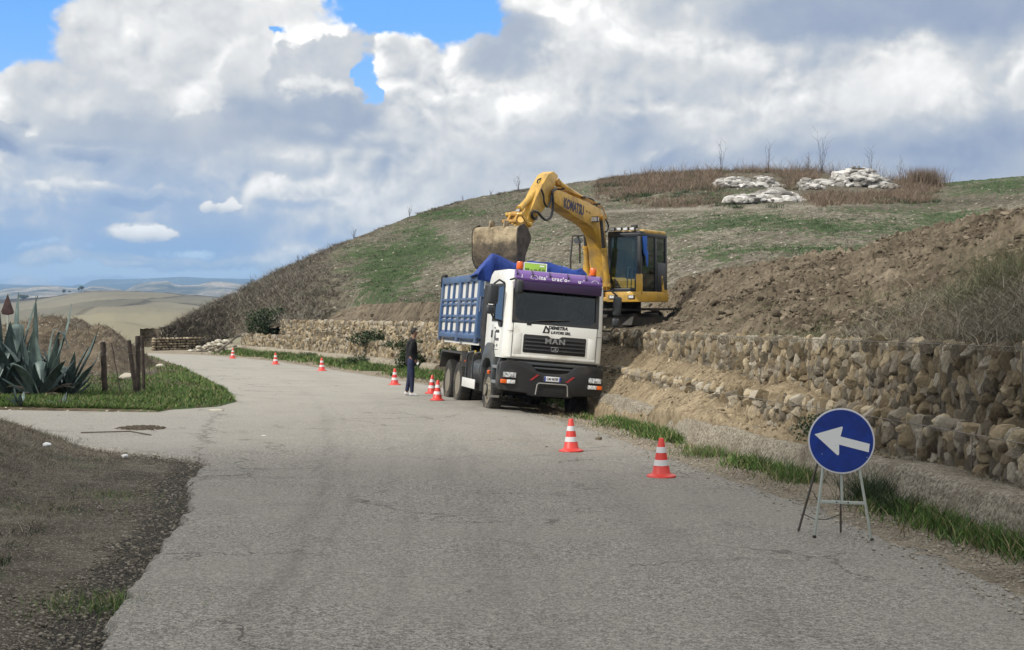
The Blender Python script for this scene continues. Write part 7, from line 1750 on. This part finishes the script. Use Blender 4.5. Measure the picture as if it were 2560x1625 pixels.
def person():
    p = on_ground(960, 931); p.z = float(base_z(p.x, p.y)) + 0.006
    t = thing('person', 'person in black jacket and navy trousers with white trainers, standing and facing the truck', 'person', p)
    t.rotation_euler = (0, R(3.6), R(6)); 
    SK = mat('skin', (0.20, 0.105, 0.07), 0.6); BLK = mat('black_jacket', (0.005, 0.005, 0.008), 0.8, var=0.3, vscale=6); NAV = mat('navy_trousers', (0.010, 0.016, 0.052), 0.8, var=0.3, vscale=5)
    HAIR = mat('dark_hair', (0.012, 0.009, 0.008), 0.7, bump=0.5, bscale=60); SHOE = mat('white_trainer', (0.55, 0.55, 0.55), 0.6)
    V = [(0, 0, .95), (0, 0, 1.15), (-.015, 0, 1.34), (-.01, 0, 1.45), (.015, 0, 1.52), (.03, 0, 1.585), (.045, 0, 1.66), (.04, 0, 1.72)]
    Rr = [(.115, .09), (.115, .09), (.13, .10), (.10, .085), (.055, .055), (.062, .062), (.088, .076), (.07, .062)]
    E = [(i, i + 1) for i in range(7)]
    def add(a, pts, rs):
        k = a
        for q, r in zip(pts, rs): V.append(q); Rr.append(r); E.append((k, len(V) - 1)); k = len(V) - 1
        return k
    arms = {}
    for s, fw in ((-1, 0.0), (1, 0.03)):
        wr = add(3, [(-.01, s * .17, 1.42), (-.045, s * .215, 1.17), (.085 + fw, s * .19, .965), (.115 + fw, s * .182, .925)], [.055, .042, .029, .026])
        arms[s] = wr; add(wr, [(.135 + fw, s * .178, .885)], [(.036, .018)])
    for s, fx in ((-1, 0.07), (1, -0.05)):
        add(0, [(0.0, s * .09, .88), (.025 + fx * .5, s * .095, .50), (fx, s * .10, .10), (fx + .02, s * .10, .05), (fx + .15, s * .11, .035)], [.088, .056, .040, .040, .032])
    nb = len(V)
    # fingers and thumb, rooted inside the palms
    for s in (-1, 1):
        q = V[arms[s] + 1]
        for k, L in enumerate((.072, .08, .075, .058)):
            o = (k - 1.5) * 0.018; b = len(V)
            V += [(q[0] - o * .8 + .0, q[1], q[2] - .005 + o * .4), (q[0] - o * .8 + .012, q[1] - s * .004, q[2] - .005 - L * .45), (q[0] - o * .8 + .006, q[1] - s * .018, q[2] - .005 - L * .8), (q[0] - o * .8 - .004, q[1] - s * .03, q[2] - .005 - L)]
            Rr += [.0095, .009, .008, .006]; E += [(b, b + 1), (b + 1, b + 2), (b + 2, b + 3)]
        b = len(V); V += [(q[0] + .02, q[1], q[2] + .02), (q[0] + .045, q[1] - s * .012, q[2] - .005), (q[0] + .050, q[1] - s * .02, q[2] - .035)]; Rr += [.011, .010, .008]; E += [(b, b + 1), (b + 1, b + 2)]
    skin_mesh('body', V, E, Rr, SK, t)
    # face: nose, ears, eyes
    m = MB(); m.prism([(0.0, 1.69), (0.022, 1.655), (0.0, 1.648)], -0.012, 0.012, 'xz'); 
    m.build('nose', SK, t, xf=Matrix.Translation((0.122, 0, 0)), bevel=0.004)
    m = MB()
    for s in (-1, 1): m.lathe([(0.004, -0.008), (0.026, -0.004), (0.024, 0.006), (0.004, 0.008)], (0.03, s * 0.078, 1.66), 'y', 12)
    m.build('ear', SK, t)
    m = MB()
    for s in (-1, 1): m.lathe([(0.002, -0.012), (0.012, 0.0), (0.002, 0.010)], (0.122, s * 0.03, 1.675), 'x', 10)
    m.build('eye', HAIR, t); m = MB(); m.box((0.120, 0, 1.615), (0.012, 0.045, 0.008)); m.build('mouth', mat('lips', (0.16, 0.06, 0.05), 0.6), t, bevel=0.002)
    # hair: a cap over the crown and the back of the head
    Hv, Hf = ico(4); Hv = Hv * (0.100, 0.088, 0.106) + (0.026, 0, 1.695); Hv = Hv + 0.006 * fbm(Hv[:, 0] * 40, Hv[:, 1] * 40, Hv[:, 2] * 40, 2, 0.5, 3)[:, None]
    keep = [f for f in Hf if (lambda c: ((c[2] > 1.735 and c[0] < 0.095) or c[0] < 0.0 + (c[2] - 1.60) * 0.45) and c[2] > 1.605)(Hv[f].mean(0))]
    np_mesh('hair', Hv, np.array(keep), HAIR, t)
    # jacket
    V2 = [(0, 0, .80), (0, 0, .94), (0, 0, 1.15), (-.018, 0, 1.33), (-.012, 0, 1.45), (.005, 0, 1.50), (.015, 0, 1.545)]; R2 = [(.165, .135), (.168, .135), (.165, .128), (.172, .13), (.125, .115), (.078, .078), (.068, .068)]
    E2 = [(i, i + 1) for i in range(6)]
    for s, fw in ((-1, 0.0), (1, 0.03)):
        b = len(V2); V2 += [(-.01, s * .175, 1.42), (-.045, s * .222, 1.17), (.055 + fw, s * .200, 1.0), (.088 + fw, s * .19, .955)]; R2 += [.072, .062, .050, .046]; E2 += [(4, b), (b, b + 1), (b + 1, b + 2), (b + 2, b + 3)]
    skin_mesh('jacket', V2, E2, R2, BLK, t)
    V3 = [(0, 0, 1.05), (0, 0, .93)]; R3 = [(.145, .12), (.15, .125)]; E3 = [(0, 1)]
    for s, fx in ((-1, 0.07), (1, -0.05)):
        b = len(V3); V3 += [(0.0, s * .09, .85), (.025 + fx * .5, s * .095, .50), (fx + .01, s * .10, .14), (fx + .015, s * .10, .10)]; R3 += [.102, .072, .055, .056]; E3 += [(1, b), (b, b + 1), (b + 1, b + 2), (b + 2, b + 3)]
    skin_mesh('trousers', V3, E3, R3, NAV, t)
    for s, fx in ((-1, 0.07), (1, -0.05)):
        skin_mesh('shoe', [(fx - .06, s * .10, .05), (fx + .0, s * .10, .055), (fx + .09, s * .105, .045), (fx + .18, s * .11, .035)], [(0, 1), (1, 2), (2, 3)], [(.042, .05), (.046, .058), (.044, .042), (.036, .03)], SHOE, t)
    m = MB(); m.box((0.175, -0.20, 0.875), (0.05, 0.02, 0.07), rot=Matrix.Rotation(R(30), 3, 'Y')); m.build('paper', LETTERW, None, bevel=0.004)
    pp = bpy.data.objects['paper']; pp.matrix_world = Matrix.Translation(p) @ t.rotation_euler.to_matrix().to_4x4(); tag(pp, 'small folded white paper in the hand of the person in dark clothes', 'paper', kind='thing')
person()
# ------------------------------------------------------------------ agaves
def m_agave():
    m, T, bs = newmat('agave_skin'); g = T.node('ShaderNodeTexCoord').outputs['Object']; a_ = T.node('ShaderNodeAttribute'); a_.attribute_name = 'tone'
    n = T.noise(T.v('MULTIPLY', g, (10, 10, 2.0)), 1.0, 5, 0.65); c = T.ramp(T.m('ADD', T.m('MULTIPLY', n, 0.8), T.m('MULTIPLY', a_.outputs['Fac'], 0.3)), [(0.35, (0.030, 0.050, 0.048)), (0.6, (0.085, 0.128, 0.120)), (0.85, (0.19, 0.25, 0.23))])
    T.put(bs.inputs['Base Color'], c); bs.inputs['Roughness'].default_value = 0.5; bump(T, bs, n, 0.3, 0.02); return m
M_AGAVE = m_agave(); M_AGDRY = mat('dead_agave_leaf', (0.075, 0.062, 0.045), 0.9, var=0.5, vscale=6, bump=0.5)
def agave_leaf(parent, az_, L, W_, el0, droop, m, seed, kink=None):
    """az_: heading (deg, 0 = picture right, 90 = away); el0: start elevation; droop: how far it turns over (deg)"""
    g = np.random.default_rng(seed); N = 22; M_ = 9; p = np.zeros(3); a = math.radians(az_); V = []; step = L / (N - 1)
    for i in range(N):
        s = i / (N - 1); e = el0 - droop * (s ** 2.2 if kink is None else sst(np.array(s), kink - 0.06, kink + 0.10) * 1.0)
        e = math.radians(float(e)); d = np.array([math.cos(a) * math.cos(e), math.sin(a) * math.cos(e), math.sin(e)]); side = np.array([-math.sin(a), math.cos(a), 0.0]); up = np.cross(d, side) * -1
        w = W_ * (0.62 + 0.38 * math.sin(min(1, s / 0.45) * PI / 2)) * (1 - max(0, (s - 0.45) / 0.55) ** 1.7) * (1 if s < 1 else 0.02)
        for j in range(M_):
            u = j / (M_ - 1) * 2 - 1; V.append(p + side * u * w / 2 + up * (u * u) * w * 0.22 + up * 0.008 * math.sin(9 * s + u * 2 + seed))
        p = p + d * step
    V = np.array(V); F = grid_faces(N, M_); th = np.zeros_like(V); th[:, 2] = -0.012
    c = np.repeat(1 - np.linspace(0, 1, N), M_)[:, None]; V2 = V + th * (0.4 + 2.5 * c); n = len(V)
    VV = np.concatenate([V, V2]); FF = [F, F[:, ::-1] + n]
    e1 = np.array([[i * M_, (i + 1) * M_, (i + 1) * M_ + n, i * M_ + n] for i in range(N - 1)]); e2 = np.array([[i * M_ + M_ - 1, i * M_ + M_ - 1 + n, (i + 1) * M_ + M_ - 1 + n, (i + 1) * M_ + M_ - 1] for i in range(N - 1)])
    return np_mesh('leaf', VV, np.concatenate(FF + [e1, e2]), m, parent, loop_attr={'tone': np.full(len(VV), g.random())})
def agave(label, px, py, leaves, seed, n_rand=0, dry=8, size=1.0):
    b = on_ground(px, py); b.z = float(corner_z(np.array(b.x), np.array(b.y))) - 0.05
    t = thing('agave', label, 'agave', b, 0, 'agaves beside the fence')
    g = random.Random(seed)
    for k, lf in enumerate(leaves): agave_leaf(t, *lf[:5], M_AGAVE, seed * 50 + k, *(lf[5:]))
    for k in range(n_rand): agave_leaf(t, g.uniform(0, 360), size * g.uniform(0.7, 1.4), size * g.uniform(0.14, 0.21), g.uniform(25, 70), g.uniform(-10, 40), M_AGAVE, seed * 90 + k)
    for k in range(dry): agave_leaf(t, g.uniform(0, 360), size * g.uniform(0.35, 0.9), size * g.uniform(0.05, 0.12), g.uniform(-5, 40), g.uniform(40, 100), M_AGDRY, seed * 70 + k)
    m = MB(); m.lathe([(0.02, 0.0), (0.13 * size, 0.02), (0.12 * size, 0.3 * size), (0.03, 0.42 * size)], n=14); m.build('stem', M_AGDRY, t)
agave('tallest agave at the left picture edge, with broad folded-over leaves', 22, 946, [(175, 2.3, 0.30, 82, -4), (60, 2.35, 0.26, 86, 6), (200, 2.7, 0.40, 80, 172, 0.58), (320, 2.7, 0.42, 84, 172, 0.60), (15, 2.35, 0.24, 78, 8), (270, 1.7, 0.34, 68, 60), (230, 1.6, 0.34, 60, 70), (300, 1.5, 0.32, 55, 60), (150, 1.9, 0.26, 70, 20), (345, 1.9, 0.28, 66, 130, 0.6), (260, 2.1, 0.34, 84, 150, 0.5), (290, 1.8, 0.36, 80, 20), (240, 1.7, 0.34, 78, 10), (10, 2.0, 0.30, 72, 0), (180, 2.0, 0.30, 74, 4), (310, 1.35, 0.34, 70, 150, 0.62)], 3, 18, 22)
agave('middle agave with one pointed upright leaf and thin leaves arching over', 92, 950, [(170, 2.25, 0.26, 88, 2), (20, 1.9, 0.20, 80, 140, 0.80), (350, 2.05, 0.15, 74, 150, 0.74), (30, 2.2, 0.17, 68, -14), (290, 1.5, 0.30, 66, 120, 0.6), (250, 1.3, 0.30, 58, 60), (200, 1.5, 0.28, 66, 30), (320, 1.4, 0.26, 52, 40), (270, 1.6, 0.32, 78, 12), (300, 1.3, 0.32, 74, 150, 0.6), (340, 1.5, 0.30, 72, 4), (220, 1.5, 0.30, 76, 8), (20, 1.6, 0.26, 70, 0)], 4, 15, 22)
agave('right agave of the row, its wide leaf pointing up and right', 150, 945, [(10, 1.75, 0.24, 62, -10), (25, 1.35, 0.2, 48, -16), (340, 1.2, 0.24, 50, 20), (270, 1.1, 0.26, 62, 60), (170, 1.2, 0.24, 70, 20), (355, 0.75, 0.18, 22, -30), (5, 0.8, 0.15, 35, -20), (280, 1.2, 0.26, 76, 150, 0.6), (330, 1.15, 0.24, 74, 6), (210, 1.0, 0.24, 66, 10)], 5, 9, 18)
agave('small young agave low in front of the others', 48, 962, [], 6, 9, 4, 0.42)
agave('low spreading agave offset at the foot of the dark post', 142, 962, [(10, 0.5, 0.12, 12, 10), (150, 0.45, 0.12, 25, 20)], 7, 5, 3, 0.38)
# ------------------------------------------------------------------ fence posts with wire
OLDW = mat('weathered_post', (0.045, 0.034, 0.027), 0.9, var=0.45, vscale=5, bump=0.8, bscale=30)
def post(label, px0, py0, px1, py1, w, dist=None, dy=0.0):
    b = on_ground(px1, py1); b.y += dy; b.z = float(corner_z(np.array(b.x), np.array(b.y))) - 0.15
    tp = at(px0, py0, b.y); v = Vector(tp) - b
    t = thing('fence_post', label, 'fence post', b, 0, 'old dark fence posts')
    m = MB(); n = 9; pts = [v * (i / n) + Vector((0.006 * math.sin(i * 2.1 + px0), 0.006 * math.cos(i * 1.7), 0)) for i in range(n + 1)]
    m.tube([tuple(p) for p in pts], [w / 2 * (1 + 0.06 * math.sin(i * 3.3)) for i in range(n)] + [w / 2 * 0.9], 7); m.build('timber', OLDW, t, angle=60)
    m = MB(); m.tube([tuple(v * 0.78 + Vector((w * 0.52 * math.cos(a), w * 0.52 * math.sin(a), 0))) for a in np.linspace(0, 2 * PI, 10)[:-1]], 0.004, 4, closed=True); m.build('wire_tie', M_WIRE, t)
    return b, Vector(tp)
pA = post('dark post standing in front of the agaves', 134, 796, 134, 940, 0.13)
pB = post('single upright dark post in the middle, right of the agaves', 242, 804, 248, 944, 0.135)
pC = post('thin post leaning left against the right pair', 303, 800, 322, 942, 0.105)
pD = post('thick right post of the leaning pair by the grass', 324, 790, 325, 941, 0.125)
pE = post('rearmost post touching the right pair', 334, 790, 333, 938, 0.09, dy=0.25)
pF = post('thin crooked stake between the single post and the right pair', 262, 806, 288, 946, 0.025)
def fence_wire():
    t = thing('wire_fence', 'sagging wire netting strung between the dark posts', 'wire fence', pA[0]); o = Vector(pA[0])
    for q, f in enumerate((0.25, 0.5, 0.72, 0.9)):
        m = MB(); pts = []
        seq = [pA, pB, pD]; base = Vector((-14.2, 34.3, 0)); 
        for a, b in zip(seq[:-1], seq[1:]):
            for k in range(9):
                s = k / 8; p0 = a[0].lerp(a[1], f); p1 = b[0].lerp(b[1], f); p = p0.lerp(p1, s); p.z -= 0.05 * math.sin(PI * s); pts.append(p - o)
        m.tube([tuple(p) for p in pts], 0.004, 4); m.build('wire_strand', M_WIRE, t)
    m = MB()
    for s in np.linspace(0.0, 1, 34):
        for a, b in ((pA, pB), (pB, pD)):
            p0 = a[0].lerp(b[0], s) + Vector((0, 0, 0.15)); p1 = a[1].lerp(b[1], s); m.tube([tuple(p0 - o), tuple(p0.lerp(p1, 0.9) - o - Vector((0, 0, 0.05 * math.sin(PI * s))))], 0.0022, 3)
    m.build('netting', M_WIRE, t)
fence_wire()
# ------------------------------------------------------------------ signs beyond the crest and behind the agaves
def disc_sign(label, pxf, pyf, dist, r, truck_=True):
    c = at(pxf / K, pyf / K, dist); gz_ = float(base_z(c.x, dist)) - 0.3
    t = thing('road_sign', label, 'road sign', (c.x, dist, gz_))
    m = MB(); m.tube([(0, 0.03, 0), (0, 0.03, c.z - gz_ + r)], 0.03, 8); m.build('pole', GALV, t)
    X = Matrix.Translation((0, 0, c.z - gz_)) @ Matrix.Rotation(R(90), 4, 'X')
    m = MB(); m.lathe([(r - 0.01, -0.01), (r, 0.0), (r - 0.005, 0.008)], n=40); d = m.build('disc', mat('sign_red', (0.40, 0.02, 0.02), 0.4), t, xf=X)
    m = MB(); m.lathe([(r * 0.78, 0.007), (r * 0.78, 0.012)], n=40); m.build('white_face', SWHT, d, xf=X)
    if truck_:
        for x, mt in ((-0.35, mat('sign_dark', (0.03, 0.02, 0.02), 0.5)), (0.10, mat('sign_dark', (0.03, 0.02, 0.02), 0.5))):
            m = MB(); m.prism([((x + 0.02) * r, -0.38 * r), ((x + 0.30) * r, -0.38 * r), ((x + 0.30) * r, 0.10 * r), ((x + 0.24) * r, 0.34 * r), ((x + 0.08) * r, 0.34 * r), ((x + 0.02) * r, 0.10 * r)], 0.012, 0.015, 'xy'); m.build('car_symbol', mt, d, xf=X)
disc_sign('round red rimmed no-overtaking sign peeping over the crest between the dark posts', 301, 873, 78.0, 0.29)
disc_sign('barely visible top of a red rimmed sign left of the single dark post', 204, 880, 78.0, 0.27, False)
def diamond():
    c = at(18, 720, 42); gz_ = float(corner_z(np.array(c.x), np.array(42.0)))
    t = thing('warning_sign', 'rust brown back of a pointed sign sticking up above the tallest agave', 'road sign', (c.x, 42, gz_)); h = c.z - gz_
    m = MB(); m.tube([(0, 0.02, -0.2), (0, 0.02, h + 0.35)], 0.028, 8); m.build('pole', GALV, t)
    m = MB(); m.prism([(0, h + 0.36), (0.19, h - 0.16), (0.17, h - 0.22), (0.02, h - 0.26), (-0.15, h - 0.24), (-0.19, h - 0.16)], -0.012, -0.004, 'xz'); m.build('plate', mat('rusty_plate', (0.045, 0.020, 0.020), 0.7, var=0.4, vscale=5, dirt=0.4, dirtcol=(0.05, 0.04, 0.035)), t, bevel=0.002)
diamond()
# ------------------------------------------------------------------ pile of stones and a bare log at the bend
def rubble():
    g = np.random.default_rng(33); a = at(498, 831, 82); t = thing('rubble_pile', 'pale stones tumbled in a heap at the foot of the old wall at the bend', 'stones', (a.x, 82, float(base_z(a.x, 82)) - 0.1)); n = 130
    u = g.uniform(-1.5, 1.35, n); h = np.interp(u, [-1.5, -0.9, 0, 0.8, 1.35], [0.08, 0.35, 0.7, 0.95, 0.5]); P = np.stack([u, g.uniform(-0.5, 0.5, n), g.random(n) * h], -1); s = g.uniform(0.05, 0.14, n)
    V, F, tn = rocks(P, np.stack([s * 1.6, s, s * 0.8], -1), 1, 34, 0.4); np_mesh('stones', V, F, M_PALE, t, loop_attr={'tone': tn}, smooth=False)
    p0 = at(493, 836, 80); p1 = at(582, 775, 81.5); t = thing('fallen_log', 'long bare grey log leaning up out of the stone heap at the bend', 'log', p0)
    v = Vector(p1) - Vector(p0); m = MB(); m.tube([(0, 0, -0.1), tuple(v * 0.35 + Vector((0, 0, -0.05))), tuple(v * 0.7), tuple(v)], [0.08, 0.07, 0.05, 0.02], 7); m.tube([tuple(v * 0.55), tuple(v * 0.8 + Vector((0.1, 0, 0.25)))], [0.03, 0.012], 5); m.tube([tuple(v * 0.7), tuple(v * 0.95 + Vector((0.3, 0, -0.2)))], [0.03, 0.012], 5); m.build('wood', mat('grey_wood', (0.16, 0.14, 0.115), 0.9, var=0.3, vscale=4), t)
rubble()
# ------------------------------------------------------------------ small things on the ground
def small_rock(name, label, cat, px, py, s, m, seed, zoff=0.0, flat=0.6, corner_=False, grp=None):
    p = on_ground(px, py); z = float(corner_z(np.array(p.x), np.array(p.y))) if corner_ else float(base_z(p.x, p.y)) + zoff
    V, F, tn = rocks(np.zeros((1, 3)), np.array([[s, s * 0.8, s * flat]]), 3, seed, 0.45, 1.6, 0.3); o = np_mesh(name, V, F, m, None, loop_attr={'tone': tn * 0 + 0.6}); o.location = (p.x, p.y, z + s * flat * 0.5)
    tag(o, label, cat, grp, 'thing'); return o
M_LITTER = mat('litter_white', (0.62, 0.64, 0.66), 0.6)
small_rock('litter', 'crumpled white scrap lying on the dirt below the side road', 'litter', 294, 1070, 0.045, M_LITTER, 1, -0.03)
small_rock('litter', 'crumpled white scrap on the weedy near bank', 'litter', 110, 1084, 0.05, M_LITTER, 2, 0.20)
small_rock('litter', 'tiny white scrap lying on the asphalt near the cracked junction', 'litter', 620, 1025, 0.035, M_LITTER, 3, 0.004, 0.15)
small_rock('clod', 'dark earth clod on the road edge just right of the front cone', 'clod', 1408, 1034, 0.055, M_CLOD, 4, 0.005)
small_rock('clod', 'smaller clod on the asphalt near the truck front wheel', 'clod', 1285, 1052, 0.02, M_CLOD, 5, 0.005)
small_rock('stone', 'pale flat stone at the foot of the sandy hump between the posts', 'stone', 302, 927, 0.22, M_PALE, 6, 0, 0.45, True)
small_rock('stone', 'pale stone in the grass at the tip of the corner by the asphalt', 'stone', 508, 966, 0.16, M_PALE, 7, 0.0, 0.15)
small_rock('stone', 'pale stone in the grass at the road edge beyond the posts', 'stone', 377, 872, 0.16, M_PALE, 8, 0, 0.5, True)
small_rock('stone', 'flat dusty stone on the bare dirt at the bottom left', 'stone', 92, 1521, 0.035, M_PALE, 9, -0.05, 0.35)
def mudpatch():
    p = on_ground(330, 1008); g = np.random.default_rng(70); n = 420; a = g.uniform(0, 2 * PI, n); r = g.random(n) ** 0.6
    P = np.stack([p.x + np.cos(a) * r * 0.42, p.y + np.sin(a) * r * 0.55, np.full(n, p.z + 0.008)], -1); s = 0.012 + 0.03 * g.random(n) * (1 - r)
    V, F, tn = rocks(P, np.stack([s * 1.6, s * 1.6, s * 0.7], -1), 1, 71, 0.35); tag(np_mesh('mud_patch', V, F, M_CLOD, loop_attr={'tone': tn * 0.35}), kind='stuff')
    p = on_ground(345, 1040)
    g = np.random.default_rng(72)
    t = MB(); 
    for (px, py, L, a) in ((190, 1020, 1.6, 0.05),): 
        q = on_ground(px, py); t.tube([(q.x, q.y, q.z + 0.02), (q.x + L * 0.5, q.y + 0.05, q.z + 0.05), (q.x + L * 0.75, q.y - 0.15, q.z + 0.015)], 0.012, 6)
    o = t.build('fallen_branch', M_TWIG, None); tag(o, 'thin dark branch lying across the side road near the bank', 'branch', kind='thing')
    # torn patches of dark wet asphalt along the side road's near edge
mudpatch()
# ------------------------------------------------------------------ far land: tilled hill, hazy ranges
def ridge(name, pts, r0, r1, z0, m, nz, nrow=60, ncol=260, seed=0, back=0.3, shape=1.0):
    """pts: skyline as photo pixels (x, y); r0 front foot distance, r1 crest distance"""
    px = np.array([p[0] for p in pts]) / K; py = np.array([p[1] for p in pts]) / K
    X = np.linspace(px[0], px[-1], ncol); e = np.array([elev(x, np.interp(x, px, py)) for x in X])
    t = np.concatenate([np.linspace(0, 1, nrow), np.linspace(1.05, 1 + back, 6)]); A, T_ = np.meshgrid(np.arange(ncol), t, indexing='ij')
    r = r0 + (r1 - r0) * T_; x = e[A, 1] * r; zc = EYE + r1 * e[A, 0]; z = z0 + (zc - z0) * np.minimum(T_, 1) ** shape - np.clip(T_ - 1, 0, 9) * (zc - z0) * 1.2
    z = z + nz * fbm(x / r1 * 30, r / r1 * 30, 0, 5, 0.55, seed) * np.sin(PI * np.clip(T_, 0, 1)) + nz * 0.12 * fbm(x / r1 * 160, r / r1 * 160, 0, 3, 0.6, seed + 3)
    o = np_mesh(name, np.stack([x, r, z], -1).reshape(-1, 3), grid_faces(*x.shape), m); tag(o, kind='structure'); return o
def m_mid():
    m, T, bs = newmat('tilled_land'); g = T.node('ShaderNodeTexCoord').outputs['Object']; x, y, z = T.sep(g)
    w = T.v('MULTIPLY', g, (0.005, 0.0016, 0.01)); n = T.noise(w, 1.0, 4, 0.5, 0.4); c = T.ramp(n, [(0.38, (0.11, 0.098, 0.070)), (0.5, (0.175, 0.155, 0.112)), (0.62, (0.235, 0.208, 0.15))])
    fld = T.vor(T.v('MULTIPLY', g, (0.0036, 0.0016, 0.0)), 1.0, out='Color'); c = T.mix(0.5, c, T.mix(T.sep(fld)[0], (0.10, 0.095, 0.065), (0.27, 0.24, 0.165)))
    edge = T.vor(T.v('MULTIPLY', g, (0.0036, 0.0016, 0.0)), 1.0, 'DISTANCE_TO_EDGE'); c = T.mix(T.m('MULTIPLY', T.sstep(edge, 0.018, 0.006), 0.7), c, (0.06, 0.05, 0.035))
    c = T.mix(T.m('MULTIPLY', T.sstep(y, 1500, 1100), 0.6), c, (0.27, 0.245, 0.155)); c = T.mix(T.sstep(y, 2140, 2190), c, (0.055, 0.045, 0.035))
    T.put(bs.inputs['Base Color'], c); bs.inputs['Roughness'].default_value = 1; bs.inputs['Specular IOR Level'].default_value = 0; return m
MIDP = [(-120, 772), (-40, 762), (45, 753), (100, 747), (150, 738), (205, 729), (240, 727), (290, 726), (340, 728), (400, 731), (470, 736), (540, 742), (620, 748)]
ridge('far_field', MIDP, 400, 2200, -43, m_mid(), 6.0, 90, 260, 5, shape=0.8)
def m_range(name, a, b, sc):
    m, T, bs = newmat(name); g = T.node('ShaderNodeTexCoord').outputs['Object']; n = T.noise(T.v('MULTIPLY', g, (sc, sc * 0.4, sc * 4)), 1.0, 7, 0.65)
    c = T.ramp(n, [(0.38, a), (0.52, tuple((p + q) / 2 for p, q in zip(a, b))), (0.62, b)])
    sp = T.vor(T.v('MULTIPLY', g, (sc * 12, sc * 5, sc * 30)), 1.0); c = T.mix(T.m('MULTIPLY', T.sstep(sp, 0.22, 0.12), T.m('GREATER_THAN', n, 0.53)), c, (0.75, 0.73, 0.68))
    T.put(bs.inputs['Base Color'], c); bs.inputs['Roughness'].default_value = 1; bs.inputs['Specular IOR Level'].default_value = 0; return m
Z4 = lambda L: [(x / 3.323, 640 + y / 3.323) for x, y in L]
ridge('near_range', Z4([(-400, 300), (-100, 305), (0, 290), (60, 272), (130, 262), (220, 262), (290, 250), (400, 245), (480, 250), (560, 262), (700, 268), (760, 250), (850, 250), (950, 268), (1040, 285), (1120, 240), (1200, 225), (1290, 215), (1390, 205), (1450, 235), (1540, 240), (1650, 238), (1700, 222), (1760, 210), (1860, 213), (2000, 235), (2300, 250)]), 4500, 7000, -80, m_range('range_land', (0.045, 0.05, 0.035), (0.36, 0.30, 0.22), 0.004), 20, 60, 420, 11, shape=0.9)
ridge('far_range', Z4([(-400, 230), (0, 232), (200, 240), (600, 248), (640, 235), (690, 240), (760, 203), (850, 190), (1000, 194), (1200, 188), (1400, 178), (1520, 172), (1700, 182), (2000, 190), (2400, 200)]), 9500, 12500, -90, m_range('far_range_land', (0.02, 0.03, 0.03), (0.05, 0.06, 0.05), 0.002), 10, 20, 200, 13, shape=0.9)
M_FTREE = mat('distant_crown', (0.030, 0.042, 0.022), 0.9, var=0.4, vscale=0.6)
def far_tree(label, xf, yf, h, w, dist, seed):
    p = at(xf / K, yf / K, dist); t = thing('tree', label, 'tree', p, 0, 'trees on the far tilled hill'); g = np.random.default_rng(seed)
    m = MB(); m.tube([(0, 0, -1), (0.05 * w, 0, h * 0.3), (0, 0, h * 0.6)], [0.05 * w, 0.04 * w, 0.02 * w], 6); m.build('trunk', M_TWIG, t)
    n = 260; u = g.normal(0, 1, (n, 3)); u /= np.linalg.norm(u, axis=1)[:, None]; P = u * (g.random(n) ** 0.45)[:, None] * (1 + 0.4 * fbm(u[:, 0] * 1.5, u[:, 1] * 1.5, u[:, 2] * 1.5 + seed, 2, 0.5, seed)[:, None]) * (w * 0.5, w * 0.5, h * 0.36) + (0, 0, h * 0.62)
    s = np.full((n, 3), 0.05 * w) * g.uniform(0.6, 1.6, (n, 1)); V, F, tn = rocks(P, s, 1, seed, 0.4); np_mesh('crown', V, F, M_FTREE, t)
far_tree('round dark tree on the crest of the far tilled hill, left of the pair', 530 / 3.323, 640 + 312 / 3.323, 6.5, 5.5, 2180, 1)
far_tree('tallest spreading tree of the far hill crest', 676 / 3.323, 640 + 287 / 3.323, 7.5, 7.5, 2180, 2)
far_tree('small tree leaning against the tallest one on the far crest', 653 / 3.323, 640 + 290 / 3.323, 4.5, 4, 2180, 3)
far_tree('tiny bush between the trees on the far crest', 578 / 3.323, 640 + 305 / 3.323, 3, 4, 2180, 4)
far_tree('low dark trees at the left end of the far hill crest', 190 / 3.323, 640 + 362 / 3.323, 7, 14, 2080, 5)
def farm():
    for i, (x, y, w, h, lab) in enumerate([(755, 297, 20, 3.4, 'low grey farm building right of the trees on the far hill crest'), (812, 299, 12, 2.6, 'small shed right of the farm building on the far crest')]):
        p = at(x / 3.323 / K, (640 + y / 3.323) / K, 2170); t = thing('farm_building', lab, 'building', (p.x, p.y, p.z - 2.0), 0, 'buildings on the far crest'); m = MB(); m.span(-w / 2, w / 2, -3, 3, -2, h * 0.7); m.build('walls', mat('far_wall', (0.22, 0.20, 0.18), 0.9), t); m = MB(); m.prism([(-3.3, h * 0.7), (0, h), (3.3, h * 0.7)], -w / 2 - 0.3, w / 2 + 0.3); m.build('roof', mat('far_roof', (0.12, 0.08, 0.06), 0.9), t)
farm()
# ------------------------------------------------------------------ the cloud that shades the near road
def shade_cloud():
    D_ = 330.0; c = Vector((2.0, -36.0, 0)) + SUN * D_
    V, F = ico(5); d = 1 + 0.28 * fbm(V[:, 0] * 2.2, V[:, 1] * 2.2, V[:, 2] * 2.2, 5, 0.55, 5)
    V = V * d[:, None] * (85, 50, 9); m = mat('cloud_white', (0.85, 0.85, 0.86), 1.0, spec=0)
    o = np_mesh('cloud', V, F, m); o.location = c; tag(o, kind='stuff')
shade_cloud()
# ------------------------------------------------------------------ haze
def haze():
    m = bpy.data.materials.new('haze_air'); m.use_nodes = True; T = NT(m.node_tree); T.n.clear(); out = T.node('ShaderNodeOutputMaterial')
    v = T.node('ShaderNodeVolumePrincipled'); v.inputs['Color'].default_value = (0.42, 0.66, 1.0, 1); v.inputs['Density'].default_value = 0.00010; v.inputs['Anisotropy'].default_value = 0.1
    T.l.new(v.outputs[0], out.inputs['Volume']); b = MB(); b.span(-13800, 13800, -13800, 13800, -205, 160); o = b.build('haze', m); tag(o, kind='stuff')
haze()
